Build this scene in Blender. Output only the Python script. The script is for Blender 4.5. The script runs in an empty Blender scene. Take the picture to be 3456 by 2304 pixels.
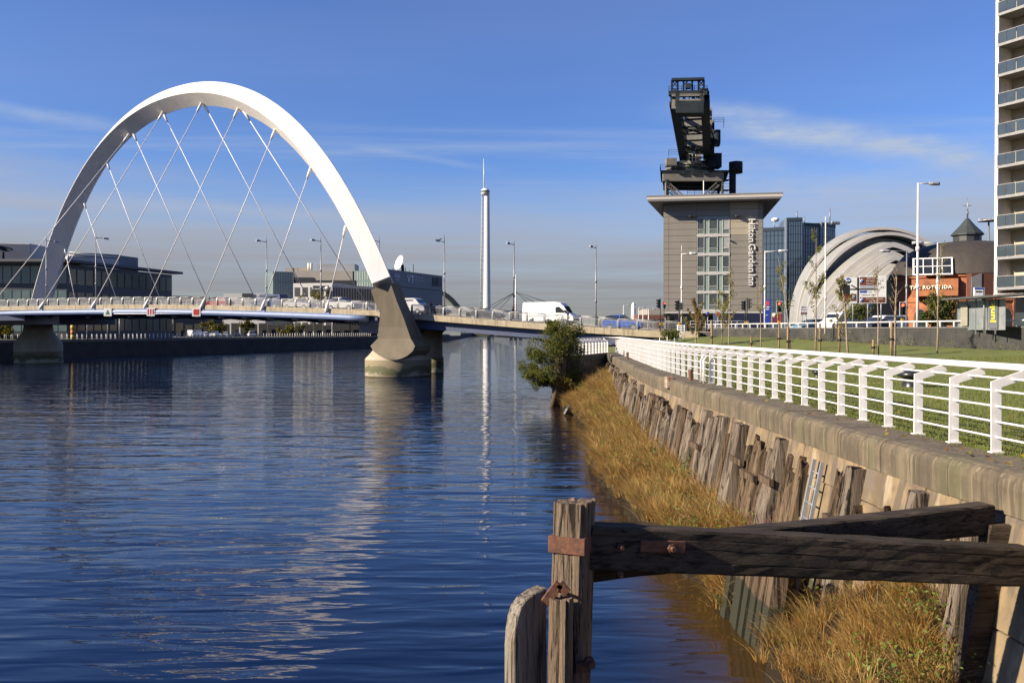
import bpy, bmesh, math, random
from mathutils import Vector, Matrix
random.seed(7)
R = math.radians
scene = bpy.context.scene
# ------------------------------------------------------------------ camera
FPX = 3000.0                       # focal length in pixels of the 3456 px wide photograph
EYE = 5.5                          # eye height above the water
PITCH = math.atan(34 / FPX)
cam_d = bpy.data.cameras.new('camera'); cam = bpy.data.objects.new('camera', cam_d)
scene.collection.objects.link(cam)
cam.location = (0, 0, EYE); cam.rotation_euler = (R(90) - PITCH, 0, 0)
cam_d.sensor_width = 36; cam_d.lens = FPX / 3456 * 36
cam_d.clip_start = .1; cam_d.clip_end = 9000
scene.camera = cam
# ------------------------------------------------------------------ light
SUN_AZ = 72                        # degrees to the left of straight behind the camera
SUN_EL = 27
sdir = Vector((-math.sin(R(SUN_AZ)) * math.cos(R(SUN_EL)), -math.cos(R(SUN_AZ)) * math.cos(R(SUN_EL)), math.sin(R(SUN_EL))))
sun_d = bpy.data.lights.new('sun', 'SUN'); sun_d.energy = 5.0; sun_d.angle = R(.5); sun_d.color = (1, .87, .69)
sun = bpy.data.objects.new('sun', sun_d); scene.collection.objects.link(sun)
sun.rotation_euler = sdir.to_track_quat('Z', 'Y').to_euler()
w = bpy.data.worlds.new('World'); scene.world = w; w.use_nodes = True
nt = w.node_tree; nt.nodes.clear()
def N(tree, typ, **kw):
    n = tree.nodes.new(typ)
    for k, v in kw.items():
        if isinstance(k, str) and hasattr(n, k): setattr(n, k, v)
    return n
out = N(nt, 'ShaderNodeOutputWorld'); bg = N(nt, 'ShaderNodeBackground')
sky = N(nt, 'ShaderNodeTexSky'); sky.sky_type = 'NISHITA'; sky.sun_disc = False
sky.sun_elevation = R(SUN_EL); sky.sun_rotation = math.atan2(sdir.x, sdir.y)
sky.air_density = 1.0; sky.dust_density = .25; sky.ozone_density = 2.6
L = nt.links.new
tc = N(nt, 'ShaderNodeTexCoord'); sep = N(nt, 'ShaderNodeSeparateXYZ'); L(tc.outputs['Generated'], sep.inputs[0])
def M(op, a, b=None, c=None, tree=nt, clamp=False):
    n = tree.nodes.new('ShaderNodeMath'); n.operation = op; n.use_clamp = clamp
    for i, x in enumerate((a, b, c)):
        if x is None: continue
        if isinstance(x, (int, float)): n.inputs[i].default_value = x
        else: tree.links.new(x, n.inputs[i])
    return n.outputs[0]
def MR(x, a, b, c, d, tree=nt, smooth=True):
    n = tree.nodes.new('ShaderNodeMapRange'); n.interpolation_type = 'SMOOTHSTEP' if smooth else 'LINEAR'
    tree.links.new(x, n.inputs[0])
    for i, v in enumerate((a, b, c, d)): n.inputs[i + 1].default_value = v
    return n.outputs[0]
# cloud coordinates: view direction projected on a high flat layer
zz = M('MAXIMUM', sep.outputs[2], .015)
cx = M('DIVIDE', sep.outputs[0], zz); cy = M('DIVIDE', sep.outputs[1], zz)
comb = N(nt, 'ShaderNodeCombineXYZ'); L(cx, comb.inputs[0]); L(cy, comb.inputs[1])
def noise(tree, vec, scale, detail=4, rough=.55, mapping=None, dist=0):
    if mapping:
        mp = tree.nodes.new('ShaderNodeMapping')
        mp.inputs['Location'].default_value = mapping[0]; mp.inputs['Rotation'].default_value = mapping[1]; mp.inputs['Scale'].default_value = mapping[2]
        tree.links.new(vec, mp.inputs[0]); vec = mp.outputs[0]
    n = tree.nodes.new('ShaderNodeTexNoise'); n.inputs['Scale'].default_value = scale
    n.inputs['Detail'].default_value = detail; n.inputs['Roughness'].default_value = rough; n.inputs['Distortion'].default_value = dist
    tree.links.new(vec, n.inputs['Vector'])
    return n.outputs['Fac']
# thin cirrus streaks + a soft grey bank of haze cloud low down
cir = noise(nt, comb.outputs[0], .55, 7, .6, ((3.1, 1.7, 0), (0, 0, R(-24)), (.35, 1.5, 1)), .35)
cir = MR(cir, .52, .78, 0, .50)
veil = MR(noise(nt, comb.outputs[0], .16, 5, .55, ((7.3, 2, 0), (0, 0, R(12)), (.5, 1, 1))), .38, .8, 0, .26)
cir = M('ADD', cir, veil, clamp=True)
def trail(u0, v0, u1, v1, half, amt, fade=.25):
    '''a long streak of high cloud between two directions of the sky'''
    def rv(u, v): a = (u - 1728) / FPX; b = (1118 - v) / FPX; return Vector((a, 1, b)).normalized()
    a, b = rv(u0, v0), rv(u1, v1); n = a.cross(b).normalized(); t = n.cross(a).normalized(); ln = math.atan2(b.dot(t), b.dot(a))
    def dot(vec):
        d = N(nt, 'ShaderNodeVectorMath'); d.operation = 'DOT_PRODUCT'; L(tc.outputs['Generated'], d.inputs[0]); d.inputs[1].default_value = vec; return d.outputs['Value']
    wob = M('MULTIPLY', M('SUBTRACT', noise(nt, tc.outputs['Generated'], 5, 4, .6), .5), half * 1.6)
    q = M('ABSOLUTE', M('ADD', dot(n), wob)); s = M('ARCTAN2', dot(t), dot(a))
    f = M('MULTIPLY', MR(q, 0, half, 1, 0), M('MULTIPLY', MR(s, -fade * ln, fade * ln, 0, 1), MR(s, ln * (1 - fade), ln * (1 + fade), 1, 0)))
    tex = MR(noise(nt, tc.outputs['Generated'], 22, 5, .6, ((0, 0, 0), (0, R(-10), 0), (1, 1, 4))), .3, .7, .45, 1)
    return M('MULTIPLY', M('MULTIPLY', f, tex), amt)
for tr in ((2380, 390, 3500, 575, .024, 1.0), (-400, 290, 400, 430, .012, .45), (1250, 505, 1640, 572, .006, .30), (2350, 600, 3500, 740, .06, .5), (-300, 655, 1500, 745, .012, .45)):
    cir = M('ADD', cir, trail(*tr), clamp=True)
edge = noise(nt, tc.outputs['Generated'], 3.2, 4, .5, ((.4, 0, 0), (0, 0, 0), (1, 1, 9)))
el = M('ADD', sep.outputs[2], M('MULTIPLY', M('SUBTRACT', edge, .5), .10))
bank = MR(el, .06, .20, .88, 0)
strk = noise(nt, tc.outputs['Generated'], 2.0, 5, .6, ((0, 0, 0), (0, R(2), 0), (1, 1, 26)))
bank = M('MULTIPLY', bank, MR(strk, .3, .62, .72, 1.0))
hs = N(nt, 'ShaderNodeHueSaturation'); hs.inputs['Saturation'].default_value = 1.28; hs.inputs['Hue'].default_value = .513
L(sky.outputs[0], hs.inputs['Color'])
gm = N(nt, 'ShaderNodeMixRGB'); gm.blend_type = 'MULTIPLY'; gm.inputs[0].default_value = 1; gm.inputs[2].default_value = (.76, .80, 1.0, 1)
L(hs.outputs[0], gm.inputs[1])
m1 = N(nt, 'ShaderNodeMixRGB'); L(cir, m1.inputs[0]); L(gm.outputs[0], m1.inputs[1]); m1.inputs[2].default_value = (3.0, 3.6, 4.7, 1)
bankc = N(nt, 'ShaderNodeMixRGB'); L(MR(sep.outputs[2], .0, .16, 0, 1), bankc.inputs[0]); bankc.inputs[1].default_value = (1.55, 1.48, 1.62, 1); bankc.inputs[2].default_value = (3.1, 3.05, 3.25, 1)
m2 = N(nt, 'ShaderNodeMixRGB'); L(bank, m2.inputs[0]); L(m1.outputs[0], m2.inputs[1]); L(bankc.outputs[0], m2.inputs[2])
L(m2.outputs[0], bg.inputs['Color']); bg.inputs['Strength'].default_value = .075
L(bg.outputs[0], out.inputs['Surface'])
scene.view_settings.view_transform = 'Standard'; scene.view_settings.look = 'None'
scene.view_settings.gamma = 1; scene.view_settings.exposure = 1.0; scene.view_settings.use_curve_mapping = False
scene.render.engine = 'CYCLES'; scene.cycles.use_denoising = True
scene.cycles.max_bounces = 6; scene.cycles.caustics_reflective = False; scene.cycles.caustics_refractive = False
scene.cycles.sample_clamp_indirect = 6
# ------------------------------------------------------------------ pixel -> world
CAM = Vector((0, 0, EYE))
def ray(u, v):
    a = (u - 1728) / FPX; b = (1152 - v) / FPX
    return Vector((a, math.cos(PITCH) + b * math.sin(PITCH), -math.sin(PITCH) + b * math.cos(PITCH)))
def at(u, v, Y):
    r = ray(u, v); return CAM + r * (Y / r.y)
def onz(u, v, z):
    r = ray(u, v); return CAM + r * ((z - EYE) / r.z)
def onplane(u, v, p, n):
    r = ray(u, v); return CAM + r * (((p - CAM).dot(n)) / r.dot(n))
def px(p):
    d = Vector(p) - CAM
    f = d.y * math.cos(PITCH) - d.z * math.sin(PITCH); up = d.y * math.sin(PITCH) + d.z * math.cos(PITCH)
    return 1728 + d.x / f * FPX, 1152 - up / f * FPX
# ------------------------------------------------------------------ object helpers
col = scene.collection
ORG = {}
def thing(name, label, cat, loc=(0, 0, 0), group=None, rz=0):
    o = bpy.data.objects.new(name, None); col.objects.link(o); o.location = loc; o.rotation_euler.z = rz
    o.empty_display_size = .2
    o['label'] = label; o['category'] = cat
    if group: o['group'] = group
    ORG[o.name] = Vector(loc) if rz == 0 else None
    return o
def origin(o):
    while o.parent: o = o.parent
    return ORG.get(o.name, Vector((0, 0, 0))) or Vector((0, 0, 0))
def tag(o, label=None, cat=None, group=None, kind=None):
    for k, v in (('label', label), ('category', cat), ('group', group), ('kind', kind)):
        if v: o[k] = v
    return o
def copy_tree(o, parent=None, **kw):
    c = o.copy(); col.objects.link(c); c.parent = parent
    for ch in list(o.children): copy_tree(ch, c)
    for k, v in kw.items(): c[k] = v
    return c
def inst(o, name=None, parent=None, loc=None, rot=None, scale=None):
    c = o.copy(); col.objects.link(c)
    if parent is not None: c.parent = parent
    if loc is not None: c.location = loc
    if rot is not None: c.rotation_euler = rot
    if scale is not None: c.scale = scale
    return c
class MB:
    def __init__(s): s.v = []; s.f = []; s.sm = []
    def add(s, vs, fs, smooth=False):
        n = len(s.v); s.v += [Vector(x) for x in vs]
        for f in fs: s.f.append([i + n for i in f]); s.sm.append(smooth)
        return s
    def quad(s, *p): return s.add(p, [list(range(len(p)))])
    def box(s, c, d, rz=0, mat=None):
        x, y, z = d[0] / 2, d[1] / 2, d[2] / 2
        P = [Vector((i * x, j * y, k * z)) for k in (-1, 1) for i, j in ((-1, -1), (1, -1), (1, 1), (-1, 1))]
        if rz: m = Matrix.Rotation(rz, 3, 'Z'); P = [m @ p for p in P]
        if mat is not None: P = [mat @ p for p in P]
        c = Vector(c)
        return s.add([p + c for p in P], [(3, 2, 1, 0), (4, 5, 6, 7), (0, 1, 5, 4), (1, 2, 6, 5), (2, 3, 7, 6), (3, 0, 4, 7)])
    def box2(s, a, b):
        a = Vector(a); b = Vector(b); return s.box((a + b) / 2, [abs(b[i] - a[i]) for i in range(3)])
    def bar(s, p, q, w, h=None, up=(0, 0, 1), ext=0):
        p = Vector(p); q = Vector(q); h = w if h is None else h; t = (q - p)
        if t.length < 1e-6: return s
        t.normalize(); p = p - t * ext; q = q + t * ext; up = Vector(up)
        if abs(t.dot(up)) > .98: up = Vector((0, 1, 0)) if abs(t.y) < .9 else Vector((1, 0, 0))
        sd = t.cross(up).normalized(); uu = sd.cross(t)
        c = [(-1, -1), (1, -1), (1, 1), (-1, 1)]
        P = [b + sd * (i * w / 2) + uu * (j * h / 2) for b in (p, q) for i, j in c]
        return s.add(P, [(0, 1, 2, 3), (7, 6, 5, 4), (4, 5, 1, 0), (5, 6, 2, 1), (6, 7, 3, 2), (7, 4, 0, 3)])
    def tube(s, pts, r, n=8, cap=True, smooth=True):
        pts = [Vector(p) for p in pts]; rs = r if isinstance(r, (list, tuple)) else [r] * len(pts)
        V = []; prev = None
        for i, p in enumerate(pts):
            t = (pts[min(i + 1, len(pts) - 1)] - pts[max(i - 1, 0)]).normalized()
            if prev is None:
                a = Vector((0, 0, 1)) if abs(t.z) < .9 else Vector((1, 0, 0)); sd = t.cross(a).normalized()
            else: sd = (prev - t * prev.dot(t)).normalized()
            prev = sd; uu = sd.cross(t)
            V += [p + (sd * math.cos(2 * math.pi * k / n) + uu * math.sin(2 * math.pi * k / n)) * rs[i] for k in range(n)]
        F = [(i * n + k, i * n + (k + 1) % n, (i + 1) * n + (k + 1) % n, (i + 1) * n + k) for i in range(len(pts) - 1) for k in range(n)]
        s.add(V, F, smooth)
        if cap:
            m = len(s.v) - len(V)
            s.f.append([m + k for k in range(n)][::-1]); s.sm.append(False)
            e = m + (len(pts) - 1) * n; s.f.append([e + k for k in range(n)]); s.sm.append(False)
        return s
    def lathe(s, c, prof, n=24, smooth=True, a0=0, a1=2 * math.pi):
        c = Vector(c); full = abs(a1 - a0 - 2 * math.pi) < 1e-4; m = n if full else n + 1
        V = [c + Vector((r * math.cos(a0 + (a1 - a0) * k / n), r * math.sin(a0 + (a1 - a0) * k / n), z)) for r, z in prof for k in range(m)]
        F = []
        for i in range(len(prof) - 1):
            for k in range(n):
                k2 = (k + 1) % m if full else k + 1
                F.append((i * m + k, i * m + k2, (i + 1) * m + k2, (i + 1) * m + k))
        return s.add(V, F, smooth)
    def prism(s, poly, z0, z1, top=None):
        n = len(poly); top = top or poly
        V = [Vector((x, y, z0)) for x, y in poly] + [Vector((x, y, z1)) for x, y in top]
        F = [tuple(range(n))[::-1], tuple(range(n, 2 * n))] + [(i, (i + 1) % n, n + (i + 1) % n, n + i) for i in range(n)]
        return s.add(V, F)
    def loft(s, secs, cap=True, smooth=False):
        n = len(secs[0]); V = [Vector(p) for sec in secs for p in sec]
        F = [(i * n + k, i * n + (k + 1) % n, (i + 1) * n + (k + 1) % n, (i + 1) * n + k) for i in range(len(secs) - 1) for k in range(n)]
        if cap: F += [tuple(range(n))[::-1], tuple(range((len(secs) - 1) * n, len(secs) * n))]
        return s.add(V, F, smooth)
    def xf(s, m):
        s.v = [m @ v for v in s.v]; return s
    def build(s, name, mat, parent=None, bevel=0, fix=True):
        o0 = origin(parent) if parent else Vector((0, 0, 0))
        me = bpy.data.meshes.new(name)
        me.from_pydata([tuple(v - o0) for v in s.v], [], s.f)
        me.polygons.foreach_set('use_smooth', s.sm)
        if fix or bevel:
            b = bmesh.new(); b.from_mesh(me)
            bmesh.ops.recalc_face_normals(b, faces=b.faces)
            if bevel:
                bmesh.ops.bevel(b, geom=[e for e in b.edges if len(e.link_faces) == 2 and e.calc_face_angle(0) > .5], offset=bevel, segments=1, affect='EDGES', clamp_overlap=True)
            b.to_mesh(me); b.free()
        me.update()
        o = bpy.data.objects.new(name, me); col.objects.link(o)
        if mat: me.materials.append(mat)
        if parent: o.parent = parent
        return o
FONT = bpy.data.fonts.load('<builtin>') if '<builtin>' in bpy.data.fonts else None
def text_mesh(name, body, mat, parent, m, size=1, depth=.03, align='CENTER', space=1.0, bold=0):
    cu = bpy.data.curves.new(name, 'FONT'); cu.body = body; cu.size = size; cu.extrude = depth; cu.align_x = align; cu.align_y = 'CENTER'
    cu.space_character = space; cu.resolution_u = 2; cu.offset = bold
    o = bpy.data.objects.new(name, cu); col.objects.link(o)
    bpy.context.view_layer.update()
    me = bpy.data.meshes.new_from_object(o.evaluated_get(bpy.context.evaluated_depsgraph_get()))
    bpy.data.objects.remove(o); bpy.data.curves.remove(cu)
    o0 = origin(parent)
    me.transform(Matrix.Translation(-o0) @ m); me.materials.clear(); me.materials.append(mat)
    q = bpy.data.objects.new(name, me); col.objects.link(q); q.parent = parent
    return q
def facing(p, normal, right=None):
    """matrix that puts local x along the wall, local y up, local z out of the wall"""
    n = Vector(normal).normalized(); r = Vector(right).normalized() if right else Vector((0, 0, 1)).cross(n).normalized()
    u = n.cross(r)
    m = Matrix((r, u, n)).transposed().to_4x4(); m.translation = Vector(p); return m
# ------------------------------------------------------------------ materials
MT = {}
ALB = .80
def mat(name, c, rough=.6, c2=None, scale=3, stretch=(1, 1, 1), lo=.35, hi=.65, bump=0, metal=0, bscale=None, spec=.5, emit=None, detail=5, c3=None, c3s=.6, trans=0, bdist=.02):
    if name in MT: return MT[name]
    m = bpy.data.materials.new(name); m.use_nodes = True; t = m.node_tree; b = t.nodes['Principled BSDF']
    b.inputs['Roughness'].default_value = rough; b.inputs['Metallic'].default_value = metal
    b.inputs['Specular IOR Level'].default_value = spec
    geo = t.nodes.new('ShaderNodeNewGeometry'); pos = geo.outputs['Position']
    kf = ALB if not emit and max(c) < .7 else .95
    c2 = c2 or tuple(x * .82 for x in c)
    c = tuple(x * kf for x in c); c2 = tuple(x * kf for x in c2); c3 = tuple(x * kf for x in c3) if c3 else None; c4 = (*c, 1)
    nz = noise(t, pos, scale, detail, .6, ((0, 0, 0), (0, 0, 0), stretch))
    f = MR(nz, lo, hi, 0, 1, t)
    mx = t.nodes.new('ShaderNodeMixRGB'); mx.inputs[1].default_value = c4; mx.inputs[2].default_value = (*c2, 1); t.links.new(f, mx.inputs[0])
    o = mx.outputs[0]
    if c3:
        n3 = noise(t, pos, c3s, 5, .6, ((5, 3, 1), (0, 0, 0), (1, 1, 1))); f3 = MR(n3, .5, .68, 0, 1, t)
        m3 = t.nodes.new('ShaderNodeMixRGB'); t.links.new(o, m3.inputs[1]); m3.inputs[2].default_value = (*c3, 1); t.links.new(f3, m3.inputs[0]); o = m3.outputs[0]
    t.links.new(o, b.inputs['Base Color'])
    if bump:
        bp = t.nodes.new('ShaderNodeBump'); bp.inputs['Strength'].default_value = bump; bp.inputs['Distance'].default_value = bdist
        nb = nz if bscale is None else noise(t, pos, bscale, 6, .65, ((0, 0, 0), (0, 0, 0), stretch))
        t.links.new(nb, bp.inputs['Height']); t.links.new(bp.outputs[0], b.inputs['Normal'])
    if emit: b.inputs['Emission Color'].default_value = (*emit[0], 1); b.inputs['Emission Strength'].default_value = emit[1]
    MT[name] = m; return m
# ================================================================== materials used widely
def wood_mat(name, c, c2, stretch, dark=(.02, .015, .01), bump=.9):
    c = tuple(x * ALB for x in c); c2 = tuple(x * ALB for x in c2)
    m = bpy.data.materials.new(name); m.use_nodes = True; t = m.node_tree; b = t.nodes['Principled BSDF']; b.inputs['Roughness'].default_value = .85
    b.inputs['Specular IOR Level'].default_value = .25
    pos = t.nodes.new('ShaderNodeNewGeometry').outputs['Position']
    g = noise(t, pos, 1, 8, .68, ((0, 0, 0), (0, 0, 0), stretch), .6)
    g2 = noise(t, pos, 1, 3, .5, ((9, 4, 2), (0, 0, 0), tuple(s * .25 for s in stretch)))
    mx = t.nodes.new('ShaderNodeMixRGB'); mx.inputs[1].default_value = (*c, 1); mx.inputs[2].default_value = (*c2, 1); t.links.new(MR(g2, .35, .65, 0, 1, t), mx.inputs[0])
    crack = MR(g, .39, .50, 1, 0, t)
    mx2 = t.nodes.new('ShaderNodeMixRGB'); t.links.new(crack, mx2.inputs[0]); t.links.new(mx.outputs[0], mx2.inputs[1]); mx2.inputs[2].default_value = (*dark, 1)
    fine = noise(t, pos, 1, 4, .7, ((0, 0, 0), (0, 0, 0), tuple(s * 3 for s in stretch)))
    mx3 = t.nodes.new('ShaderNodeMixRGB'); mx3.blend_type = 'MULTIPLY'; mx3.inputs[0].default_value = .8
    t.links.new(mx2.outputs[0], mx3.inputs[1]); cr = t.nodes.new('ShaderNodeMixRGB'); cr.inputs[1].default_value = (.25, .25, .25, 1); cr.inputs[2].default_value = (1.5, 1.5, 1.5, 1)
    t.links.new(fine, cr.inputs[0]); t.links.new(cr.outputs[0], mx3.inputs[2]); t.links.new(mx3.outputs[0], b.inputs['Base Color'])
    bp = t.nodes.new('ShaderNodeBump'); bp.inputs['Strength'].default_value = bump; bp.inputs['Distance'].default_value = .05
    t.links.new(M('ADD', g, M('MULTIPLY', fine, .35, tree=t), tree=t), bp.inputs['Height']); t.links.new(bp.outputs[0], b.inputs['Normal'])
    MT[name] = m; return m
white_paint = mat('white_paint', (.80, .77, .74), .45, (.66, .61, .55), 5, lo=.50, hi=.85, c3=(.74, .70, .65), c3s=1.5)
dark_wood = wood_mat('dark_wood', (.115, .085, .058), (.06, .043, .028), (1.2, 14, 16))
post_wood = wood_mat('post_wood', (.28, .205, .14), (.19, .13, .08), (16, 16, 1.0))
pale_wood = wood_mat('pale_wood', (.40, .35, .28), (.30, .25, .19), (18, 18, 1.0), (.08, .06, .04))
fender_wood = wood_mat('fender_wood', (.27, .22, .17), (.17, .13, .095), (9, 9, .7))
fender_wood_brown = wood_mat('fender_wood_brown', (.20, .14, .085), (.10, .065, .04), (9, 9, .7))
rust = mat('rust', (.19, .075, .035), .8, (.09, .04, .025), 14, bump=.4)
steel_grey = mat('steel_grey', (.42, .43, .44), .45, (.33, .34, .35), 8, metal=.4)
def add_streaks(m, colr, sc, lo, hi, hscale=.35, amt=.85):
    """vertical dirt runs with a shape of their own"""
    colr = tuple(x * ALB for x in colr)
    t = m.node_tree; b = t.nodes['Principled BSDF']; src = b.inputs['Base Color'].links[0].from_socket
    pos = t.nodes.new('ShaderNodeNewGeometry').outputs['Position']
    n = noise(t, pos, 1, 4, .6, ((2, 7, 1), (0, 0, 0), (sc, sc, sc * hscale * .1)))
    mx = t.nodes.new('ShaderNodeMixRGB'); t.links.new(MR(n, lo, hi, 0, amt, t), mx.inputs[0]); t.links.new(src, mx.inputs[1]); mx.inputs[2].default_value = (*colr, 1)
    t.links.new(mx.outputs[0], b.inputs['Base Color'])
coping_mat = mat('coping_stone', (.17, .132, .082), .9, (.105, .082, .053), 1.6, bump=.6, bscale=9, c3=(.20, .158, .098), c3s=.9)
add_streaks(coping_mat, (.075, .06, .04), 7, .47, .62, amt=.7); add_streaks(coping_mat, (.12, .115, .055), 1.3, .5, .7, 1, .6)
add_streaks(coping_mat, (.27, .215, .135), 14, .56, .66, amt=.7)
wall_mat = mat('wall_stone', (.30, .215, .115), .9, (.155, .115, .068), 1.4, bump=.8, bscale=7, c3=(.17, .135, .10), c3s=1.1)
add_streaks(wall_mat, (.12, .095, .07), 4, .50, .64); add_streaks(wall_mat, (.42, .34, .22), 2.5, .58, .7, 2)
concrete = mat('concrete', (.47, .40, .28), .85, (.38, .32, .22), 1.2, bump=.2, bscale=4)
add_streaks(concrete, (.27, .225, .155), 2.2, .5, .66)
blue_steel = mat('blue_steel', (.19, .26, .44), .5, (.16, .225, .39), .8)
glass_dark = mat('dark_glass', (.02, .03, .035), .06, (.035, .05, .055), .3, spec=.8)

# ================================================================== water
def water():
    m = bpy.data.materials.new('river_water'); m.use_nodes = True; t = m.node_tree; b = t.nodes['Principled BSDF']
    spx = t.nodes.new('ShaderNodeSeparateXYZ'); b.inputs['Roughness'].default_value = .012; b.inputs['IOR'].default_value = 1.333
    pos = t.nodes.new('ShaderNodeNewGeometry').outputs['Position']
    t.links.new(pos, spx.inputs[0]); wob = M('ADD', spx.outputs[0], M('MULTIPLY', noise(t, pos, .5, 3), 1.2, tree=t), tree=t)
    bank_brown = M('MULTIPLY', MR(wob, 2.2, 4.6, 0, 1, t), MR(spx.outputs[1], 60, 78, 1, 0, t), tree=t)     # base colour turns brown towards the near bank
    mixc = t.nodes.new('ShaderNodeMixRGB'); mixc.inputs[1].default_value = (.002, .009, .034, 1); mixc.inputs[2].default_value = (.05, .028, .008, 1); t.links.new(bank_brown, mixc.inputs[0]); t.links.new(mixc.outputs[0], b.inputs['Base Color'])
    a = noise(t, pos, 1, 2, .5, ((0, 0, 0), (0, 0, R(5)), (.085, .40, 1)), .4)
    c = noise(t, pos, 1, 1.5, .5, ((3, 1, 0), (0, 0, R(-6)), (.50, 1.8, 1)), .35)
    d = noise(t, pos, 1, 3, .55, ((1, 8, 0), (0, 0, R(8)), (1.5, 6.0, 1)), .3)
    gust = MR(noise(t, pos, .035, 3, .5, ((4, 4, 0), (0, 0, 0), (1, .5, 1))), .35, .65, .45, 1.15, t)
    h = M('ADD', M('MULTIPLY', a, .10, tree=t), M('ADD', M('MULTIPLY', c, .046, tree=t), M('MULTIPLY', M('MULTIPLY', d, .0042, tree=t), gust, tree=t), tree=t), tree=t)
    bp = t.nodes.new('ShaderNodeBump'); bp.inputs['Strength'].default_value = 1; bp.inputs['Distance'].default_value = .95
    t.links.new(h, bp.inputs['Height']); t.links.new(bp.outputs[0], b.inputs['Normal'])
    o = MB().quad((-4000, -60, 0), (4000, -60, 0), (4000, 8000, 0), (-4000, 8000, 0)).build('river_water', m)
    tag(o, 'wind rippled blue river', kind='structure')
water()

# ================================================================== bank lines
def lerp_tab(tab, y):
    if y <= tab[0][0]: return tab[0][1]
    for (a, b), (c, d) in zip(tab, tab[1:]):
        if y <= c:
            k = (y - a) / (c - a); k = k * k * (3 - 2 * k) if False else k
            return b + (d - b) * k
    return tab[-1][1]
COP = [(2, 6.75), (8, 6.5), (11, 6.35), (14, 6.12), (20, 6.1), (27, 6.05), (32, 5.9), (39, 5.88), (47, 6.3), (57, 6.9), (68, 7.5), (77, 8.1)]
def xc(y):   # smoothed coping edge
    return sum(lerp_tab(COP, y + d) for d in (-3, -1.5, 0, 1.5, 3)) / 5
QZ = 3.7
def sst(a, b, x):
    k = max(0, min(1, (x - a) / (b - a))); return k * k * (3 - 2 * k)
WALL_A = Vector((37.5, 52, 0)); WALL_B = Vector((21.5, 98, 0))
def wallx(y): k = (y - WALL_A.y) / (WALL_B.y - WALL_A.y); return WALL_A.x + (WALL_B.x - WALL_A.x) * k
def lawn_z(x, y):
    z = 3.66 + .55 * sst(11, 32, x) + 1.0 * sst(60, 100, y) * sst(9, 20, x)
    return z + .05 * math.sin(x * .4 + y * .13) * sst(9, 14, x)
grass_mat = mat('lawn_grass_soil', (.18, .20, .03), .9, (.135, .16, .024), 1.2, bump=.6, bscale=30, c3=(.16, .155, .032), c3s=.35)
lv = []; lf = []; NX, NY = 60, 90
for j in range(NY + 1):
    y = 2 + (108 - 2) * (j / NY) ** 1.4
    x0 = xc(min(y, 66)) + .82; x1 = max(min(wallx(y), 60) + .25, x0 + 5)
    for i in range(NX + 1):
        k = (i / NX) ** 1.3; x = x0 + (x1 - x0) * k; lv.append((x, y, lawn_z(x, y)))
lf = [(j * (NX + 1) + i, j * (NX + 1) + i + 1, (j + 1) * (NX + 1) + i + 1, (j + 1) * (NX + 1) + i) for j in range(NY) for i in range(NX)]
tag(MB().add(lv, lf, True).build('lawn', grass_mat), 'mown green lawn behind the white railing', kind='structure')
# short grass blades on the nearer lawn
blade_mats = {}
def grass_blades(name, spots, cols, hmin, hmax, wdt, label, lean=.35, seg=2, droop=.0, cat='grass', tilt=(0, 0)):
    V = []; F = []; mi = []
    rnd = random.Random(hash(name) % 1000 if False else len(name) * 17)
    for (x, y, z) in spots:
        h = rnd.uniform(hmin, hmax); a = rnd.uniform(0, 2 * math.pi); wv = Vector((math.cos(a), math.sin(a), 0)) * wdt * rnd.uniform(.6, 1.2)
        b = rnd.uniform(0, 2 * math.pi); l = rnd.uniform(0, lean) * h
        dv = Vector((math.cos(b) * l + tilt[0] * h, math.sin(b) * l + tilt[1] * h, 0)); p = Vector((x, y, z)); n = len(V)
        for k in range(seg):
            q = k / seg; c = p + dv * q ** 1.6 + Vector((0, 0, h * (q - droop * q * q)))
            V += [c - wv * (1 - q * .6), c + wv * (1 - q * .6)]
        V.append(p + dv * (1 + droop * .5) + Vector((0, 0, h * (1 - droop * 1.1))))
        m = rnd.choices(range(len(cols)), [c[1] for c in cols])[0]
        for k in range(seg - 1): F.append((n + 2 * k, n + 2 * k + 1, n + 2 * k + 3, n + 2 * k + 2)); mi.append(m)
        F.append((n + 2 * seg - 2, n + 2 * seg - 1, n + 2 * seg)); mi.append(m)
    me = bpy.data.meshes.new(name); me.from_pydata(V, [], F)
    for c, _ in cols: me.materials.append(c)
    me.polygons.foreach_set('material_index', mi); me.update()
    o = bpy.data.objects.new(name, me); col.objects.link(o)
    return tag(o, label, cat, kind='stuff')
def leafmat(name, c, tr=.35):
    c = tuple(x * .84 for x in c)
    m = bpy.data.materials.new(name); m.use_nodes = True; t = m.node_tree; b = t.nodes['Principled BSDF']; b.inputs['Roughness'].default_value = .6
    b.inputs['Specular IOR Level'].default_value = .3
    b.inputs['Base Color'].default_value = (*c, 1)
    tl = t.nodes.new('ShaderNodeBsdfTranslucent'); tl.inputs[0].default_value = (*c, 1); mx = t.nodes.new('ShaderNodeMixShader'); mx.inputs[0].default_value = tr
    o = t.nodes['Material Output']; t.links.new(b.outputs[0], mx.inputs[1]); t.links.new(tl.outputs[0], mx.inputs[2]); t.links.new(mx.outputs[0], o.inputs[0])
    MT[name] = m; return m
G1 = leafmat('grass_green', (.175, .205, .028)); G2 = leafmat('grass_yellow_green', (.24, .24, .045)); G3 = leafmat('grass_dark', (.12, .155, .021)); G4 = leafmat('grass_straw', (.26, .22, .08))
sp = []
rr = random.Random(3)
while len(sp) < 52000:
    y = 9 + 41 * rr.random() ** 1.7; x0 = xc(y) + .75; x = x0 + (min(wallx(max(y, 52)), 30) - x0) * rr.random() ** 1.4
    if x / y > .62: continue
    sp.append((x, y, lawn_z(x, y) - .01))
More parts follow.
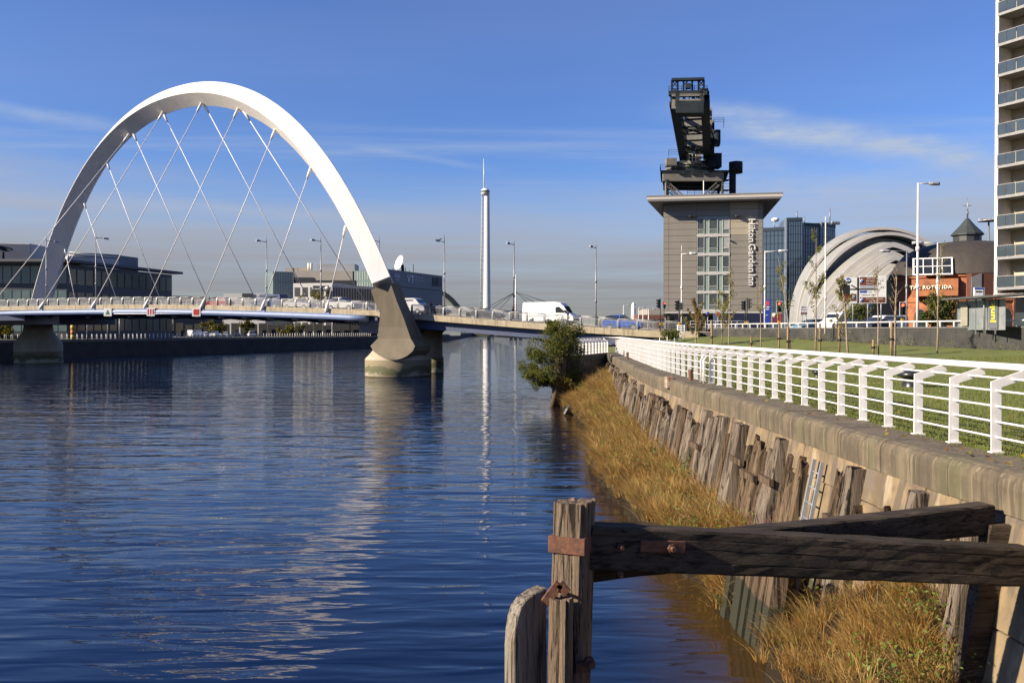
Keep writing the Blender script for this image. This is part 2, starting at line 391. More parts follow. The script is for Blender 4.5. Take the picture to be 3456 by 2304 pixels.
grass_blades('lawn_grass', sp, [(G1, 6), (G2, 2), (G3, 4), (G4, .7)], .04, .10, .008, 'short mown grass blades on the lawn', lean=.6)
# rough ground on this side beyond the lawn: roads and pavements at road level
RZ = 5.3
asphalt = mat('asphalt', (.055, .054, .052), .9, (.04, .04, .04), 2, bump=.2, bscale=20)
pav = mat('pavement', (.22, .20, .17), .9, (.17, .155, .13), 1.2)
earth = mat('earth', (.12, .095, .06), .95, (.08, .062, .04), .8, bump=.6, bscale=5)
far_ground = mat('far_ground', (.10, .10, .07), .95, (.08, .085, .055), .05)
wa, wb = WALL_A, WALL_B
tag(MB().prism([(wa.x + 60, -40), (wa.x, wa.y), (wb.x, wb.y), (19, 104), (19, 150), (18, 700), (-20, 1000), (-20, 3000), (3000, 3000), (3000, -40)][::-1], 1.0, RZ).build('ground', asphalt), 'tarmac road level ground behind the retaining wall', kind='structure')
tag(MB().prism([(-3000, 60), (-150, 60), (-110, 140), (-93, 176), (-49, 311), (-38, 520), (-45, 1000), (-25, 1000), (-25, 3000), (-3000, 3000)][::-1], -1, 3.8).build('ground', far_ground), 'flat ground of the opposite river bank', kind='structure')
# bank foot of the near side beyond the coping corner
tag(MB().prism([(9.0, 76), (7.6, 74.2), (3.9, 65.6), (3.0, 67), (4.4, 82), (11, 97), (16, 110), (24, 110), (24, 76)][::-1], -1, QZ - .05).build('ground', earth), 'rough ground of the quay corner below the bridge', kind='structure')

# ================================================================== quay wall with coping and timbers
quay = thing('quay_wall', 'battered stone quay wall with thick weathered coping and leaning fender timbers', 'quay wall', (6.5, 30, 0))
def cop_prof(y, dz=0, grow=0):
    """coping cross section at station y"""
    x = xc(y); tx = (xc(y + .2) - xc(y - .2)) / .4
    nrm = Vector((-1, tx, 0)).normalized()            # out over the river
    o = Vector((x, y, 0))
    pr = [(-.95, QZ + .01), (-.14, QZ), (-.05, QZ - .035), (0.0, QZ - .11), (.012, QZ - .2), (.0, QZ - .54), (-.95, QZ - .54)]
    return [o + nrm * a + Vector((0, 0, z + dz)) for a, z in pr]
y = 3.0; ys = [3.0]
rc = random.Random(5)
while y < 73.6:
    ln = rc.uniform(1.5, 2.2); y2 = min(y + ln, 74.0); dz = rc.uniform(-.012, .012)
    secs = []
    n = 4
    for k in range(n + 1):
        yy = y + .011 + (y2 - y - .022) * k / n
        secs.append(cop_prof(yy, dz))
    MB().loft(secs).build('coping_stone', coping_mat, quay)
    y = y2
# return of the coping at the far corner
def slab(a, b, z0, z1, wdt, name, mt, parent):
    a = Vector(a); b = Vector(b); t = (b - a).normalized(); nn = Vector((-t.y, t.x, 0)) * wdt
    MB().prism([(a.x, a.y), (b.x, b.y), (b.x + nn.x, b.y + nn.y), (a.x + nn.x, a.y + nn.y)], z0, z1).build(name, mt, parent)
c0 = Vector((xc(74) - .02, 74.05, 0)); c1 = Vector((3.7, 64.6, 0))
for k in range(5):
    slab(c0.lerp(c1, k / 5 + .003), c0.lerp(c1, (k + 1) / 5 - .003), QZ - .54, QZ, -1.0, 'coping_stone', coping_mat, quay)
MB().loft([[c0 + Vector((0, -.02, QZ - .54)), c0 + Vector((.3, 1, QZ - .54)), c0 + Vector((.3, 1, -1)), c0 + Vector((-.6, -.9, -1))], [c1 + Vector((0, .1, QZ - .54)), c1 + Vector((0, 1, QZ - .54)), c1 + Vector((0, 1, -1)), c1 + Vector((-.2, -.8, -1))]]).build('return_wall', wall_mat, quay)
BAT = .2
def wallpt(y, z, outw=0):
    x = xc(y); tx = (xc(y + .2) - xc(y - .2)) / .4; nrm = Vector((-1, tx, 0)).normalized()
    p = Vector((x, y, 0)) + nrm * (-.06 + (QZ - .54 - z) * BAT + outw); p.z = z; return p
def unit(s): return Vector((-1, BAT * 0, BAT)).normalized()
# backing face behind the blocks
vs = []; K = 60
for k in range(K + 1):
    yy = 3 + 71 * k / K; vs += [wallpt(yy, QZ - .5, -.05), wallpt(yy, -1.2, -.05)]
MB().add(vs, [(2 * k, 2 * k + 1, 2 * k + 3, 2 * k + 2) for k in range(K)]).build('wall_core', mat('mortar', (.16, .13, .09), .95), quay)
# stone blocks: smaller top course, larger lower courses
courses = [(QZ - .54, QZ - 1.13), (QZ - 1.13, QZ - 1.95), (QZ - 1.95, QZ - 2.8), (QZ - 2.8, -.7)]
for ci, (zt, zb) in enumerate(courses):
    y = 3.2 + .4 * ci
    while y < 48:
        ln = rc.uniform(.9, 1.6) if ci == 0 else rc.uniform(1.2, 2.2); pr = rc.uniform(.0, .035) + (.03 if ci == 0 else 0)
        g = .008
        a, b, c, d = [wallpt(yy, z, pr) for yy, z in ((y + g, zt - g), (y + ln - g, zt - g), (y + ln - g, zb + g), (y + g, zb + g))]
        back = Vector((.2, 0, 0))
        MB().loft([[a, b, c, d], [a + back, b + back, c + back, d + back]]).build('wall_block', wall_mat, quay, bevel=.018)
        y += ln
# fender timbers leaning on the wall
def timber(y, zt, zb, wdt, th, mt, lean=0, name='fender_timber', outw=.0, ragged=.12, parent=None):
    secs = []; n = 8; r = random.Random(int(y * 1000)); fr_ = (.97, .8, .66, .6, .34, .1, .04, -.02, -.3, -.5, -.56, -.62, -.82, -.97); gr_ = [0] * 14
    for g_ in (3, 6, 10):
        if r.random() < .75: gr_[g_] = r.uniform(.02, .07)
    if r.random() < .3: gr_[12] = gr_[13] = .05
    for k in range(n + 1):
        z = zb + (zt - zb) * k / n; yy = y + lean * (k / n - .5)
        jit = lambda s: r.uniform(-s, s)
        w2 = wdt / 2 * (1 + jit(.05)); o = outw + th * (1 + jit(.06))
        if k == n: w2 *= .92
        p = [wallpt(yy - w2, z, outw - .06), wallpt(yy + w2, z, outw - .06)]
        for gi, f in enumerate(fr_):
            p.append(wallpt(yy + w2 * f, z, o - (.03 if abs(f) > .9 else 0) - gr_[gi] * (.7 + .3 * math.sin(k * 1.7 + gi)) + jit(.006)))
        if k == n:
            for q in p: q.z += r.uniform(-ragged, .02)
        secs.append(p)
    return MB().loft(secs).build(name, mt, parent or quay)
y = 28.5
# individually read timbers of the near part (pairs with bare stone between)
near = [(11.75, 3.0, .22, 0), (12.15, 2.9, .2, 1), (13.3, 3.12, .22, 0), (14.25, 2.7, .2, 1), (15.2, 2.5, .18, 1), (15.55, 3.14, .30, 0), (15.95, 2.6, .2, 1), (16.3, 3.0, .22, 1), (18.2, 2.95, .24, 1), (18.6, 2.6, .2, 1), (19.1, 2.85, .2, 1), (19.6, 3.14, .32, 0), (20.0, 2.85, .22, 0), (20.75, 2.7, .2, 1), (21.15, 2.95, .26, 1), (21.6, 3.0, .25, 1), (22.0, 2.75, .22, 1), (22.9, 3.12, .34, 0), (23.35, 3.1, .3, 0), (24.2, 2.75, .24, 1), (24.7, 3.12, .36, 0), (25.35, 3.1, .34, 0), (26.0, 3.0, .34, 0), (26.7, 3.12, .4, 0), (27.4, 2.7, .26, 1)]
for yy, zt, wd, kd in near:
    timber(yy, zt, -.3, wd, .30 if kd == 0 else rc.uniform(.14, .24), (fender_wood, fender_wood_brown)[kd], rc.uniform(-.08, .08), ragged=.06 if kd == 0 else .3)
y = 28.1
while y < 70:
    wd = rc.uniform(.26, .46)
    if rc.random() < .9: timber(y, rc.uniform(2.65, 3.14), -.2, wd, rc.uniform(.16, .36), rc.choice([fender_wood, fender_wood, fender_wood_brown]), rc.uniform(-.2, .2), ragged=.28)
    y += wd * rc.uniform(.95, 1.35)
# horizontal waler cleats bolted across some timbers
for y0, y1, z, o in ((19.3, 20.15, 2.2, .30), (15.3, 16.05, 2.15, .30), (21.9, 23.0, 2.25, .26), (20.7, 21.9, 2.05, .24), (26.3, 27.6, 2.05, .3), (32.2, 34.2, 2.5, .34)):
    MB().bar(wallpt(y0, z, o + .03), wallpt(y1, z, o + .03), .1, .15).build('timber_cleat', fender_wood_brown, quay)
# short pile row holding up the mud ledge
y = 15.0
while y < 17.5:
    wl = 4.15
    h = rc.uniform(1.2, 1.7); wd = rc.uniform(.22, .34)
    p = Vector((wl + rc.uniform(-.06, .06), y, 0))
    MB().loft([[p + Vector((a * wd / 2 * s + .22 * max(z, 0), b * wd / 2 * s, z + (rc.uniform(-.05, .05) if z > 0 else 0))) for a, b in ((-1, -1), (1, -1), (1, 1), (-1, 1))] for z, s in ((-.8, 1.05), (h, .95))]).build('foot_pile', fender_wood_brown, quay)
    y += wd * rc.uniform(1.05, 1.9)
# ladder fixed to the wall
ld = thing('quay_ladder', 'grey galvanised ladder fixed to the quay wall beside a fender timber', 'ladder', wallpt(17.3, 0))
galv = mat('galvanised', (.42, .43, .45), .5, (.34, .35, .37), 10, metal=.3)
for yy in (17.08, 17.52): MB().bar(wallpt(yy, 2.98, .16), wallpt(yy, -.3, .16), .07, .05).build('ladder_rail', galv, ld)
z = 2.75
while z > -.2:
    MB().tube([wallpt(17.08, z, .16), wallpt(17.52, z, .16)], .018, 6).build('rung', galv, ld); z -= .3
# ================================================================== mud ledge and dry grass in front of the wall
def wline(y):   # waterline X of the ledge
    base = lerp_tab([(6, 4.7), (11, 4.35), (12, 3.95), (14, 4.0), (15, 4.7), (16.5, 4.6), (17.4, 4.1), (19, 4.0), (24, 3.6), (30, 3.2), (36, 3.15), (44, 3.9), (50, 4.25), (58, 3.9), (66, 3.3), (75, 3.2)], y)
    return base + .12 * math.sin(y * 2.1) + .08 * math.sin(y * 5.3)
def ltop(y):    # ledge height at the wall
    return lerp_tab([(6, .3), (10.4, .5), (11.2, 1.0), (12, 1.75), (13.7, 1.7), (14.6, .5), (15.3, -.35), (16.5, -.35), (17.3, .6), (20, .7), (25, .95), (31, 1.2), (40, 1.35), (48, 1.5), (58, 2.1), (66, 2.7), (75, 2.5)], y)
def ledge(y, k):
    x0 = wline(y); x1 = xc(min(y, 67)) - .1; t = ltop(y)
    x = x0 + (x1 - x0) * k
    f0 = min(.60, max(t, 0) * .75); z = -.3 + (.3 + f0) * sst(0, .07, k) + (t - f0) * sst(.08, 1.0, k) ** .8
    return x, z + .07 * math.sin(y * 1.7 + k * 5)
mud = mat('bank_mud', (.030, .021, .012), .95, (.016, .012, .007), 3, bump=1, bscale=9, c3=(.045, .036, .016), c3s=2, spec=.15, bdist=.06)
vs = []; NB = 26; NL = 160
for j in range(NL + 1):
    yy = 6.6 + (74 - 6.6) * j / NL
    for i in range(NB + 1):
        x, z = ledge(yy, i / NB); vs.append((x, yy, z))
tag(MB().add(vs, [(j * (NB + 1) + i, j * (NB + 1) + i + 1, (j + 1) * (NB + 1) + i + 1, (j + 1) * (NB + 1) + i) for j in range(NL) for i in range(NB)], True).build('riverbank', mud), 'muddy ledge at the foot of the quay wall', kind='structure')
D1 = leafmat('dry_grass_gold', (.48, .285, .08)); D2 = leafmat('dry_grass_straw', (.56, .37, .12)); D3 = leafmat('dry_grass_brown', (.27, .13, .035)); D4 = leafmat('dry_grass_olive', (.24, .22, .055))
def bank_spots(n, y0, y1, kmin=.05, pw=1.0, test=None):
    o = []
    while len(o) < n:
        yy = y0 + (y1 - y0) * rr.random() ** pw; k = kmin + (1 - kmin) * rr.random()
        if test and not test(yy, k): continue
        x, z = ledge(yy, k); o.append((x, yy, z - .03))
    return o
def clump(yy, k): return math.sin(yy * 2.3 + k * 4) + math.sin(yy * 5.1 - k * 7) + rr.uniform(-.8, 1.6) > -.5
def tussocks(name, cents, label, nb, sz, wdt, pal, seed=3, fall=(-.35, -.1)):
    """clumps of long arching blades, each clump with its own tone"""
    r = random.Random(seed); V = []; F = []; mi = []
    for (x, y, z) in cents:
        s_ = sz * r.uniform(.55, 1.35); w_ = r.choices(range(len(pal)), [p[1] for p in pal])[0]
        for _ in range(int(nb * r.uniform(.6, 1.3))):
            a = r.uniform(0, 6.283); q = r.random() ** .6 * .20 * s_ / .7; p = Vector((x + math.cos(a) * q, y + math.sin(a) * q, z - .04))
            h = s_ * r.uniform(.5, 1.15); ln = r.uniform(.15, .85) * h; d = Vector((math.cos(a + r.gauss(0, .5)) + fall[0], math.sin(a + r.gauss(0, .5)) + fall[1], 0)) * ln
            b = r.uniform(0, 6.283); wv = Vector((math.cos(b), math.sin(b), 0)) * wdt * r.uniform(.6, 1.3); n = len(V); seg = 4; dr = r.uniform(.1, .65)
            for k in range(seg):
                t = k / seg; c = p + d * t ** 1.5 + Vector((0, 0, h * (t - dr * t * t * .8))); V += [c - wv * (1 - .7 * t), c + wv * (1 - .7 * t)]
            V.append(p + d * 1.08 + Vector((0, 0, h * (1 - dr))))
            m = w_ if r.random() < .62 else r.choices(range(len(pal)), [c[1] for c in pal])[0]
            for k in range(seg - 1): F.append((n + 2 * k, n + 2 * k + 1, n + 2 * k + 3, n + 2 * k + 2)); mi.append(m)
            F.append((n + 2 * seg - 2, n + 2 * seg - 1, n + 2 * seg)); mi.append(m)
    me = bpy.data.meshes.new(name); me.from_pydata(V, [], F)
    for c, _ in pal: me.materials.append(c)
    me.polygons.foreach_set('material_index', mi); me.update(); o = bpy.data.objects.new(name, me); col.objects.link(o)
    return tag(o, label, 'grass', kind='stuff')
D5 = leafmat('dry_grass_orange', (.48, .25, .06)); D6 = leafmat('dry_grass_pale', (.64, .46, .18))
D7 = leafmat('dead_stalk', (.13, .075, .03)); PAL = [(D1, 5), (D2, 4), (D3, 3.5), (D4, 1.8), (D5, 2.2), (D6, 2.4), (G2, .7), (D7, 2.4)]
def clump(yy, k): return math.sin(yy * 2.3 + k * 4) + math.sin(yy * 5.1 - k * 7) + rr.uniform(-.8, 1.6) > -.9
tussocks('dry_grass', bank_spots(1350, 17.0, 66, .05, 1.25, clump), 'long golden dry grass along the foot of the quay wall', 62, .70, .0075, PAL)
edge_sp = []
y = 17.1
while y < 64:
    x, z = ledge(y, rr.uniform(.04, .13)); edge_sp.append((x, y, z - .02)); y += rr.uniform(.07, .2)
tussocks('dry_grass', edge_sp, 'dry grass hanging over the edge of the mud ledge', 44, .55, .0075, PAL, 9, (-.9, -.2))
tussocks('dry_grass', bank_spots(190, 11.1, 14.4, .03, 1), 'tuft of long dry grass below the timber beam', 80, .50, .0048, PAL, 5)
def weeds(name, centers, label, n=90, s=.05, cols=None, spread=.35):
    V = []; F = []; mi = []; r = random.Random(len(centers) * 7 + n)
    cols = cols or [G1, leafmat('weed_green', (.10, .19, .025)), leafmat('weed_pale', (.19, .26, .05))]
    for c in centers:
        c = Vector(c)
        for _ in range(n):
            p = c + Vector((r.gauss(0, spread), r.gauss(0, spread), abs(r.gauss(0, spread * .7)) + .03))
            a = Vector((r.gauss(0, 1), r.gauss(0, 1), r.gauss(0, .6))).normalized(); b = a.cross(Vector((r.gauss(0, 1), r.gauss(0, 1), r.gauss(0, 1)))).normalized()
            q = s * r.uniform(.5, 1.3); k = len(V)
            V += [p, p + a * q + b * q * .45, p + a * q * 2, p + a * q - b * q * .45]; F.append((k, k + 1, k + 2, k + 3)); mi.append(r.randrange(len(cols)))
    me = bpy.data.meshes.new(name); me.from_pydata(V, [], F)
    for c in cols: me.materials.append(c)
    me.polygons.foreach_set('material_index', mi); me.update(); o = bpy.data.objects.new(name, me); col.objects.link(o)
    return tag(o, label, 'weeds', kind='stuff')
def lp(y, k, dz=0): x, z = ledge(y, k); return (x, y, z + dz)
weeds('green_weeds', [lp(11.2, .45, .1), lp(11.5, .6, .1), lp(11.8, .35, .1), lp(11.4, .8, .2), lp(12.1, .75, .15), lp(13.8, .75, .3), lp(14.2, .6, .1), lp(11.0, .6, .05), lp(12.6, .85, .3)], 'leafy green weeds among the dry grass below the beam', 130, .034, spread=.24)
weeds('green_weeds', [lp(18.5, .85), lp(18.9, .7), lp(19.4, .92), lp(18.1, .95), lp(23, .5), lp(25.5, .35), lp(29, .55), lp(33, .4), lp(36, .3), lp(44, .6), lp(46, .4), lp(51, .7), lp(20.4, .5, .2), lp(21.3, .2, .2), lp(27, .7, .3), lp(31, .2, .3), lp(38, .65, .3), lp(48, .2, .3), lp(54, .5, .3), lp(60, .4, .4)], 'patches of green weeds in the dry grass of the bank', 150, .042, spread=.36)
weeds('wall_weeds', [lp(30 + 3.1 * k + rr.uniform(-1, 1), .93, .35 + rr.random() * .8) for k in range(10)], 'yellowing creepers hanging on the old fender timbers', 60, .035, cols=[D4, D1, G2], spread=.3)
# bare reddish twigs
tw = MB(); r = random.Random(11)
for k in range(70):
    b = Vector(lp(19.0 + r.gauss(0, .55), .8 + r.uniform(-.1, .15))); e = b + Vector((r.gauss(-.25, .3), r.gauss(-.1, .35), r.uniform(.5, 1.25)))
    m_ = b.lerp(e, .5) + Vector((r.gauss(0, .08), r.gauss(0, .08), .06)); tw.tube([b, m_, e], [.009, .006, .003], 4)
tag(tw.build('bare_twigs', mat('twig', (.20, .11, .075), .8)), 'thicket of bare reddish twigs against the fender timbers', 'twigs', kind='stuff')
# driftwood slab at the water's edge below the bush
o = MB().loft([[Vector((3.3, 58, .0)), Vector((4.4, 58.4, .0)), Vector((4.3, 59.2, .2)), Vector((3.4, 59, .25))], [Vector((3.6, 58.1, .55)), Vector((4.5, 58.5, .75)), Vector((4.4, 59, .8)), Vector((3.7, 58.9, .6))]]).build('mooring_block', mat('wet_stone', (.07, .06, .045), .5, bump=.6, bscale=4), None, bevel=.1)
tag(o, 'dark wet stone lump at the waterline beside the leaning bush', 'stone')
# ================================================================== white quay railing
rail = thing('quay_railing', 'white painted steel railing with bent flat posts along the quay edge', 'railing', (7.1, 30, QZ))
pts = []
y = 13.2 - 1.18 * 5
while y < 77: pts.append(Vector((xc(y) + .98, y, QZ - .005))); y += 1.18
pc = pts[-1]; pend = Vector((4.75, 66.4, QZ - .005)); pc2 = pc + Vector((-.75, .1, 0))
pts.append(pc2); nseg = 10
for k in range(1, nseg + 1): pts.append(pc2.lerp(pend, k / nseg))
def frame(i):
    a = pts[max(i - 1, 0)]; b = pts[min(i + 1, len(pts) - 1)]; t = (b - a).normalized(); return t, Vector((t.y, -t.x, 0))
def post_mesh():
    m = MB(); th = .028; pr = [(-.075, 0), (.075, 0), (.075, .975), (.50, 1.115), (.455, 1.235), (-.075, 1.06)]
    m.loft([[Vector((x, s * th / 2, z)) for x, z in pr] for s in (-1, 1)]); m.box((0, 0, .012), (.2, .13, .024)); return m
proto = None
for i, p in enumerate(pts):
    t, inn = frame(i)
    if proto is None:
        proto = post_mesh().build('post', white_paint, None); o = proto
    else: o = inst(proto)
    o.parent = rail; o.location = p - Vector((7.1, 30, QZ)); o.rotation_euler = (rc.uniform(-.012, .012), rc.uniform(-.008, .008), math.atan2(inn.y, inn.x) + rc.uniform(-.03, .03))
def path(off, z): return [p + frame(i)[1] * off + Vector((0, 0, z)) for i, p in enumerate(pts)]
for off, z in ((0, .235), (0, .465), (0, .695), (0, .925), (.24, 1.095)):
    MB().tube(path(off, z), .017, 6).build('rail', white_paint, rail)
hp = path(.43, 1.26); MB().tube(hp, .058, 10).build('handrail', white_paint, rail)
# ladder hoops at the coping gap + rusty stumps
for (y, hh, lab) in ((32.2, .42, 'rusty iron stump on the coping beside the railing'), (57.5, .45, 'small rusty iron post on the far stretch of coping')):
    o = MB().lathe((xc(y) + .55, y, QZ), [(0, hh), (.08, hh), (.09, hh - .04), (.07, .06), (.12, 0)], 10).build('mooring_stump', rust); tag(o, lab, 'stump')
hoop = thing('ladder_hoop', 'pair of white grab hoops on the quay edge behind the railing posts', 'grab rail', (xc(31) + .85, 31, QZ))
for yy in (30.8, 31.3):
    x = xc(31) + .7; MB().tube([(x, yy, QZ), (x, yy, QZ + .8), (x + .1, yy, QZ + .95), (x + .3, yy, QZ + .95), (x + .38, yy, QZ + .8), (x + .38, yy, QZ)], .025, 6).build('hoop', white_paint, hoop)
# coping notch with rusty fairlead
fl = MB().box((xc(33.4) - .0, 33.4, QZ - .12), (.26, .42, .44)).build('fairlead', mat('rusty_white', (.52, .44, .36), .8, (.25, .10, .04), 4), None, bevel=.02); tag(fl, 'rust streaked white iron fairlead set in the coping', 'fairlead')

# ================================================================== timber dolphin in the foreground
dol = thing('mooring_dolphin', 'old timber mooring frame with splintered post and rusty straps standing in the water', 'mooring dolphin', (.75, 9, 0))
def ragged_post(c, a, b, yaw, z0, z1, leanx, mt, name, rag=.05, parent=dol):
    r = random.Random(4); mm = Matrix.Rotation(yaw, 3, 'Z'); secs = []; n = 9; K = 7
    ring = []
    for s in range(4):
        for k in range(K):
            q = -1 + 2 * k / K; ring.append([(q, -1), (1, q), (-q, 1), (-1, -q)][s])
    grv = [r.uniform(.012, .03) if (q % 3 == 1 and r.random() < .6) else 0 for q in range(len(ring))]; n = 14
    for j in range(n + 1):
        z = z0 + (z1 - z0) * j / n; sec = []
        for gi, (x, y_) in enumerate(ring):
            e = (.022 if abs(x) + abs(y_) > 1.9 else 0) + grv[gi] * (.55 + .45 * math.sin(j * .9 + gi))
            p = mm @ Vector((x * (a / 2 - e + r.uniform(-.004, .004)), y_ * (b / 2 - e + r.uniform(-.004, .004)), 0))
            sec.append(Vector(c) + p + Vector((leanx * (1 - j / n), 0, z + (r.uniform(-rag, rag * .4) if j == n else 0))))
        secs.append(sec)
    m = MB().loft(secs, cap=False)
    ce = Vector(c) + Vector((0, 0, z1 - rag * 1.2)); k = len(m.v); m.v.append(ce); m0 = n * len(ring)
    for q in range(len(ring)): m.f.append((m0 + q, m0 + (q + 1) % len(ring), k)); m.sm.append(False)
    return m.build(name, mt, parent)
PY = 8.95
p0 = at(1940, 1687, PY + .14); ptop = p0.z; yaw = R(-24)
post = ragged_post((p0.x, p0.y, 0), .36, .36, yaw, -1.5, ptop, -.14, post_wood, 'post', .028)
# strap
for z, h in ((3.345, .17),):
    mm = Matrix.Rotation(yaw, 3, 'Z'); m = MB()
    m.box((p0.x - .018, p0.y, z), (.395, .395, h), yaw); m.build('iron_strap', rust, dol, bevel=.006)
# main beam and rear brace
b0 = Vector((p0.x + .12, p0.y + .06, 3.30)); b1 = Vector((6.15, 10.62, 2.70))
def beam(a, b, w_, h_, name, mt, nseg=24, seed=1):
    r = random.Random(seed); a = Vector(a); b = Vector(b); t = (b - a).normalized(); sd = t.cross(Vector((0, 0, 1))).normalized(); up = sd.cross(t); secs = []
    for k in range(nseg + 1):
        c = a.lerp(b, k / nseg); q = lambda s: r.uniform(-s, s)
        pr = [(-1, -.9), (-.88, -1), (.88, -1), (1, -.9), (1, -.52), (.93, -.48), (1, -.44), (1, .1), (.95 + .05 * math.sin(k), .14), (1, .18), (1, .55), (.92, .58), (1, .61), (1, .88), (.86, 1), (-.86, 1), (-1, .88)]
        secs.append([c + sd * (x * w_ / 2 + q(.005)) + up * (z * h_ / 2 + q(.006)) for x, z in pr])
    return MB().loft(secs).build(name, mt, dol)
bm = beam(b0, b1, .30, .45, 'beam', dark_wood, seed=2)
bm2 = beam((p0.x + .02, p0.y + .25, 3.06), (6.12, 11.45, 3.10), .28, .37, 'rear_beam', dark_wood, seed=3)
# moss on the top of the beam: real tufts
moss = leafmat('moss', (.10, .11, .02), .1); moss2 = leafmat('moss_dark', (.05, .06, .015), .1)
sp = []
for _ in range(5200):
    k = rr.random() ** .8; c = b0.lerp(b1, k); sp.append((c.x, c.y + rr.uniform(-.13, .15), c.z + .205))
mo = grass_blades('moss', sp, [(moss, 3), (moss2, 3), (D4, .6)], .006, .026, .006, 'mossy growth on the timber beam', lean=1, cat='moss')
mo.parent = bm; mo.location = -Vector((.75, 9, 0)); del mo['category']; del mo['label']
# lower fender timbers of the dolphin
q0 = at(1884, 2023, 8.62)
ragged_post((q0.x + .035, q0.y + .1, 0), .21, .2, R(-20), -1.5, q0.z, -.06, post_wood, 'front_timber', .02)
fw = .46; pr = [(0, -1.5), (fw, -1.5), (fw, 2.92), (.30, 2.90), (.17, 2.86), (.09, 2.80), (.045, 2.71), (.015, 2.58), (0, 2.42)]
c = at(1736, 2100, 8.62); fd = Vector((.72, .69, 0)).normalized(); fb = Vector((-.69, .72, 0)).normalized() * .15
MB().loft([[Vector((c.x, c.y, 0)) + fd * x + Vector((0, 0, z)) + fb * s for x, z in pr] for s in (0, 1)]).build('fender_pile', pale_wood, dol, bevel=.012)
# bracket, plates, bolts
s1 = at(1880, 1985, 8.74)
mm = Matrix.Rotation(R(-24), 3, 'Z')
br = MB(); br.bar(s1 + Vector((-.12, -.03, -.13)), s1 + Vector((.02, -.03, .06)), .05, .09); br.bar(s1 + Vector((.02, -.03, .06)), s1 + Vector((.1, -.03, -.03)), .05, .08); br.build('angle_bracket', rust, dol)
MB().bar(s1 + Vector((.0, -.05, .0)), s1 + Vector((.24, .02, -.11)), .03).build('drift_bolt', rust, dol)
pl = b0.lerp(b1, .2); nb = (b1 - b0).normalized()
pa = b0.lerp(b1, .095); pb = b0.lerp(b1, .185); dn = Vector((.28, -.96, 0)) * .165
MB().bar(pa + dn + Vector((0, 0, .05)), pb + dn + Vector((0, 0, .06)), .03, .12).build('iron_plate', rust, dol, bevel=.004)
def bolt(p, r=.045, l=.09):
    m = MB().lathe((0, 0, 0), [(0, 0), (r, 0), (r, l * .45), (r * .6, l * .5), (r * .6, l), (0, l)], 6, smooth=False); m.xf(facing(p, (.28, -.96, 0))); m.build('bolt', rust, dol)
bolt(b0.lerp(b1, .155) + dn + Vector((0, -.015, .05))); bolt(b0.lerp(b1, .055) + dn + Vector((0, 0, .03)), .035, .07); bolt(b0.lerp(b1, .055) + dn + Vector((0, .0, -.25)), .03, .06)
zb = at(1985, 2230, 8.85); bolt(zb, .06, .12); MB().box(zb + Vector((-.06, .02, -.06)), (.16, .08, .1), .3).build('iron_clamp', rust, dol)
# bearer timber on the wall for the rear beam
secs = []
for z in (3.05, -.3): secs.append([wallpt(11.2, z, 0), wallpt(11.42, z, 0), wallpt(11.42, z, .3), wallpt(11.2, z, .3)])
MB().loft(secs).build('wall_bearer', dark_wood, dol)

# ================================================================== leaves and woody plants
def leaf_cloud(name, centers, mats, n, size, parent, seed=1, flat=1.0, aspect=.4):
    r = random.Random(seed); V = []; F = []; mi = []
    for _ in range(n):
        c, rad = centers[r.randrange(len(centers))]; c = Vector(c)
        while True:
            d = Vector((r.uniform(-1, 1), r.uniform(-1, 1), r.uniform(-1, 1)))
            if d.length < 1: break
        p = c + Vector((d.x * rad, d.y * rad, d.z * rad * flat))
        a = Vector((r.gauss(0, 1), r.gauss(0, 1), r.gauss(-.2, .8))).normalized(); b = a.cross(Vector((r.gauss(0, 1), r.gauss(0, 1), r.gauss(0, 1)))).normalized()
        q = size * r.uniform(.6, 1.35); k = len(V)
        V += [p, p + a * q * .5 + b * q * aspect, p + a * q, p + a * q * .5 - b * q * aspect]; F.append((k, k + 1, k + 2, k + 3)); mi.append(min(int(r.random() ** 1.4 * len(mats)), len(mats) - 1))
    me = bpy.data.meshes.new(name); o0 = origin(parent); me.from_pydata([v - o0 for v in V], [], F)
    for m in mats: me.materials.append(m)
    me.polygons.foreach_set('material_index', mi); me.update(); o = bpy.data.objects.new(name, me); col.objects.link(o); o.parent = parent
    return o
bark = mat('bark', (.12, .085, .055), .9, (.07, .05, .03), 8, bump=.5)
birch = mat('pale_bark', (.42, .34, .25), .85, (.24, .17, .11), 9, stretch=(1, 1, 3))
W1 = leafmat('willow_dark', (.055, .085, .015)); W2 = leafmat('willow_mid', (.095, .125, .022)); W3 = leafmat('willow_olive', (.15, .15, .025)); W4 = leafmat('leaf_yellow', (.33, .26, .03))
bush = thing('riverside_bush', 'bushy dark green willow leaning from the quay corner over the water', 'bush', (3.2, 66, .3))
bp0 = at(1862, 1338, 64.5); bp0.z = -.2
def branch(pts_, rs, parent, name='trunk', mt=None): return MB().tube(pts_, rs, 7).build(name, mt or bark, parent)
top = at(1905, 1262, 64.8)
branch([bp0, at(1880, 1300, 64.6), top, at(1895, 1200, 65)], [.22, .19, .15, .08], bush)
branch([bp0 + Vector((.25, .3, 0)), at(1902, 1300, 65), at(1915, 1240, 65.4), at(1925, 1160, 66)], [.2, .16, .12, .06], bush)
cs = []; r = random.Random(21)
blobs = [(1880, 1135, 1.25), (1840, 1175, 1.2), (1925, 1175, 1.2), (1905, 1110, 1.0), (1820, 1225, 1.05), (1870, 1230, 1.3), (1920, 1240, 1.1), (1800, 1255, .7), (1850, 1275, .75), (1900, 1285, .7), (1895, 1150, 1.3), (1930, 1120, .75), (1860, 1105, .5), (1905, 1190, 1.3), (1795, 1275, .6), (1835, 1298, .6), (1880, 1302, .6), (1785, 1240, .75), (1935, 1280, .7), (1920, 1300, .5), (1815, 1200, .8)]
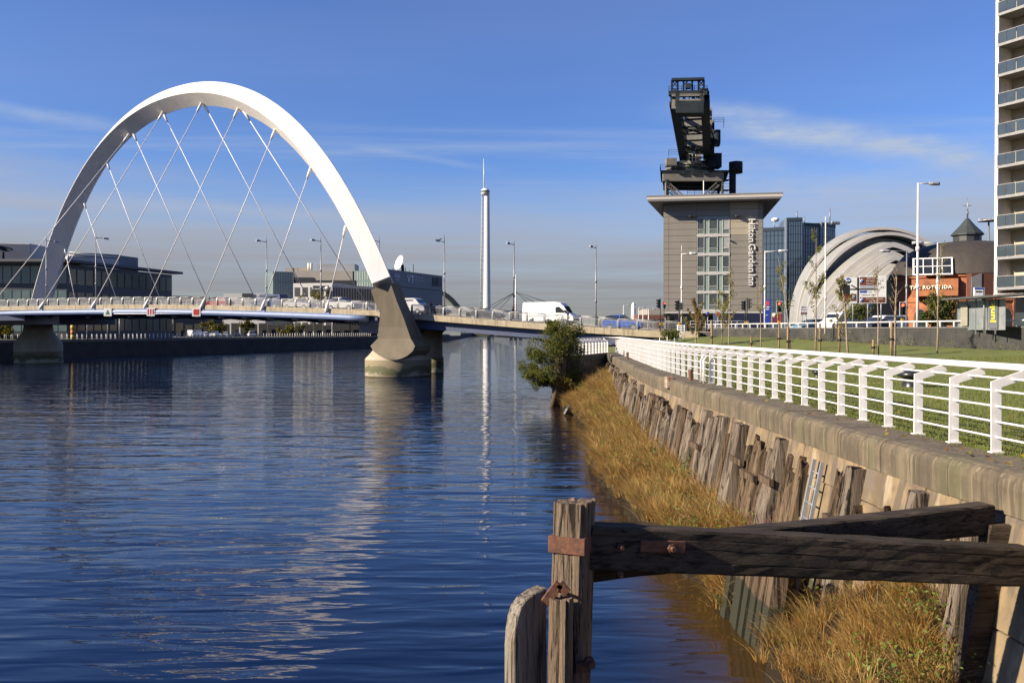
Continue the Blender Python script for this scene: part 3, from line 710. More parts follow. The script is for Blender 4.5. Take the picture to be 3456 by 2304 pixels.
for (u, v, rad) in blobs:
    c = at(u, v, 65.5 + r.uniform(-1.2, 1.6))
    for _ in range(7):
        d = Vector((r.gauss(0, 1), r.gauss(0, 1), r.gauss(0, 1))).normalized() * rad * r.uniform(.45, .95); cs.append((c + d, rad * r.uniform(.38, .62)))
        if _ < 3: branch([c.lerp(top, .5), c, c + d], [.04, .025, .01], bush, 'twig')
leaf_cloud('foliage', cs, [W1, W2, W2, W3, W4], 52000, .11, bush, 2, aspect=.22)
rb = leaf_cloud('low_foliage', [(at(1880 + k * 12, 1285 + k * 3, 64.4), .45) for k in range(4)], [D3, D4, W3], 1500, .12, bush, 5)

# fallen leaves on the lawn
V = []; F = []; mi = []; r = random.Random(77)
for _ in range(900):
    y_ = 11 + 55 * r.random() ** 1.5; x_ = xc(y_) + .4 + (20 - 2) * r.random() ** 1.6; p = Vector((x_, y_, lawn_z(x_, y_) + .05)); a = Vector((r.gauss(0, 1), r.gauss(0, 1), r.gauss(0, .35))).normalized() * .045; b = Vector((-a.y, a.x, r.gauss(0, .02))) * .7; n = len(V)
    V += [p - a, p + b, p + a, p - b]; F.append((n, n + 1, n + 2, n + 3)); mi.append(r.randrange(3))
me = bpy.data.meshes.new('fallen_leaves'); me.from_pydata(V, [], F)
for m_ in (D5, D3, W4): me.materials.append(m_)
me.polygons.foreach_set('material_index', mi); o = bpy.data.objects.new('fallen_leaves', me); col.objects.link(o); tag(o, 'brown fallen leaves scattered on the lawn and coping', 'leaves', kind='stuff')
# mooring bollards on the lawn
black_paint = mat('black_paint', (.018, .019, .023), .32, (.03, .03, .034), 5)
blds = [(13.05, 29, 1.0, 'large black mushroom bollard on the lawn nearest the camera'), (12.4, 36, .55, 'low black bollard on the lawn behind the middle of the railing'), (14.9, 52, .85, 'black bollard on the lawn seen just over the handrail'), (14.7, 67, .85, 'black bollard on the lawn left of the first staked sapling'), (15.0, 76, .9, 'farthest black bollard on the lawn near the bridge end')]
for x, y, s, lab in blds:
    b = thing('mooring_bollard', lab, 'bollard', (x, y, lawn_z(x, y)), 'bollards on the lawn')
    z0 = lawn_z(x, y) - .05
    MB().lathe((x, y, z0), [(.34 * s, 0), (.30 * s, .08), (.27 * s, .3 * s), (.30 * s, .36 * s)], 20).build('column', black_paint, b)
    MB().lathe((x, y, z0), [(.30 * s, .35 * s), (.44 * s, .40 * s), (.46 * s, .47 * s), (.38 * s, .55 * s), (.15 * s, .6 * s), (0, .61 * s)], 20).build('cap', black_paint, b)

# ================================================================== dark retaining wall with low white fence on top
WT = 5.84
ret = thing('retaining_wall', 'dark grey panelled retaining wall at the back of the lawn', 'wall', (wallx(75), 75, 4.5))
dark_stone = mat('dark_wall', (.048, .046, .042), .75, (.030, .030, .028), 1.1, bump=.3, bscale=6, c3=(.075, .07, .06), c3s=.5)
WL = (WALL_B - WALL_A).length; wt = (WALL_B - WALL_A).normalized(); wn = Vector((-wt.y, wt.x, 0)); wn = wn if wn.x < 0 else -wn
n = int(WL / 2.4)
for k in range(n):
    a = WALL_A + wt * (k * 2.4 + .012); b = WALL_A + wt * (k * 2.4 + 2.388); dd = wn * rc.uniform(-.01, .015)
    MB().prism([(p.x, p.y) for p in (a + dd, b + dd, b - wn * .3, a - wn * .3)], 3.4, WT - .1).build('wall_panel', dark_stone, ret)
MB().prism([(p.x, p.y) for p in (WALL_A + wn * .06, WALL_B + wn * .06, WALL_B - wn * .36, WALL_A - wn * .36)], WT - .098, WT).build('wall_cap', mat('wall_cap', (.16, .155, .14), .8), ret)
fen = thing('parapet_fence', 'low white post and rail fence on top of the dark retaining wall', 'fence', (wallx(75), 75, WT))
k = 0; proto = None
d = .4
while d < WL:
    p = WALL_A + wt * d - wn * .1
    if proto is None:
        proto = MB().bar((0, 0, -.02), (0, 0, .40), .10, .07).build('post', white_paint, None); o = proto
    else: o = inst(proto)
    o.parent = fen; o.location = Vector((p.x, p.y, WT)) - Vector((wallx(75), 75, WT)); o.rotation_euler = (rc.uniform(-.05, .05), rc.uniform(-.05, .05), 0)
    d += 1.3
MB().tube([WALL_A - wn * .1 + Vector((0, 0, WT + .42)), WALL_B - wn * .1 + Vector((0, 0, WT + .42))], .055, 8).build('rail', white_paint, fen)
weeds('wall_foot_weeds', [(wallx(y_) - .5, y_, lawn_z(wallx(y_) - .5, y_)) for y_ in [55 + 2.1 * k for k in range(16)]], 'weeds growing along the foot of the dark retaining wall', 45, .08, cols=[G3, G1, D4], spread=.5)

# ================================================================== saplings and stakes on the lawn
L1 = leafmat('birch_leaf_green', (.17, .19, .035)); L2 = leafmat('birch_leaf_yellow', (.30, .25, .045)); L3 = leafmat('birch_leaf_brown', (.22, .12, .035))
stake_wood = wood_mat('stake_wood', (.42, .29, .16), (.33, .22, .12), (12, 12, .8), (.12, .08, .05))
tie = mat('black_rubber', (.015, .015, .015), .7)
def sapling(label, u, vb, Y, htop, nleaf, cols, lean=0, bushy=False, seed=1, trunk=.045, spread=.9, low=.35):
    b = at(u, vb, Y); x, y = b.x, b.y; z = lawn_z(x, y); H = (at(u, htop, Y).z - z)
    t = thing('sapling_tree', label, 'tree', (x, y, z), 'young trees on the lawn'); r = random.Random(seed)
    pts_ = [Vector((x + lean * k ** 1.5 * H * .12 + r.uniform(-.03, .03), y, z + H * k - .05)) for k in (0, .2, .4, .6, .8, 1)]
    MB().tube(pts_, [trunk, trunk * .9, trunk * .75, trunk * .55, trunk * .35, .008], 6).build('trunk', birch, t)
    br = MB(); cs = []
    nb = 22 if bushy else 15
    for k in range(nb):
        q = r.uniform(low, .97); i = int(q * 5); c = pts_[min(i, 4)].lerp(pts_[min(i + 1, 5)], q * 5 - i); a = r.uniform(0, 6.28); ln = spread * (1.15 - q) * r.uniform(.7, 1.3) + .2
        e = c + Vector((math.cos(a) * ln * .6, math.sin(a) * ln * .6, ln * .9)); br.tube([c, c.lerp(e, .5) + Vector((0, 0, -.04)), e], [.014, .01, .004], 4)
        for s in (.45, .75, 1): cs.append((c.lerp(e, s), .10 + .10 * r.random()))
    br.build('branch', birch, t)
    leaf_cloud('crown', cs, cols, int(nleaf * 1.1), .09, t, seed, aspect=.36)
    return t
def stake(label, u, vb, Y, vt, tied=True):
    b = at(u, vb, Y); z = lawn_z(b.x, b.y); zt = at(u, vt, Y).z
    t = thing('tree_stake', label, 'stake', (b.x, b.y, z), 'stakes beside the young trees')
    MB().tube([(b.x, b.y, z - .1), (b.x, b.y, zt)], .075, 8).build('pole', stake_wood, t)
    if tied: MB().tube([(b.x - .1, b.y, z + (zt - z) * .5), (b.x + .1, b.y, z + (zt - z) * .5)], .088, 8).build('tie', tie, t); MB().bar((b.x + .05, b.y, z + (zt - z) * .52), (b.x + .38, b.y - .05, z + (zt - z) * .5), .03, .05).build('strap', tie, t)
sap = [('bushy orange brown sapling at the end of the bridge railing', 2349, 1150, 80, 1020, 5200, [L3, L3, L2, D4], 0, True, .07, 1.9, .12),
 ('tall thin sapling with few leaves in front of the hotel windows', 2460, 1167, 66, 905, 420, [L2, L1], .1, False, .05, .8, .4),
 ('yellow green bushy sapling below the hotel windows', 2436, 1150, 82, 985, 2300, [L2, L1, L2], 0, True, .05, 1.6, .2),
 ('slender bare sapling below the hotel lettering', 2568, 1163, 68, 945, 240, [L2, L1], -.2, False, .05, .7, .4),
 ('slanting sapling in front of the glass tower', 2668, 1182, 58, 860, 520, [L1, L2], -1.1, False, .06, .8, .4),
 ('tall leafy sapling reaching up beside the silver shells', 2752, 1180, 60, 770, 1150, [L1, L2, L1], .0, False, .06, 1.25, .3),
 ('leaning sapling with brown leaves in front of the direction sign', 2862, 1195, 54, 930, 1500, [L1, L2, L3], -.8, False, .07, 1.3, .15),
 ('thin pale sapling right of the direction sign', 2964, 1190, 56, 900, 150, [L2, L1], -.1, False, .055, .7, .5),
 ('bare forked sapling beside the red traffic light', 3020, 1201, 53, 905, 60, [L2], .15, False, .085, 1.1, .45),
 ('young birch with pale trunk near the bus shelter', 3163, 1180, 57, 820, 520, [L1, L2], .2, False, .06, 1.1, .2)]
for i, s in enumerate(sap):
    sapling(s[0], s[1], s[2], s[3], s[4], s[5], s[6], s[7], s[8], 31 + i, s[9], s[10], s[11])
stk = [('wooden stake of the thin sapling in front of the hotel', 2402, 1172, 66, 1080), ('short stake left of the hotel lettering', 2535, 1164, 70, 1135), ('tall wooden stake in front of the blue advertising boards', 2629, 1167, 64, 1090), ('stake tied to the slanting sapling', 2659, 1182, 58, 1100), ('wooden stake in front of the silver shells', 2767, 1190, 56, 1092), ('stake left of the leaning brown sapling', 2832, 1193, 55, 1090), ('short stake beside the pale sapling right of the sign', 2947, 1190, 57, 1146), ('thick tall stake of the forked sapling', 3008, 1201, 53, 1085)]
for s in stk: stake(*s)
# leafy shrub behind the parapet and greenery at the bridge end
sh = thing('street_shrub', 'dark leafy shrub with reddish tint in front of the round brick building', 'shrub', (38, 75, RZ))
leaf_cloud('foliage', [(at(3160 + r.uniform(-50, 55), 1050 + r.uniform(-50, 35), 78), .6) for _ in range(22)], [W1, W2, W1, L3], 5200, .16, sh, 6)
MB().tube([(at(3150, 1100, 78).x, 78, RZ - .2), at(3150, 1030, 78)], [.09, .05], 6).build('trunk', bark, sh)
s2 = thing('street_shrub', 'green shrub at the foot of the bridge railing above the white ramp', 'shrub', at(2260, 1130, 90))
leaf_cloud('foliage', [(at(2262 + r.uniform(-24, 26), 1128 + r.uniform(-12, 14), 90), .42) for _ in range(10)], [W2, G1, W3], 1800, .12, s2, 7)
s3 = thing('street_shrub', 'yellow green shrub under the direction sign in front of the shells', 'shrub', at(2900, 1090, 80))
leaf_cloud('foliage', [(at(2905 + r.uniform(-30, 30), 1058 + r.uniform(-30, 28), 82), .55) for _ in range(10)], [L1, W3, W2], 2200, .13, s3, 8)
MB().tube([(at(2905, 1100, 82).x, 82, RZ - .2), at(2905, 1060, 82)], [.06, .04], 6).build('trunk', bark, s3)
# ================================================================== the arch bridge
navy_steel = mat('navy_steel', (.035, .055, .13), .5, (.028, .045, .11), .8)
TB = Vector((1, -.44, 0)).normalized(); NB_ = Vector((TB.y, -TB.x, 0))        # along deck to the right / towards the camera side
if NB_.y > 0: NB_ = -NB_
AB = Vector((-17.5, 112, 0)); WD = 12.8
bridge = thing('arch_bridge', 'road bridge hung from a single white steel arch that leans across the deck', 'bridge', (-45, 124, 0))
edge = []
for (u, v) in ((-200, 1046), (-60, 1038), (60, 1035), (168, 1033), (280, 1031), (383, 1029.5), (540, 1029), (689, 1031), (800, 1033.5), (915, 1036.5), (1030, 1040), (1145, 1044), (1259, 1048), (1360, 1056), (1451, 1064), (1600, 1076), (1700, 1082.5), (1772, 1088), (1870, 1096), (1962, 1103), (2116, 1113), (2247, 1122), (2330, 1124)):
    p = onplane(u, v, AB, NB_); edge.append(((p - AB).dot(TB), p.z))
def dz(s):
    k = sum(lerp_tab(edge, s + d) for d in (-6, -4, -2, 0, 2, 4, 6)) / 7
    return k
def dp(s, off=0, z=0):      # point on the deck: s along, off towards the far side, z above footway level
    p = AB + TB * s - NB_ * off; p.z = dz(s) + z; return p
S0, S1 = -118, 41
road_mat = asphalt
def strip(offz, name, mt, parent, s0=S0, s1=S1, step=3, cap=True, **kw):
    secs = []; s = s0; n = max(2, int((s1 - s0) / step))
    for k in range(n + 1):
        s = s0 + (s1 - s0) * k / n; secs.append([dp(s, o, z) for o, z in offz])
    return MB().loft(secs, cap).build(name, mt, parent)
strip([(.02, -.02), (2.4, -.02), (2.42, -.14), (WD - 2.42, -.14), (WD - 2.4, -.02), (WD - .02, -.02), (WD - .1, -.6), (WD - 2, -.75), (2, -.75), (.1, -.6)], 'deck', asphalt, bridge)
# concrete edge units
s = S0; pn = 3.3
conc_f = concrete
while s < S1:
    e = min(s + pn, S1)
    th = .56 if s < 0 else .66
    for side in (0, 1):
        o = 0 if side == 0 else WD
        d = -1 if side == 0 else 1
        a, b = s + .012, e - .012
        MB().loft([[dp(q, o - .02 * d, .06), dp(q, o + .16 * d, .06), dp(q, o + .2 * d, -.0), dp(q, o + .16 * d, -th), dp(q, o - .02 * d, -th)] for q in (a, (a + b) / 2, b)]).build('edge_unit', concrete, bridge)
    s = e
# steel edge tubes, cross beams
tube_s = [(-74, .05), (-72, .22), (-68, .34), (-60, .40), (-30, .42), (-4, .42)]
for side, o in ((0, -.12), (1, WD + .12)):
    pts_ = []; rs = []
    for k in range(30):
        s = -74 + 73.2 * k / 29; pts_.append(dp(s, o, -.56 - .42)); rs.append(lerp_tab(tube_s, s))
    if side: pts_ = [dp(s_, o, -1.0) for s_ in range(-74, 38, 4)]; rs = [.42] * len(pts_)
    MB().tube(pts_, rs, 14).build('edge_tube', blue_steel, bridge)
for k in range(17):
    s = -70 + 4.4 * k
    MB().loft([[dp(s + a, o, z) for a, z in ((-.18, -.75), (.18, -.75), (.18, -d), (-.18, -d))] for o, d in ((.1, 1.15), (3, 1.75), (WD / 2, 1.95), (WD - 3, 1.75), (WD - .1, 1.15))]).build('cross_beam', navy_steel, bridge)
strip([(WD * .5 - 1.4, -.74), (WD * .5 + 1.4, -.74), (WD * .5 + 1.0, -1.7), (WD * .5 - 1.0, -1.7)], 'spine_girder', navy_steel, bridge, -100, 0)
# approach span girders
for o in (1.0, 4.6, 8.2, WD - 1.0):
    strip([(o - .25, -.74), (o + .25, -.74), (o + .3, -1.75), (o - .3, -1.75)], 'approach_girder', navy_steel, bridge, -1, 40)
for o in (1.0, WD - 1.0):
    strip([(o - .25, -.74), (o + .25, -.74), (o + .3, -1.6), (o - .3, -1.6)], 'approach_girder', navy_steel, bridge, S0, -68)
MB().loft([[dp(s, o, z) for s, z in ((36, -.75), (41, -.75), (41, -7), (36.5, -7))] for o in (.3, WD - .3)]).build('abutment', concrete, bridge)
MB().loft([[dp(s, o, z) for s, z in ((-4, -.74), (3, -.74), (4.6, -1.6), (3.2, -2.9), (-3.2, -2.9))] for o in (2.2, WD - 1)]).build('pier_head', navy_steel, bridge)
# --- right pier
PC = Vector((-14.2, 108.7, 0)); NF = Vector((-.2, -.98, 0)).normalized()
rows = [(1252, 978, 1318, 955, 2.2, 1.9), (1264, 1018, 1338, 1014, 2.2, 1.8), (1281, 1055, 1355, 1055, 2.3, 1.75), (1281, 1078, 1364, 1078, 2.5, 1.75), (1278, 1104, 1373, 1104, 2.8, 1.75), (1275, 1142, 1386, 1142, 3.3, 1.95), (1250, 1167, 1401, 1167, 3.8, 2.5), (1260, 1184, 1393, 1184, 4.2, 3.05), (1280, 1200, 1375, 1200, 4.6, 3.58), (1300, 1209, 1356, 1209, 4.6, 3.80), (1318, 1214, 1338, 1214, 4.6, 3.84)]
pier_c = mat('pier_concrete', (.205, .17, .115), .85, (.165, .135, .09), .9, stretch=(1, 1, .25), bump=.2, bscale=5)
secs = []
for ul, vl, ur, vr, dd, ds in rows:
    pp = PC + NF * ds; a = onplane(ul, vl, pp, NF); b = onplane(ur, vr, pp, NF); bk = -NB_ * dd
    secs.append([a, b, b + bk, a + bk])
MB().loft(secs[::-1]).build('pier_shaft', pier_c, bridge)
fc = PC
dr = mat('pier_drum', (.47, .41, .30), .8, (.40, .34, .24), 1, bump=.2, bscale=4)
def tide(m, z0, z1, c, soft=.25, amp=.5):
    """water stains that follow the tide line"""
    t = m.node_tree; b = t.nodes['Principled BSDF']; src = b.inputs['Base Color'].links[0].from_socket
    pos = t.nodes.new('ShaderNodeNewGeometry').outputs['Position']; sp_ = t.nodes.new('ShaderNodeSeparateXYZ'); t.links.new(pos, sp_.inputs[0])
    nz = noise(t, pos, .5, 4, .6); z = M('ADD', sp_.outputs[2], M('MULTIPLY', M('SUBTRACT', nz, .5, tree=t), amp, tree=t), tree=t)
    f = M('MULTIPLY', MR(z, z0 - soft, z0, 0, 1, t), MR(z, z1, z1 + .06, 1, 0, t), tree=t)
    mx = t.nodes.new('ShaderNodeMixRGB'); t.links.new(f, mx.inputs[0]); t.links.new(src, mx.inputs[1]); mx.inputs[2].default_value = (*c, 1); t.links.new(mx.outputs[0], b.inputs['Base Color'])
tide(dr, 1.0, 2.05, (.20, .165, .095), .3, .1); tide(dr, .75, 1.3, (.10, .098, .045), .5, 2.6); tide(dr, -1, .12, (.10, .075, .04), .1, .05)
tide(wall_mat, -3, .75, (.05, .05, .026), .2, .9); tide(fender_wood, -3, .55, (.035, .035, .02), .2, .8); tide(fender_wood_brown, -3, .8, (.03, .03, .018), .2, .8); tide(post_wood, -3, .5, (.03, .03, .02), .2, .4)
def stadium(c, r, ln, ax, n=20):
    o = []
    side = Vector((ax.y, -ax.x, 0))
    for k in range(n + 1): a = math.pi * k / n; o.append(c + side * (r * math.cos(a)) - ax * (r * math.sin(a)))
    for k in range(n + 1): a = math.pi * k / n; o.append(c + ax * ln - side * (r * math.cos(a)) + ax * (r * math.sin(a)))
    return o
ax = -NB_
prof = [(-1.5, 3.76), (2.1, 3.76), (2.3, 3.62), (2.6, 3.3), (3.2, 2.8), (3.8, 2.2), (4.4, 1.4)]
MB().loft([[p + Vector((0, 0, z)) for p in stadium(fc, r_, 1.2, ax)] for z, r_ in prof], smooth=True).build('pier_drum', dr, bridge)
cc = at(1459, 1200, 117); MB().lathe((cc.x, 117, 0), [(0, 6.2), (1.35, 6.2), (1.35, 2.2), (1.5, 2.1), (1.5, -1.5)], 24).build('pier_column', dr, bridge)
# --- flared soffit towards the far landing
MB().loft([[dp(s, o, z) for s, o in ((-64, .6), (-72, -1.6), (-92, -9), (-118, -12), (-118, .6))] for z in (-2.1, -1.35)]).build('flared_soffit', navy_steel, bridge)
# --- left pier
lc = Vector((at(130, 1200, 153).x, 153, 0))
MB().lathe(lc, [(0, 6.7), (2.2, 6.7), (2.4, 5.4), (3.0, 4.6), (3.75, 3.5), (3.8, 3.2), (3.8, -1.5)], 28).build('pier_drum', dr, bridge)
MB().loft([[lc + Vector((a, b, z)) for a, b in ((-14, -3.5), (11, -14.5), (15, -4), (-9, 8))] for z in (6.6, 8.3)]).build('pier_head', navy_steel, bridge)
# --- arch rib: diamond section in a vertical plane that crosses the deck
AR = at(1290, 967, 108); th = R(36); AD = Vector((-math.cos(th), math.sin(th), 0)); AN = Vector((AD.y, -AD.x, 0)); AN = AN if AN.y < 0 else -AN
def az(s): x = (s - 41.3) / 40; return 40.19 - 18.45 * x * x - 7.91 * x ** 4
def ap(s): p = AR + AD * s; p.z = az(s); return p
def afr(s):
    t = (ap(s + .05) - ap(s - .05)).normalized(); o = AN.cross(t); o = o if o.z > 0 or abs(o.z) < .02 else -o
    c = ap(41.3) + Vector((0, 0, -22)); o = o if o.dot(ap(s) - c) > 0 else -o
    return t, o
al = R(38)
def asec(s):
    t, o = afr(s); nA = AN * math.cos(al) + o * math.sin(al); nB = AN * math.sin(al) - o * math.cos(al)
    k = abs(s - 41.3) / 41.3
    a = 2.35; b = 2.45 + .55 * k            # side lengths of the two visible faces
    c = ap(s)
    return [c + nA * (b / 2) + nB * (a / 2), c + nA * (b / 2) - nB * (a / 2), c - nA * (b / 2) - nB * (a / 2), c - nA * (b / 2) + nB * (a / 2)]
arch_white = mat('arch_white', (.80, .765, .72), .38, (.75, .715, .67), .25, stretch=(1, 1, .3)); add_streaks(arch_white, (.74, .70, .64), .9, .52, .72, .6, .6)
NA = 72
secs = [asec(-.2 + (84.6) * k / NA) for k in range(NA + 1)]
rib = MB().loft(secs, smooth=False)
rb = rib.build('arch_rib', arch_white, bridge, bevel=.06)
rb.data.polygons.foreach_set('use_smooth', [False] * len(rb.data.polygons))
# --- hangers
hang_w = mat('cable_white', (.78, .76, .74), .4)
def find_s(u, lo, hi, off):
    best = None
    for k in range(600):
        s = lo + (hi - lo) * k / 599; t, o = afr(s); p = ap(s) - o * off
        e = abs(px(p)[0] - u)
        if best is None or e < best[0]: best = (e, s)
    return best[1]
near_top = [437, 553, 683, 806, 932, 1053, 1172]; near_bot = [-40, 136, 312, 489, 679, 884, 1101]
far_top = [213, 277, 356, 445, 548, 686, 821]; far_bot = [260, 404, 553, 714, 879, 1062, 1255]
def hanger(tp, bt):
    d = (tp - bt).normalized()
    h = MB().tube([bt + d * .6, tp - d * .5], .062, 8).build('hanger', hang_w, bridge)
    MB().tube([bt - d * .25, bt + d * .3, bt + d * .9, bt + d * 1.5], [.16, .24, .18, .075], 8).build('lower_socket', hang_w, h)
    MB().tube([tp - d * 1.3, tp - d * .8, tp + d * .3], [.075, .17, .2], 8).build('upper_socket', hang_w, h)
for ut, ub in zip(near_top, near_bot):
    s = find_s(ut, 3, 80, 1.55); t, o = afr(s); tp = ap(s) - o * 1.6 + AN * .25
    b = onplane(ub, 1040, AB + NB_ * .3, NB_); sb = (b - AB).dot(TB); hanger(tp, dp(sb, -.32, -.28))
    MB().bar(dp(sb - .5, -.25, -.62), dp(sb + .5, -.25, -.62), .3, .35).build('hanger_bracket', blue_steel, bridge)
for ut, ub in zip(far_top, far_bot):
    s = find_s(ut, 3, 83.5, 1.55); t, o = afr(s); tp = ap(s) - o * 1.6 - AN * .25
    b = onplane(ub, 1000, AB - NB_ * (WD + .3), NB_); sb = (b - AB).dot(TB); hanger(tp, dp(sb, WD + .32, -.2))
# --- parapet railings
par_post = mat('parapet_post', (.24, .245, .245), .5, (.19, .195, .195), 3, metal=.2)
par_bar = mat('parapet_bar', (.40, .40, .395), .45, (.34, .34, .335), 3, metal=.15)
BAY = 2.2; RH = 1.12
def bay_mesh(bars):
    m = MB()
    m.tube([(0, 0, RH - .04), (BAY, 0, RH - .04)], .055, 6); m.bar((0.1, 0, RH - .2), (BAY - .1, 0, RH - .2), .05); m.bar((.1, 0, .12), (BAY - .1, 0, .12), .05)
    for k in range(bars):
        x = .22 + (BAY - .44) * k / (bars - 1); m.bar((x, 0, .12), (x, 0, RH - .2), .024)
    return m
def post_m(): return MB().loft([[Vector((s * .10, y, z)) for y, z in ((-.05, 0), (.14, 0), (.17, .35), (.14, .75), (.06, RH - .06), (-.02, RH - .06))] for s in (-1, 1)])
protos = {}
for side, o in ((0, .12), (1, WD - .12)):
    s = -100.0
    while s < 36:
        skip = side == 0 and -1.0 < s < 4.9
        a, b = dp(s, o, .06), dp(s + BAY, o, .06); d = b - a
        rz = math.atan2(d.y, d.x); ry = -math.atan2(d.z, math.hypot(d.x, d.y))
        kind = ('bay_fine' if s < -9 else 'bay') if not side else 'bay'
        base = Vector((-45, 124, 0))
        if not skip:
            if kind not in protos:
                q = bay_mesh(22 if kind == 'bay_fine' else 13).build('railing_panel', par_bar, None); protos[kind] = q
            else: q = inst(protos[kind])
            q.parent = bridge; q.location = a - base; q.rotation_euler = (0, ry, rz)
        if 'post' not in protos: q = post_m().build('railing_post', par_post, None); protos['post'] = q
        else: q = inst(protos['post'])
        q.parent = bridge; q.location = a - base; q.rotation_euler = (0, 0, rz + (math.pi if side == 0 else 0))
        s += BAY
# --- navigation boards hung on the edge tube
sg_white = mat('sign_white', (.78, .77, .74), .5); sg_red = mat('sign_red', (.55, .03, .02), .5, (.48, .03, .02)); sg_green = mat('sign_green', (.02, .20, .14), .5); sg_black = mat('sign_black', (.015, .015, .015), .6)
def board(u, v, kind, label):
    pz = AB + NB_ * .75; c = onplane(u, v, pz, NB_); t = thing('navigation_board', label, 'sign', c, 'navigation boards on the bridge edge')
    Rm = facing(c, NB_ + Vector((.35, 0, 0)))
    def part(name, pr, z0, z1, mt):
        m = MB().loft([[Vector((x, y, z)) for x, y in pr] for z in (z0, z1)]); m.xf(Rm); return m.build(name, mt, t)
    q = .58; sq = lambda a, b, c_, d_: [(a, b), (c_, b), (c_, d_), (a, d_)]
    part('panel', sq(-q, -q, q, q), 0, .05, sg_white)
    part('backing', sq(-q + .1, -q + .1, q + .25, q - .1), -.35, -.02, sg_black)
    if kind == 'triangle': part('triangle', [(-.34, -.34), (.34, -.34), (0, .36)], .052, .07, sg_green)
    if kind == 'square': part('square', sq(-.4, -.4, .4, .4), .052, .07, sg_red)
    if kind == 'stripes':
        for x in (-.36, 0, .36): part('stripe', sq(x - .09, -.4, x + .09, .4), .052, .07, sg_red)
board(364, 1053, 'triangle', 'white board with a green triangle on the bridge edge')
board(509, 1052, 'stripes', 'white board with red vertical stripes on the bridge edge')
board(663, 1053, 'square', 'white board with a red square on the bridge edge')
MB().tube([onplane(385, 1058.5, AB + NB_ * .5, NB_), onplane(650, 1058.5, AB + NB_ * .5, NB_)], .05, 6).build('conduit', white_paint, bridge)
# ================================================================== vehicles
tyre = mat('tyre', (.02, .02, .02), .8); alloy = mat('alloy', (.5, .5, .52), .35, metal=.8)
car_glass = mat('car_glass', (.02, .025, .03), .05, (.03, .035, .04), .5, spec=.9)
head_l = mat('headlamp', (.75, .75, .72), .15); tail_l = mat('tail_lamp', (.5, .02, .02), .25); plate_m = mat('number_plate', (.75, .65, .2), .5); dark_trim = mat('dark_trim', (.03, .03, .032), .6)
KINDS_ = {
 'hatch': dict(L=4.1, W=1.75, body=[(-2.05, .35), (-2.08, .75), (-1.95, .95), (-1.2, 1.0), (.75, .98), (1.75, .82), (2.02, .65), (2.05, .35)], cab=[(-1.9, .95), (-1.55, 1.36), (-.9, 1.47), (.1, 1.45), (.95, .97)], wheels=(-1.28, 1.3), r=.31),
 'saloon': dict(L=4.6, W=1.8, body=[(-2.3, .35), (-2.32, .8), (-2.2, .98), (-1.3, 1.0), (.85, .96), (1.95, .8), (2.27, .62), (2.3, .35)], cab=[(-1.75, .97), (-1.15, 1.38), (-.5, 1.45), (.15, 1.42), (1.05, .95)], wheels=(-1.4, 1.42), r=.32),
 'suv': dict(L=4.6, W=1.9, body=[(-2.3, .4), (-2.33, .9), (-2.25, 1.12), (-1.3, 1.15), (.8, 1.12), (1.95, 1.02), (2.28, .8), (2.3, .4)], cab=[(-2.2, 1.1), (-1.95, 1.62), (-1.3, 1.76), (.05, 1.74), (.95, 1.1)], wheels=(-1.4, 1.42), r=.37),
 'van': dict(L=6.6, W=2.0, body=[(-3.3, .45), (-3.32, 1.2), (-3.25, 2.55), (-3.1, 2.72), (.9, 2.74), (1.55, 2.62), (2.05, 2.2), (2.55, 1.45), (2.9, 1.25), (3.25, 1.02), (3.3, .5)], cab=None, wheels=(-2.05, 2.2), r=.36),
 'minibus': dict(L=5.2, W=1.95, body=[(-2.6, .4), (-2.62, 1.2), (-2.55, 1.95), (-2.4, 2.05), (.9, 2.05), (1.25, 1.95), (1.9, 1.25), (2.45, 1.05), (2.6, .8), (2.6, .4)], cab=None, wheels=(-1.6, 1.6), r=.34)}
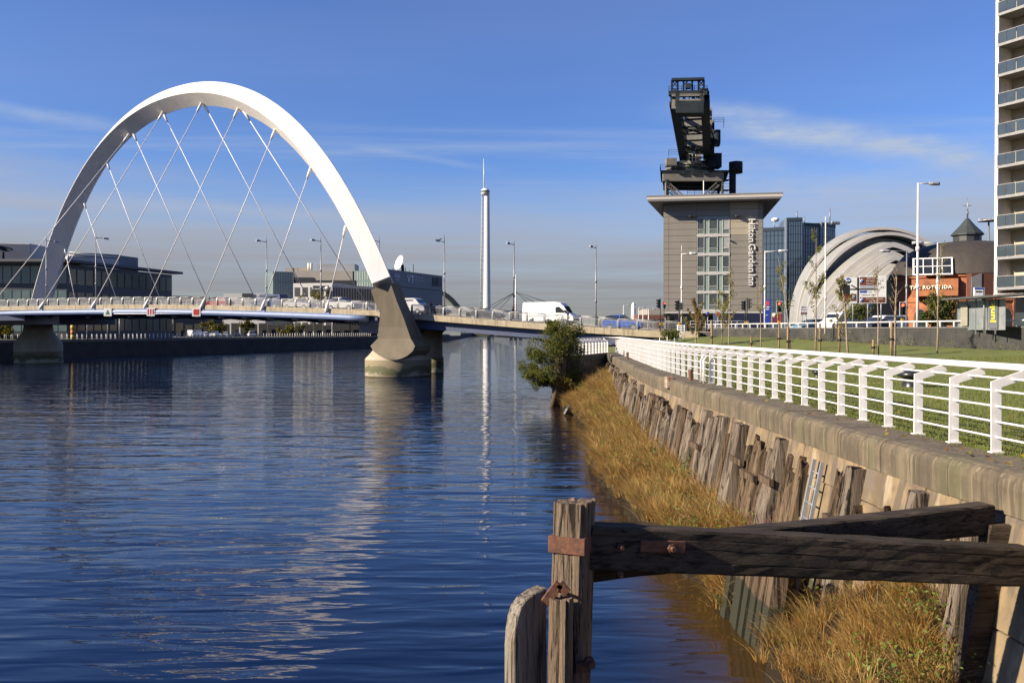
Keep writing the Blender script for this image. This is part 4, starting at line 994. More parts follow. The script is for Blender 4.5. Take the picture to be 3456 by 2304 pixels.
def vehicle(label, kind, paint, loc, rz, cat='car', group=None, rough=.3, name=None):
    k = KINDS_[kind]; t = thing(name or {'van': 'panel_van', 'minibus': 'people_carrier'}.get(kind, 'parked_car' if group else 'car'), label, cat, loc, group, rz); W = k['W'] / 2
    pm = mat('paint_%s' % ('_'.join('%03d' % int(c * 100) for c in paint)), paint, rough, tuple(c * .95 for c in paint), 1, spec=.6)
    pr = k['body']; n = len(pr)
    secs = []
    for yv, ins in ((-W, .07), (-W * .93, .0), (W * .93, .0), (W, .07)):
        sec = []
        for x, z in pr:
            zz = z
            yy = yv
            if abs(yv) > W * .95: x = x * (1 - .012); zz = z - (.06 if z > .9 else 0)
            if k['cab'] is None and z > 1.3: yy = yv * .93
            sec.append(Vector((x, yy, zz)))
        secs.append(sec)
    b = MB().loft(secs, smooth=False).build('body', pm, t)
    MB().box((0, 0, .32), (k['L'] - .5, k['W'] - .25, .18)).build('underbody', dark_trim, t)
    if k['cab']:
        c = k['cab']; cs = []
        for yv, q in ((-W * .82, 1), (W * .82, 1)):
            cs.append([Vector((x, yv * (1 if z < 1.15 * k['cab'][0][1] else .84), z)) for x, z in c])
        MB().loft(cs).build('window_glass', car_glass, t)
        top = [p for p in c if p[1] > max(z for _, z in c) - .12]
        MB().loft([[Vector((top[0][0] - .05, yv, top[0][1] + .0)), Vector((top[1][0] if len(top) > 1 else top[0][0] + .5, yv, max(z for _, z in c) + .025)), Vector((top[-1][0] + .05, yv, top[-1][1] + .02)), Vector((top[-1][0], yv, top[-1][1] - .06)), Vector((top[0][0], yv, top[0][1] - .06))] for yv in (-W * .73, W * .73)]).build('roof', pm, t)
        for yv in (-1, 1):
            for xa, xb in ((-.25, -.3),):
                MB().bar((xa, yv * W * .83, c[0][1]), (xb, yv * W * .71, max(z for _, z in c)), .09, .03).build('door_pillar', pm, t)
    else:
        xs = [p for p in pr if 1.1 < p[1] < 2.3 and p[0] > 1]
        zt, zb = (2.25, 1.45) if kind == 'van' else (1.85, 1.2)
        xf = (2.0, 2.5) if kind == 'van' else (1.33, 1.85)
        MB().loft([[Vector((xf[0] + .06, yv, zt)), Vector((xf[1] + .06, yv, zb)), Vector((xf[1] - .1, yv, zb - .02)), Vector((xf[0] - .1, yv, zt - .02))] for yv in (-W * .8, W * .8)]).build('windscreen', car_glass, t)
        sw = [(1.0, 1.45), (1.0, 2.1), (1.45, 2.15), (2.25, 1.5), (2.2, 1.42)] if kind == 'van' else [(-2.3, 1.2), (-2.3, 1.8), (.9, 1.82), (1.55, 1.25)]
        for sd in (-1, 1): MB().loft([[Vector((x, sd * W * (.94 + .005 + .012 * q), z)) for x, z in sw] for q in (0, 1)]).build('side_window', car_glass, t)
        if kind == 'van':
            for sd in (-1, 1):
                MB().box((-.8, sd * W * .985, 1.05), (4.3, .03, .06)).build('side_trim', dark_trim, t)
                MB().box((2.2, sd * (W + .1), 1.6), (.14, .2, .3)).build('mirror', dark_trim, t)
            MB().box((3.28, 0, .62), (.1, 1.8, .3)).build('front_bumper', dark_trim, t)
    for sd in (-1, 1):
        for wx in k['wheels']:
            wl = MB().tube([(wx, sd * (W - .19), k['r']), (wx, sd * (W + .01), k['r'])], k['r'], 14, smooth=False).build('wheel', tyre, t)
            MB().tube([(wx, sd * (W), k['r']), (wx, sd * (W + .022), k['r'])], k['r'] * .62, 10, smooth=False).build('rim', alloy, wl)
        xe = pr[-2][0]; MB().box((xe - .12, sd * W * .72, pr[-2][1] - .02), (.2, .34, .14)).build('headlight', head_l, t)
        MB().box((pr[1][0] + .03, sd * W * .82, pr[1][1] + .02), (.1, .2, .28)).build('tail_light', tail_l, t)
    return t
def on_deck(u, lane):
    """deck position seen at column u in the lane that lies `lane` metres from the near edge"""
    p = onplane(u, 1040, AB - NB_ * lane, NB_); s = (p - AB).dot(TB); q = dp(s, lane, -.14); d = dp(s + 1, lane) - dp(s - 1, lane)
    return q, math.atan2(d.y, d.x)
q, a = on_deck(1858, 3.9); vehicle('large white panel van driving on the bridge', 'van', (.80, .79, .77), q, a, 'van')
q, a = on_deck(1385, 4.0); vehicle('silver people carrier on the bridge just right of the concrete pier', 'minibus', (.52, .53, .55), q, a, 'van')
q, a = on_deck(1010, 4.0); vehicle('pale silver saloon on the bridge left of the rightmost cable', 'saloon', (.62, .62, .62), q, a)
q, a = on_deck(1160, 4.0); vehicle('silver hatchback on the bridge just left of the concrete pier', 'suv', (.66, .66, .66), q, a)
q, a = on_deck(740, 8.6); vehicle('red car on the bridge behind the railing', 'hatch', (.42, .03, .025), q, a + math.pi)
q, a = on_deck(910, 8.6); vehicle('dark blue pick-up style van on the far lane of the bridge', 'minibus', (.03, .06, .16), q, a + math.pi, 'van')
q, a = on_deck(1460, 4.0); vehicle('black car on the bridge behind the silver people carrier', 'saloon', (.02, .02, .025), q, a)
q, a = on_deck(1640, 4.0); vehicle('dark car on the bridge below the tall white tower', 'saloon', (.03, .03, .04), q, a)
q, a = on_deck(2105, 4.0); vehicle('bright blue estate car near the bank end of the bridge', 'suv', (.03, .10, .42), q, a)
# traffic behind the parapet fence
for (u, Y, kind, c, lab) in ((2850, 86, 'minibus', (.74, .74, .73), 'white van behind the fence under the direction sign'), (2950, 92, 'saloon', (.03, .03, .035), 'black car with red tail lamp behind the parapet fence'), (2735, 95, 'hatch', (.16, .30, .40), 'pale blue car behind the fence left of the sapling'), (2990, 104, 'minibus', (.78, .77, .75), 'white van stopped beyond the black car')):
    p = at(u, 1100, Y); vehicle(lab, kind, c, (p.x, p.y, RZ + .01), R(180 + 25), 'van' if kind == 'minibus' else 'car')
# ================================================================== people
skin = mat('skin', (.45, .28, .2), .6); hair_d = mat('hair_dark', (.03, .02, .015), .7); hair_r = mat('hair_ginger', (.35, .12, .04), .7)
def person(label, loc, cloth, legs, hair, rz=0, h=1.74):
    t = thing('person', label, 'person', loc, None, rz); s = h / 1.74
    cm = mat('cloth_%02d_%02d_%02d' % tuple(int(c * 99) for c in cloth), cloth, .85); lm = mat('cloth_%02d_%02d_%02d' % tuple(int(c * 99) for c in legs), legs, .85)
    def ring(cx, cy, z, rx, ry, n=8): return [Vector((cx + rx * math.cos(6.2832 * k / n), cy + ry * math.sin(6.2832 * k / n), z)) * s for k in range(n)]
    b = MB(); b.loft([ring(0, 0, .82, .15, .11), ring(0, 0, .95, .17, .12), ring(0, 0, 1.15, .16, .11), ring(0, 0, 1.36, .20, .12), ring(0, 0, 1.45, .15, .10), ring(0, 0, 1.49, .06, .06)], smooth=True)
    for sd in (-1, 1):
        b.loft([ring(sd * .19, 0, 1.42, .06, .06), ring(sd * .235, .01, 1.15, .05, .05), ring(sd * .24, -.06, .93, .04, .04)], smooth=True)
    b.build('jacket', cm, t)
    l = MB()
    for sd, f in ((-1, .1), (1, -.1)):
        l.loft([ring(sd * .085, 0, .88, .09, .09), ring(sd * .09, -f * .5, .48, .065, .07), ring(sd * .09, -f * .2 + .02, .08, .045, .05)], smooth=True); l.box((sd * .09 * s, (-f * .2 - .03) * s, .04 * s), (.09, .25, .08))
    l.build('trousers', lm, t)
    hd = MB().loft([ring(0, 0, 1.47, .05, .055), ring(0, -.005, 1.53, .065, .08), ring(0, -.01, 1.6, .078, .095), ring(0, 0, 1.68, .075, .092), ring(0, 0, 1.73, .04, .05)], smooth=True)
    hd.box((0, -.1 * s, 1.6 * s), (.025, .04, .05)); h_ = hd.build('head', skin, t)
    MB().loft([ring(0, .02, 1.58, .085, .09), ring(0, .015, 1.66, .088, .1), ring(0, .01, 1.73, .06, .075), ring(0, .01, 1.755, .02, .02)], smooth=True).build('hair', hair, h_)
    for sd in (-1, 1): MB().loft([ring(sd * .24, -.07, .94, .035, .03, 6), ring(sd * .24, -.09, .86, .04, .02, 6), ring(sd * .24, -.1, .78, .02, .012, 6)], smooth=True).build('hand', skin, t)
for u, cl, lg, hr, lab in ((1730, (.03, .03, .035), (.02, .02, .03), hair_d, 'person in dark clothes standing on the bridge left of the white van'), (1917, (.02, .02, .025), (.03, .03, .05), hair_d, 'person in a dark jacket walking on the bridge in front of the white van'), (1455, (.05, .04, .04), (.03, .03, .04), hair_r, 'ginger haired person in a dark coat on the bridge right of the pier'), (1475, (.22, .10, .06), (.04, .04, .05), hair_r, 'person in a brown jacket beside the ginger haired walker')):
    q, a = on_deck(u, 1.2); q.z += .12; person(lab, q, cl, lg, hr, a + R(90))
# red safety cone-like figure: banner by the pier
# ================================================================== lamps
lamp_grey = mat('lamp_grey', (.30, .31, .32), .45, metal=.3); lamp_head = mat('lamp_head', (.55, .56, .57), .35, metal=.2)
def street_lamp(label, base, h, arm, al=1.6, spike=1.1, r=.09, group='street lamps', m=None, head=True, double=False):
    base = Vector(base); t = thing('street_lamp', label, 'lamp post', base, group); m = m or lamp_grey; arm = Vector(arm).normalized()
    MB().tube([base, base + Vector((0, 0, h * .35)), base + Vector((0, 0, h))], [r * 1.15, r, r * .7], 8).build('pole', m, t)
    if spike: MB().tube([base + Vector((0, 0, h)), base + Vector((0, 0, h + spike))], [.05, .03], 6).build('finial', m, t)
    for z in (h * .3, h * .55): MB().tube([base + Vector((0, 0, z)), base + Vector((0, 0, z + .35))], r * 1.6, 8).build('collar', m, t)
    for sg in ((1, -1) if double else (1,)):
        e = base + Vector((0, 0, h)) + arm * al * sg
        MB().tube([base + Vector((0, 0, h - .05)), e], .045, 6).build('arm', m, t)
        d = arm * sg; sd = Vector((-d.y, d.x, 0))
        MB().loft([[e + d * a + sd * w_ * x + Vector((0, 0, z)) for x, z in ((-1, -.02), (-.7, .12), (.7, .12), (1, -.02), (.6, -.13), (-.6, -.13))] for a, w_ in ((-.1, .08), (.15, .2), (.6, .22), (.85, .1))]).build('lantern', lamp_head, t)
    return t
def deck_lamp(u, vtop, side, lab):
    o = -.0 + .35 if side == 0 else WD - .3
    p = onplane(u, 1000, AB - NB_ * o, NB_); s = (p - AB).dot(TB); b = dp(s, o, .0); h = onplane(u, vtop, AB - NB_ * o, NB_).z - b.z
    street_lamp(lab, b, h, (-NB_ if side == 0 else NB_), 1.5, .9, group='street lamps on the bridge')
deck_lamp(157, 812, 0, 'bridge lamp in front of the left foot of the arch'); deck_lamp(324, 801, 0, 'bridge lamp second from the left, arm to the right')
deck_lamp(900, 816, 1, 'bridge lamp in front of the far glass fronted block'); deck_lamp(1083, 814, 1, 'bridge lamp beside the rightmost cable'); deck_lamp(1281, 815, 1, 'bridge lamp half hidden behind the right limb of the arch')
deck_lamp(1500, 816, 1, 'bridge lamp with a perched bird right of the satellite dish'); deck_lamp(1735, 825, 1, 'bridge lamp between the white tower and the white van'); deck_lamp(2011, 836, 1, 'bridge lamp to the right of the white van')
# bird on a lamp
o = on = None
p = onplane(1486, 812, AB - NB_ * (WD - .3), NB_)
bd = MB().loft([[p + Vector((a, r_ * math.cos(6.2832 * k / 6), .12 + dzz + r_ * math.sin(6.2832 * k / 6))) for k in range(6)] for a, r_, dzz in ((-.25, .02, 0), (-.1, .09, .03), (.05, .1, .06), (.14, .05, .16), (.2, .05, .19), (.28, .01, .18))], smooth=True).build('perched_bird', black_paint); tag(bd, 'small dark bird perched on a bridge lamp arm', 'bird')
def lamp_px(lab, u, vtop, Y, arm, al=1.4, spike=.6, r=.08, m=None, **kw):
    b = at(u, 1100, Y); h = at(u, vtop, Y).z - RZ; street_lamp(lab, (b.x, b.y, RZ), h, arm, al, spike, r, 'street lamps behind the lawn', m, **kw)
white_pole = mat('white_pole', (.72, .69, .66), .45)
lamp_px('very tall white lamp column standing before the round brick building', 3096, 618, 72, (1, .2, 0), 1.1, 0, .105, white_pole)
lamp_px('tall slim lamp column in front of the silver shells', 2785, 750, 78, (1, .5, 0), .8, .5, .07, white_pole)
lamp_px('white lamp column right of the tall white column', 3163, 818, 80, (-1, .2, 0), 1.3, 0, .08, white_pole)
lamp_px('grey lamp post with two arms behind the direction sign', 3059, 846, 84, (-1, .1, 0), 1.6, .1, .085)
lamp_px('pale lamp post at the right corner of the hotel', 2581, 848, 96, (1, -.3, 0), 1.5, .1, .08, white_pole)
lamp_px('pale lamp post in front of the left half of the hotel', 2300, 856, 104, (1, -.3, 0), 1.0, 1.0, .075, white_pole)
for i, (u, vt, Y) in enumerate(((2104, 1030, 260), (2131, 1036, 250), (2155, 1037, 240), (2170, 1042, 230), (2189, 1043, 220))):
    b = at(u, 1075, Y); street_lamp('small distant pale lamp post beside the hotel, number %s from the left' % ('one', 'two', 'three', 'four', 'five')[i], (b.x, b.y, RZ), at(u, vt, Y).z - RZ, (1, 0, 0), 1.0, 0, .12, 'far lamp posts left of the hotel', white_pole)
fl_ = thing('floodlight_mast', 'floodlight mast with a ring of lamps behind the apartment tower', 'mast', (at(3337, 900, 190).x, 190, RZ))
b = at(3337, 745, 190); MB().tube([(b.x, 190, RZ), b], [.3, .18], 8).build('pole', lamp_grey, fl_)
for k in range(6): MB().box(b + Vector((-1.8 + .72 * k, .3 * math.sin(k), .2)), (.55, .4, .7)).build('floodlight', lamp_head, fl_)
MB().lathe(b, [(0, -.1), (2.2, -.1), (2.2, .05), (0, .05)], 14).build('lamp_ring', lamp_head, fl_)
# ================================================================== traffic lights
red_on = mat('red_lamp_lit', (.8, .05, .03), .4, emit=((1, .06, .03), 3.5)); off_l = mat('lamp_off', (.02, .02, .02), .3); green_on = mat('green_lamp_lit', (.02, .5, .3), .4, emit=((.05, 1, .5), 2.0)); amber_on = mat('amber_lamp_lit', (.8, .4, .03), .4, emit=((1, .5, .05), 1.5)); yellow_box = mat('yellow_box', (.65, .38, .03), .5)
def traffic_light(lab, u, vt, vb, Y, face, lit='red', backing=False, pole=True):
    c = at(u, (vt + vb) / 2, Y); h = abs(at(u, vt, Y).z - at(u, vb, Y).z); t = thing('traffic_light', lab, 'traffic light', (c.x, c.y, RZ), 'traffic lights at the junction')
    Rm = facing(c, face); w_ = h * .36
    def bx(name, a, b, mt, bev=0):
        m = MB().box2(a, b); m.xf(Rm); return m.build(name, mt, t, bevel=bev)
    bx('housing', (-w_ / 2, -h / 2, -.2), (w_ / 2, h / 2, .02), sg_black)
    if backing:
        bx('backboard', (-w_ * .75, -h * .58, -.03), (w_ * .75, h * .58, -.01), sg_white); bx('backboard_face', (-w_ * .62, -h * .54, -.008), (w_ * .62, h * .54, .0), sg_black)
    for k, nm in enumerate(('red', 'amber', 'green')):
        m = MB().lathe((0, h * (.32 - .32 * k), .03), [(0, .012), (w_ * .30, .012), (w_ * .34, 0), (w_ * .34, -.02)], 14); m.xf(Rm)
        m.build('lens', {'red': red_on, 'amber': amber_on, 'green': green_on}[nm] if nm == lit else off_l, t)
        m = MB(); m.loft([[Vector((w_ * .38 * math.cos(a_), h * (.32 - .32 * k) + w_ * .38 * math.sin(a_), z)) for a_ in [math.pi * q / 6 for q in range(7)]] for z in (.02, .2)], cap=False); m.xf(Rm); m.build('hood', sg_black, t)
    if pole:
        pb = c - Vector(face).normalized() * .28
        MB().tube([(pb.x, pb.y, RZ), (pb.x, pb.y, c.z + h * .62)], .06, 8).build('pole', sg_black, t); MB().bar((pb.x, pb.y, c.z), c - Vector(face).normalized() * .1, .06).build('bracket', sg_black, t)
        MB().box((pb.x, pb.y - .12, RZ + 1.1), (.2, .16, .34)).build('push_button', yellow_box, t)
traffic_light('traffic light showing red in a white bordered board by the forked sapling', 3047, 1022, 1062, 74, (-.1, -1, 0), 'red', True)
traffic_light('traffic light showing red in front of the dark glass tower', 2630, 1018, 1052, 88, (-.05, -1, 0), 'red', True)
traffic_light('traffic light showing red at the left edge of the hotel', 2243, 1020, 1040, 112, (.1, -1, 0), 'red')
traffic_light('black traffic light seen from the side at the bridge end', 2221, 1010, 1040, 108, (-1, -.2, 0), None)
traffic_light('black traffic light under the pale lamp post in front of the hotel', 2284, 1015, 1047, 104, (-1, -.3, 0), None)
traffic_light('black traffic light second under the hotel lamp post', 2301, 1022, 1046, 103, (1, -.3, 0), None)
traffic_light('left of two dark traffic lights below the hotel lettering', 2508, 1016, 1046, 98, (-1, -.4, 0), None)
traffic_light('right of two dark traffic lights below the hotel lettering', 2530, 1009, 1043, 95, (1, -.5, 0), None)
traffic_light('small traffic light showing green below the hotel windows', 2445, 1042, 1058, 122, (-.2, -1, 0), 'green')
# ================================================================== signs
sg_brown = mat('sign_brown', (.19, .055, .022), .5); sg_blue = mat('sign_blue', (.02, .07, .42), .5); sg_grey = mat('sign_back', (.30, .30, .30), .6); sg_ink = mat('sign_ink', (.03, .03, .03), .6)
def px_rect(Rm_inv, plane_p, n, u0, v0, u1, v1):
    a = Rm_inv @ onplane(u0, v0, plane_p, n); b = Rm_inv @ onplane(u1, v1, plane_p, n); return a, b
def sign_base(lab, u0, v0, u1, v1, Y, n, name='direction_sign', cat='sign', legs=(), zt=None):
    c = at((u0 + u1) / 2, (v0 + v1) / 2, Y); t = thing(name, lab, cat, (c.x, c.y, RZ)); n = Vector(n).normalized(); Rm = facing(c, n); inv = Rm.inverted()
    def part(nm, a0, b0, a1, b1, z0, z1, mt):
        p, q = px_rect(inv, c, n, a0, b0, a1, b1); m = MB().box2((min(p.x, q.x), min(p.y, q.y), z0), (max(p.x, q.x), max(p.y, q.y), z1)); m.xf(Rm); return m.build(nm, mt, t)
    def disc(nm, u, v, rpx, z, mt, n_=18):
        p = inv @ onplane(u, v, c, n); r_ = rpx * Y / FPX; m = MB().lathe((p.x, p.y, z), [(0, .006), (r_, .006), (r_, -.004)], n_); m.xf(Rm); return m.build(nm, mt, t)
    def txt(s_, u, v, hpx, z, mt, space=1.0, bold=.0, align='CENTER'):
        p = inv @ onplane(u, v, c, n); m = Rm @ Matrix.Translation((p.x, p.y, z)); return text_mesh('lettering', s_, mt, t, m, hpx * Y / FPX * 1.42, .002, align, space, bold)
    for lu in legs:
        p = onplane(lu, v1, c, n); MB().tube([(p.x, p.y + .08, RZ), (p.x, p.y + .08, c.z + (zt or 0))], .06, 8).build('leg', lamp_grey, t)
    return t, part, disc, txt
t, part, disc, txt = sign_base('large white and brown direction sign with blue road symbols beyond the lawn', 2837, 931, 2991, 1023, 78, (-.12, -1, 0), legs=(2852, 2880, 2930, 2975))
part('panel', 2837, 936, 2893, 1023, -.06, 0, sg_white); part('panel', 2898, 931, 2991, 1023, -.06, 0, sg_white)
part('cutout_panel', 2834, 962, 2868, 999, .004, .012, sg_black)
part('brown_panel', 2902, 935, 2959, 962, .004, .012, sg_brown); part('brown_panel', 2902, 1003, 2988, 1021, .004, .012, sg_brown); part('brown_panel', 2850, 992, 2890, 1016, .004, .012, sg_brown)
part('grey_panel', 2902, 963, 2959, 974, .004, .01, mat('sign_shade', (.48, .48, .52), .5)); part('road_line', 2893, 936, 2898, 1023, -.02, .02, sg_black); part('road_line', 2868, 974, 2960, 978, .012, .02, sg_black)
disc('no_entry_disc', 2862, 947, 9.5, .02, sg_blue); part('disc_bar', 2855, 944, 2869, 949, .026, .032, sg_white); part('road_number', 2902, 981, 2926, 988, .006, .012, sg_blue)
for u, v, r_ in ((2910, 948, 6.5), (2910, 1012, 6.5), (2882, 1003, 6)):
    disc('symbol_ring', u, v, r_, .018, sg_white); disc('symbol_disc', u, v, r_ * .82, .024, sg_blue)
    txt('P', u, v, 5, .034, sg_white)
txt('SECC and', 2939, 940, 4.6, .016, sg_white); txt('SSE Hydro', 2938, 948, 4.6, .016, sg_white); txt('Finnieston', 2936, 956.5, 4, .016, sg_white)
txt('Clydebank  A814', 2931, 995, 4.8, .006, sg_ink); txt('A739', 2935, 985, 3.6, .014, sg_green)
txt('Riverside', 2936, 1008, 4.5, .016, sg_white); txt('Museum', 2969, 1008, 4.5, .016, sg_white); txt('and Tall Ship', 2950, 1016, 4.5, .016, sg_white); txt('Centre', 2865, 1011, 4, .016, sg_white)
MB().bar(onplane(2872, 962, at(2914, 977, 78), Vector((-.12, -1, 0)).normalized()) + Vector((0, -.03, 0)), onplane(2896, 976, at(2914, 977, 78), Vector((-.12, -1, 0)).normalized()) + Vector((0, -.03, 0)), .1, .04, up=(0, 1, 0)).build('road_line', sg_black, t)
t, part, disc, txt = sign_base('small white and brown sign left of the silver shells', 2701, 1029, 2725, 1063, 92, (0, -1, 0), legs=(2707, 2721))
part('panel', 2701, 1029, 2725, 1063, -.05, 0, sg_white); part('brown_panel', 2703, 1053, 2723, 1061, .003, .01, sg_brown); txt('SECC', 2713, 1037, 5, .01, sg_ink); txt('Exhibition', 2713, 1045, 3.4, .01, sg_ink); txt('Centre', 2713, 1057, 3.6, .014, sg_white)
t, part, disc, txt = sign_base('blue and orange advertising hoarding right of the hotel', 2576, 1010, 2637, 1090, 118, (-.1, -1, 0), 'advertising_hoarding', 'hoarding', legs=(2580, 2630))
part('panel', 2576, 1011, 2602, 1092, -.1, 0, sg_blue); part('panel', 2603, 1056, 2638, 1092, -.1, 0, mat('poster_yellow', (.62, .42, .03), .5)); part('poster', 2583, 1015, 2597, 1031, .004, .02, mat('poster_pink', (.65, .10, .14), .5)); part('poster', 2606, 1070, 2622, 1090, .004, .02, mat('poster_purple', (.22, .03, .12), .5)); part('poster', 2626, 1058, 2637, 1091, .004, .03, mat('poster_red', (.5, .06, .05), .5))
disc('poster_disc', 2614, 1063, 7, .02, sg_white); part('poster_strip', 2583, 1034, 2597, 1038, .004, .02, sg_white); part('poster_strip', 2583, 1042, 2595, 1045, .004, .02, sg_white); part('poster_strip', 2585, 1062, 2592, 1064, .004, .02, sg_white)
t, part, disc, txt = sign_base('red parking ticket sign below the hotel windows', 2419, 1054, 2429, 1066, 116, (0, -1, 0), 'road_sign', legs=(2424,)); part('panel', 2419, 1053, 2429, 1066, -.04, 0, sg_red)
t, part, disc, txt = sign_base('small round blue road sign in front of the hotel', 2383, 1053, 2396, 1064, 116, (0, -1, 0), 'road_sign', legs=(2389,)); disc('disc', 2389, 1058, 6, 0, sg_blue)
t, part, disc, txt = sign_base('blue banner on a post below the direction sign', 2930, 1026, 2941, 1043, 100, (0, -1, 0), 'road_sign', legs=(2935,)); part('panel', 2930, 1026, 2941, 1043, -.04, 0, sg_blue)
# bus shelter with posters and a bus stop flag
bs = thing('bus_shelter', 'glass bus shelter with dark roof below the apartment tower', 'bus shelter', (at(3330, 1090, 63).x, 63, RZ))
c0 = at(3232, 1010, 66); c1 = at(3452, 995, 58)
sh_glass = mat('shelter_glass', (.30, .32, .32), .12, (.20, .23, .24), .8, spec=.7)
d_ = (Vector((c1.x, c1.y, 0)) - Vector((c0.x, c0.y, 0))); t_ = d_.normalized(); n_ = Vector((t_.y, -t_.x, 0)); ln = d_.length; zt = RZ + 2.5
bo = Vector((c0.x, c0.y, 0))
MB().prism([(p.x, p.y) for p in (bo - n_ * .2 - t_ * .1, bo + t_ * (ln + 2) - n_ * .2, bo + t_ * (ln + 2) + n_ * 1.2, bo + n_ * 1.2 - t_ * .1)], zt, zt + .14).build('roof', mat('shelter_roof', (.10, .10, .10), .5), bs)
for k in range(5):
    a_ = bo + t_ * (k * 1.22 + .03); b_ = bo + t_ * (k * 1.22 + 1.19); g = MB().loft([[Vector((q.x, q.y, z)) - n_ * s_ for q, z in ((a_, RZ + .3), (b_, RZ + .3), (b_, zt - .1), (a_, zt - .1))] for s_ in (0, .03)]).build('glass_pane', sh_glass, bs)
    MB().bar((a_.x, a_.y, RZ), (a_.x, a_.y, zt), .07).build('post', lamp_grey, bs)
pm_ = at(3245, 1060, 65.2); MB().box((pm_.x + .02, pm_.y - .35, RZ + 1.35), (.9, .05, 1.5), math.atan2(t_.y, t_.x)).build('poster', mat('poster_cream', (.38, .36, .27), .5), bs)
pk = bo + t_ * 4.2 + n_ * .05; MB().loft([[Vector((q.x, q.y, z)) + n_ * s_ for q, z in ((pk, RZ + .4), (pk + t_ * 1.1, RZ + .4), (pk + t_ * 1.1, zt - .12), (pk, zt - .12))] for s_ in (0, .04)]).build('poster', mat('poster_grey', (.16, .17, .19), .5), bs)
text_mesh('lettering', 'junk', mat('poster_lemon', (.75, .65, .04), .5), bs, facing(pk + t_ * .55 + n_ * .06 + Vector((0, 0, RZ + 1.5)), n_) @ Matrix.Rotation(R(90), 4, 'Z'), .8, .005, bold=.02)
bf = thing('bus_stop_flag', 'white and blue bus stop flag above the shelter', 'sign', (at(3302, 1000, 62).x, 62, RZ)); p = at(3302, 985, 62)
MB().box(p, (.65, .1, .62)).build('panel', sg_white, bf, bevel=.02); MB().box(p + Vector((0, -.055, .24)), (.58, .02, .12)).build('stripe', sg_blue, bf); MB().box(p + Vector((0, -.055, .02)), (.45, .02, .09)).build('stripe', sg_black, bf); MB().tube([(p.x + .4, 62, RZ), (p.x + .4, 62, p.z + .3)], .05, 8).build('pole', lamp_grey, bf)
# white gate and ramp handrail at the bridge end
rg = thing('ramp_railing', 'white ramp handrail running down from the bridge end', 'railing', at(2305, 1140, 92))
a_ = at(2200, 1152, 84); b_ = at(2270, 1150, 87); c_ = at(2300, 1137, 90); MB().tube([a_, b_, c_], .05, 8).build('handrail', white_paint, rg)
for k in range(5): q = a_.lerp(c_, k / 4); MB().tube([(q.x, q.y, 3.9), (q.x, q.y, q.z + (.25 if 0 < k < 3 else 0))], .035, 6).build('post', white_paint, rg)
gt = thing('railing_gate', 'white barred railing end panel where the bridge meets the bank', 'gate', at(2298, 1125, 91))
for k in range(6): MB().tube([at(2287, 1099 + 7 * k, 91), at(2310, 1099 + 7 * k, 90.4)], .035, 6).build('rail', white_paint, gt)
for u in (2287, 2310): MB().tube([at(u, 1096, 91), at(u, 1150, 91)], .06, 8).build('post', white_paint, gt)
# guard railings in front of the hotel
gr = thing('guard_rail', 'long white pedestrian guard rail in front of the hotel', 'railing', at(2450, 1090, 112))
a_ = at(2330, 1083, 112); b_ = at(2525, 1083, 106); 
for z in (0, .35, .75): MB().tube([a_ + Vector((0, 0, z - .75)), b_ + Vector((0, 0, z - .75))], .04, 6).build('rail', par_bar, gr)
for k in range(12): q = a_.lerp(b_, k / 11); MB().tube([(q.x, q.y, RZ - .1), q], .045, 6).build('post', par_bar, gr)
# ================================================================== hotel
HN = Vector((-.17, -.985, 0)).normalized(); HP = at(2240, 1052, 158); HR = Vector((-HN.y, HN.x, 0)); HR = HR if HR.x > 0 else -HR
hw = (onplane(2574, 1052, HP, HN) - HP).dot(HR); HZ0 = HP.z; HZ1 = 26.6; DEP = 44
hotel = thing('hotel_building', 'grey panelled hotel with a wide overhanging roof and vertical lettering', 'building', (HP.x + 8, HP.y + 10, RZ))
def hp_(x, d, z): p = HP + HR * x - HN * d; return Vector((p.x, p.y, z))    # x along, d depth behind the front
def hpx(u, v): p = onplane(u, v, HP, HN); return (p - HP).dot(HR), p.z
clad = mat('cladding', (.275, .252, .212), .55, (.258, .237, .198), .5, stretch=(1, 1, .2)); clad2 = mat('cladding_pale', (.44, .385, .29), .55, (.42, .365, .275), .5); joint = mat('cladding_joint', (.10, .085, .065), .8)
MB().loft([[hp_(.05, .12, z), hp_(hw - .05, .12, z), hp_(hw - .05, DEP, z), hp_(.05, DEP, z)] for z in (HZ0, 28.2)]).build('core', joint, hotel)
cols_ = [(2240, 2257), (2257, 2351), (2463, 2558), (2558, 2574)]
zs = [HZ0 + .02]; rowh = 1.117
while zs[-1] + rowh < 27.8: zs.append(zs[-1] + rowh)
zs.append(28.1)
for ci, (u0, u1) in enumerate(cols_):
    x0 = hpx(u0, 900)[0]; x1 = hpx(u1, 900)[0]
    for za, zb in zip(zs, zs[1:]):
        pale = ci == 2 and za > 21.6
        MB().loft([[hp_(x0 + .02, d, za + .025), hp_(x1 - .02, d, za + .025), hp_(x1 - .02, d, zb - .025), hp_(x0 + .02, d, zb - .025)] for d in (0, .1)]).build('cladding_panel', clad2 if pale else clad, hotel)
for side, x0, out in ((0, 0, -1), (1, hw, 1)):
    for k in range(8):
        for za, zb in zip(zs, zs[1:]):
            if side == 0 and k > 0: continue
            d0, d1 = .05 + k * 5.5, .02 + (k + 1) * 5.5
            MB().loft([[hp_(x0 + q, d0, za + .025), hp_(x0 + q, d1, za + .025), hp_(x0 + q, d1, zb - .025), hp_(x0 + q, d0, zb - .025)] for q in (0, .06 * out)]).build('side_panel', clad, hotel)
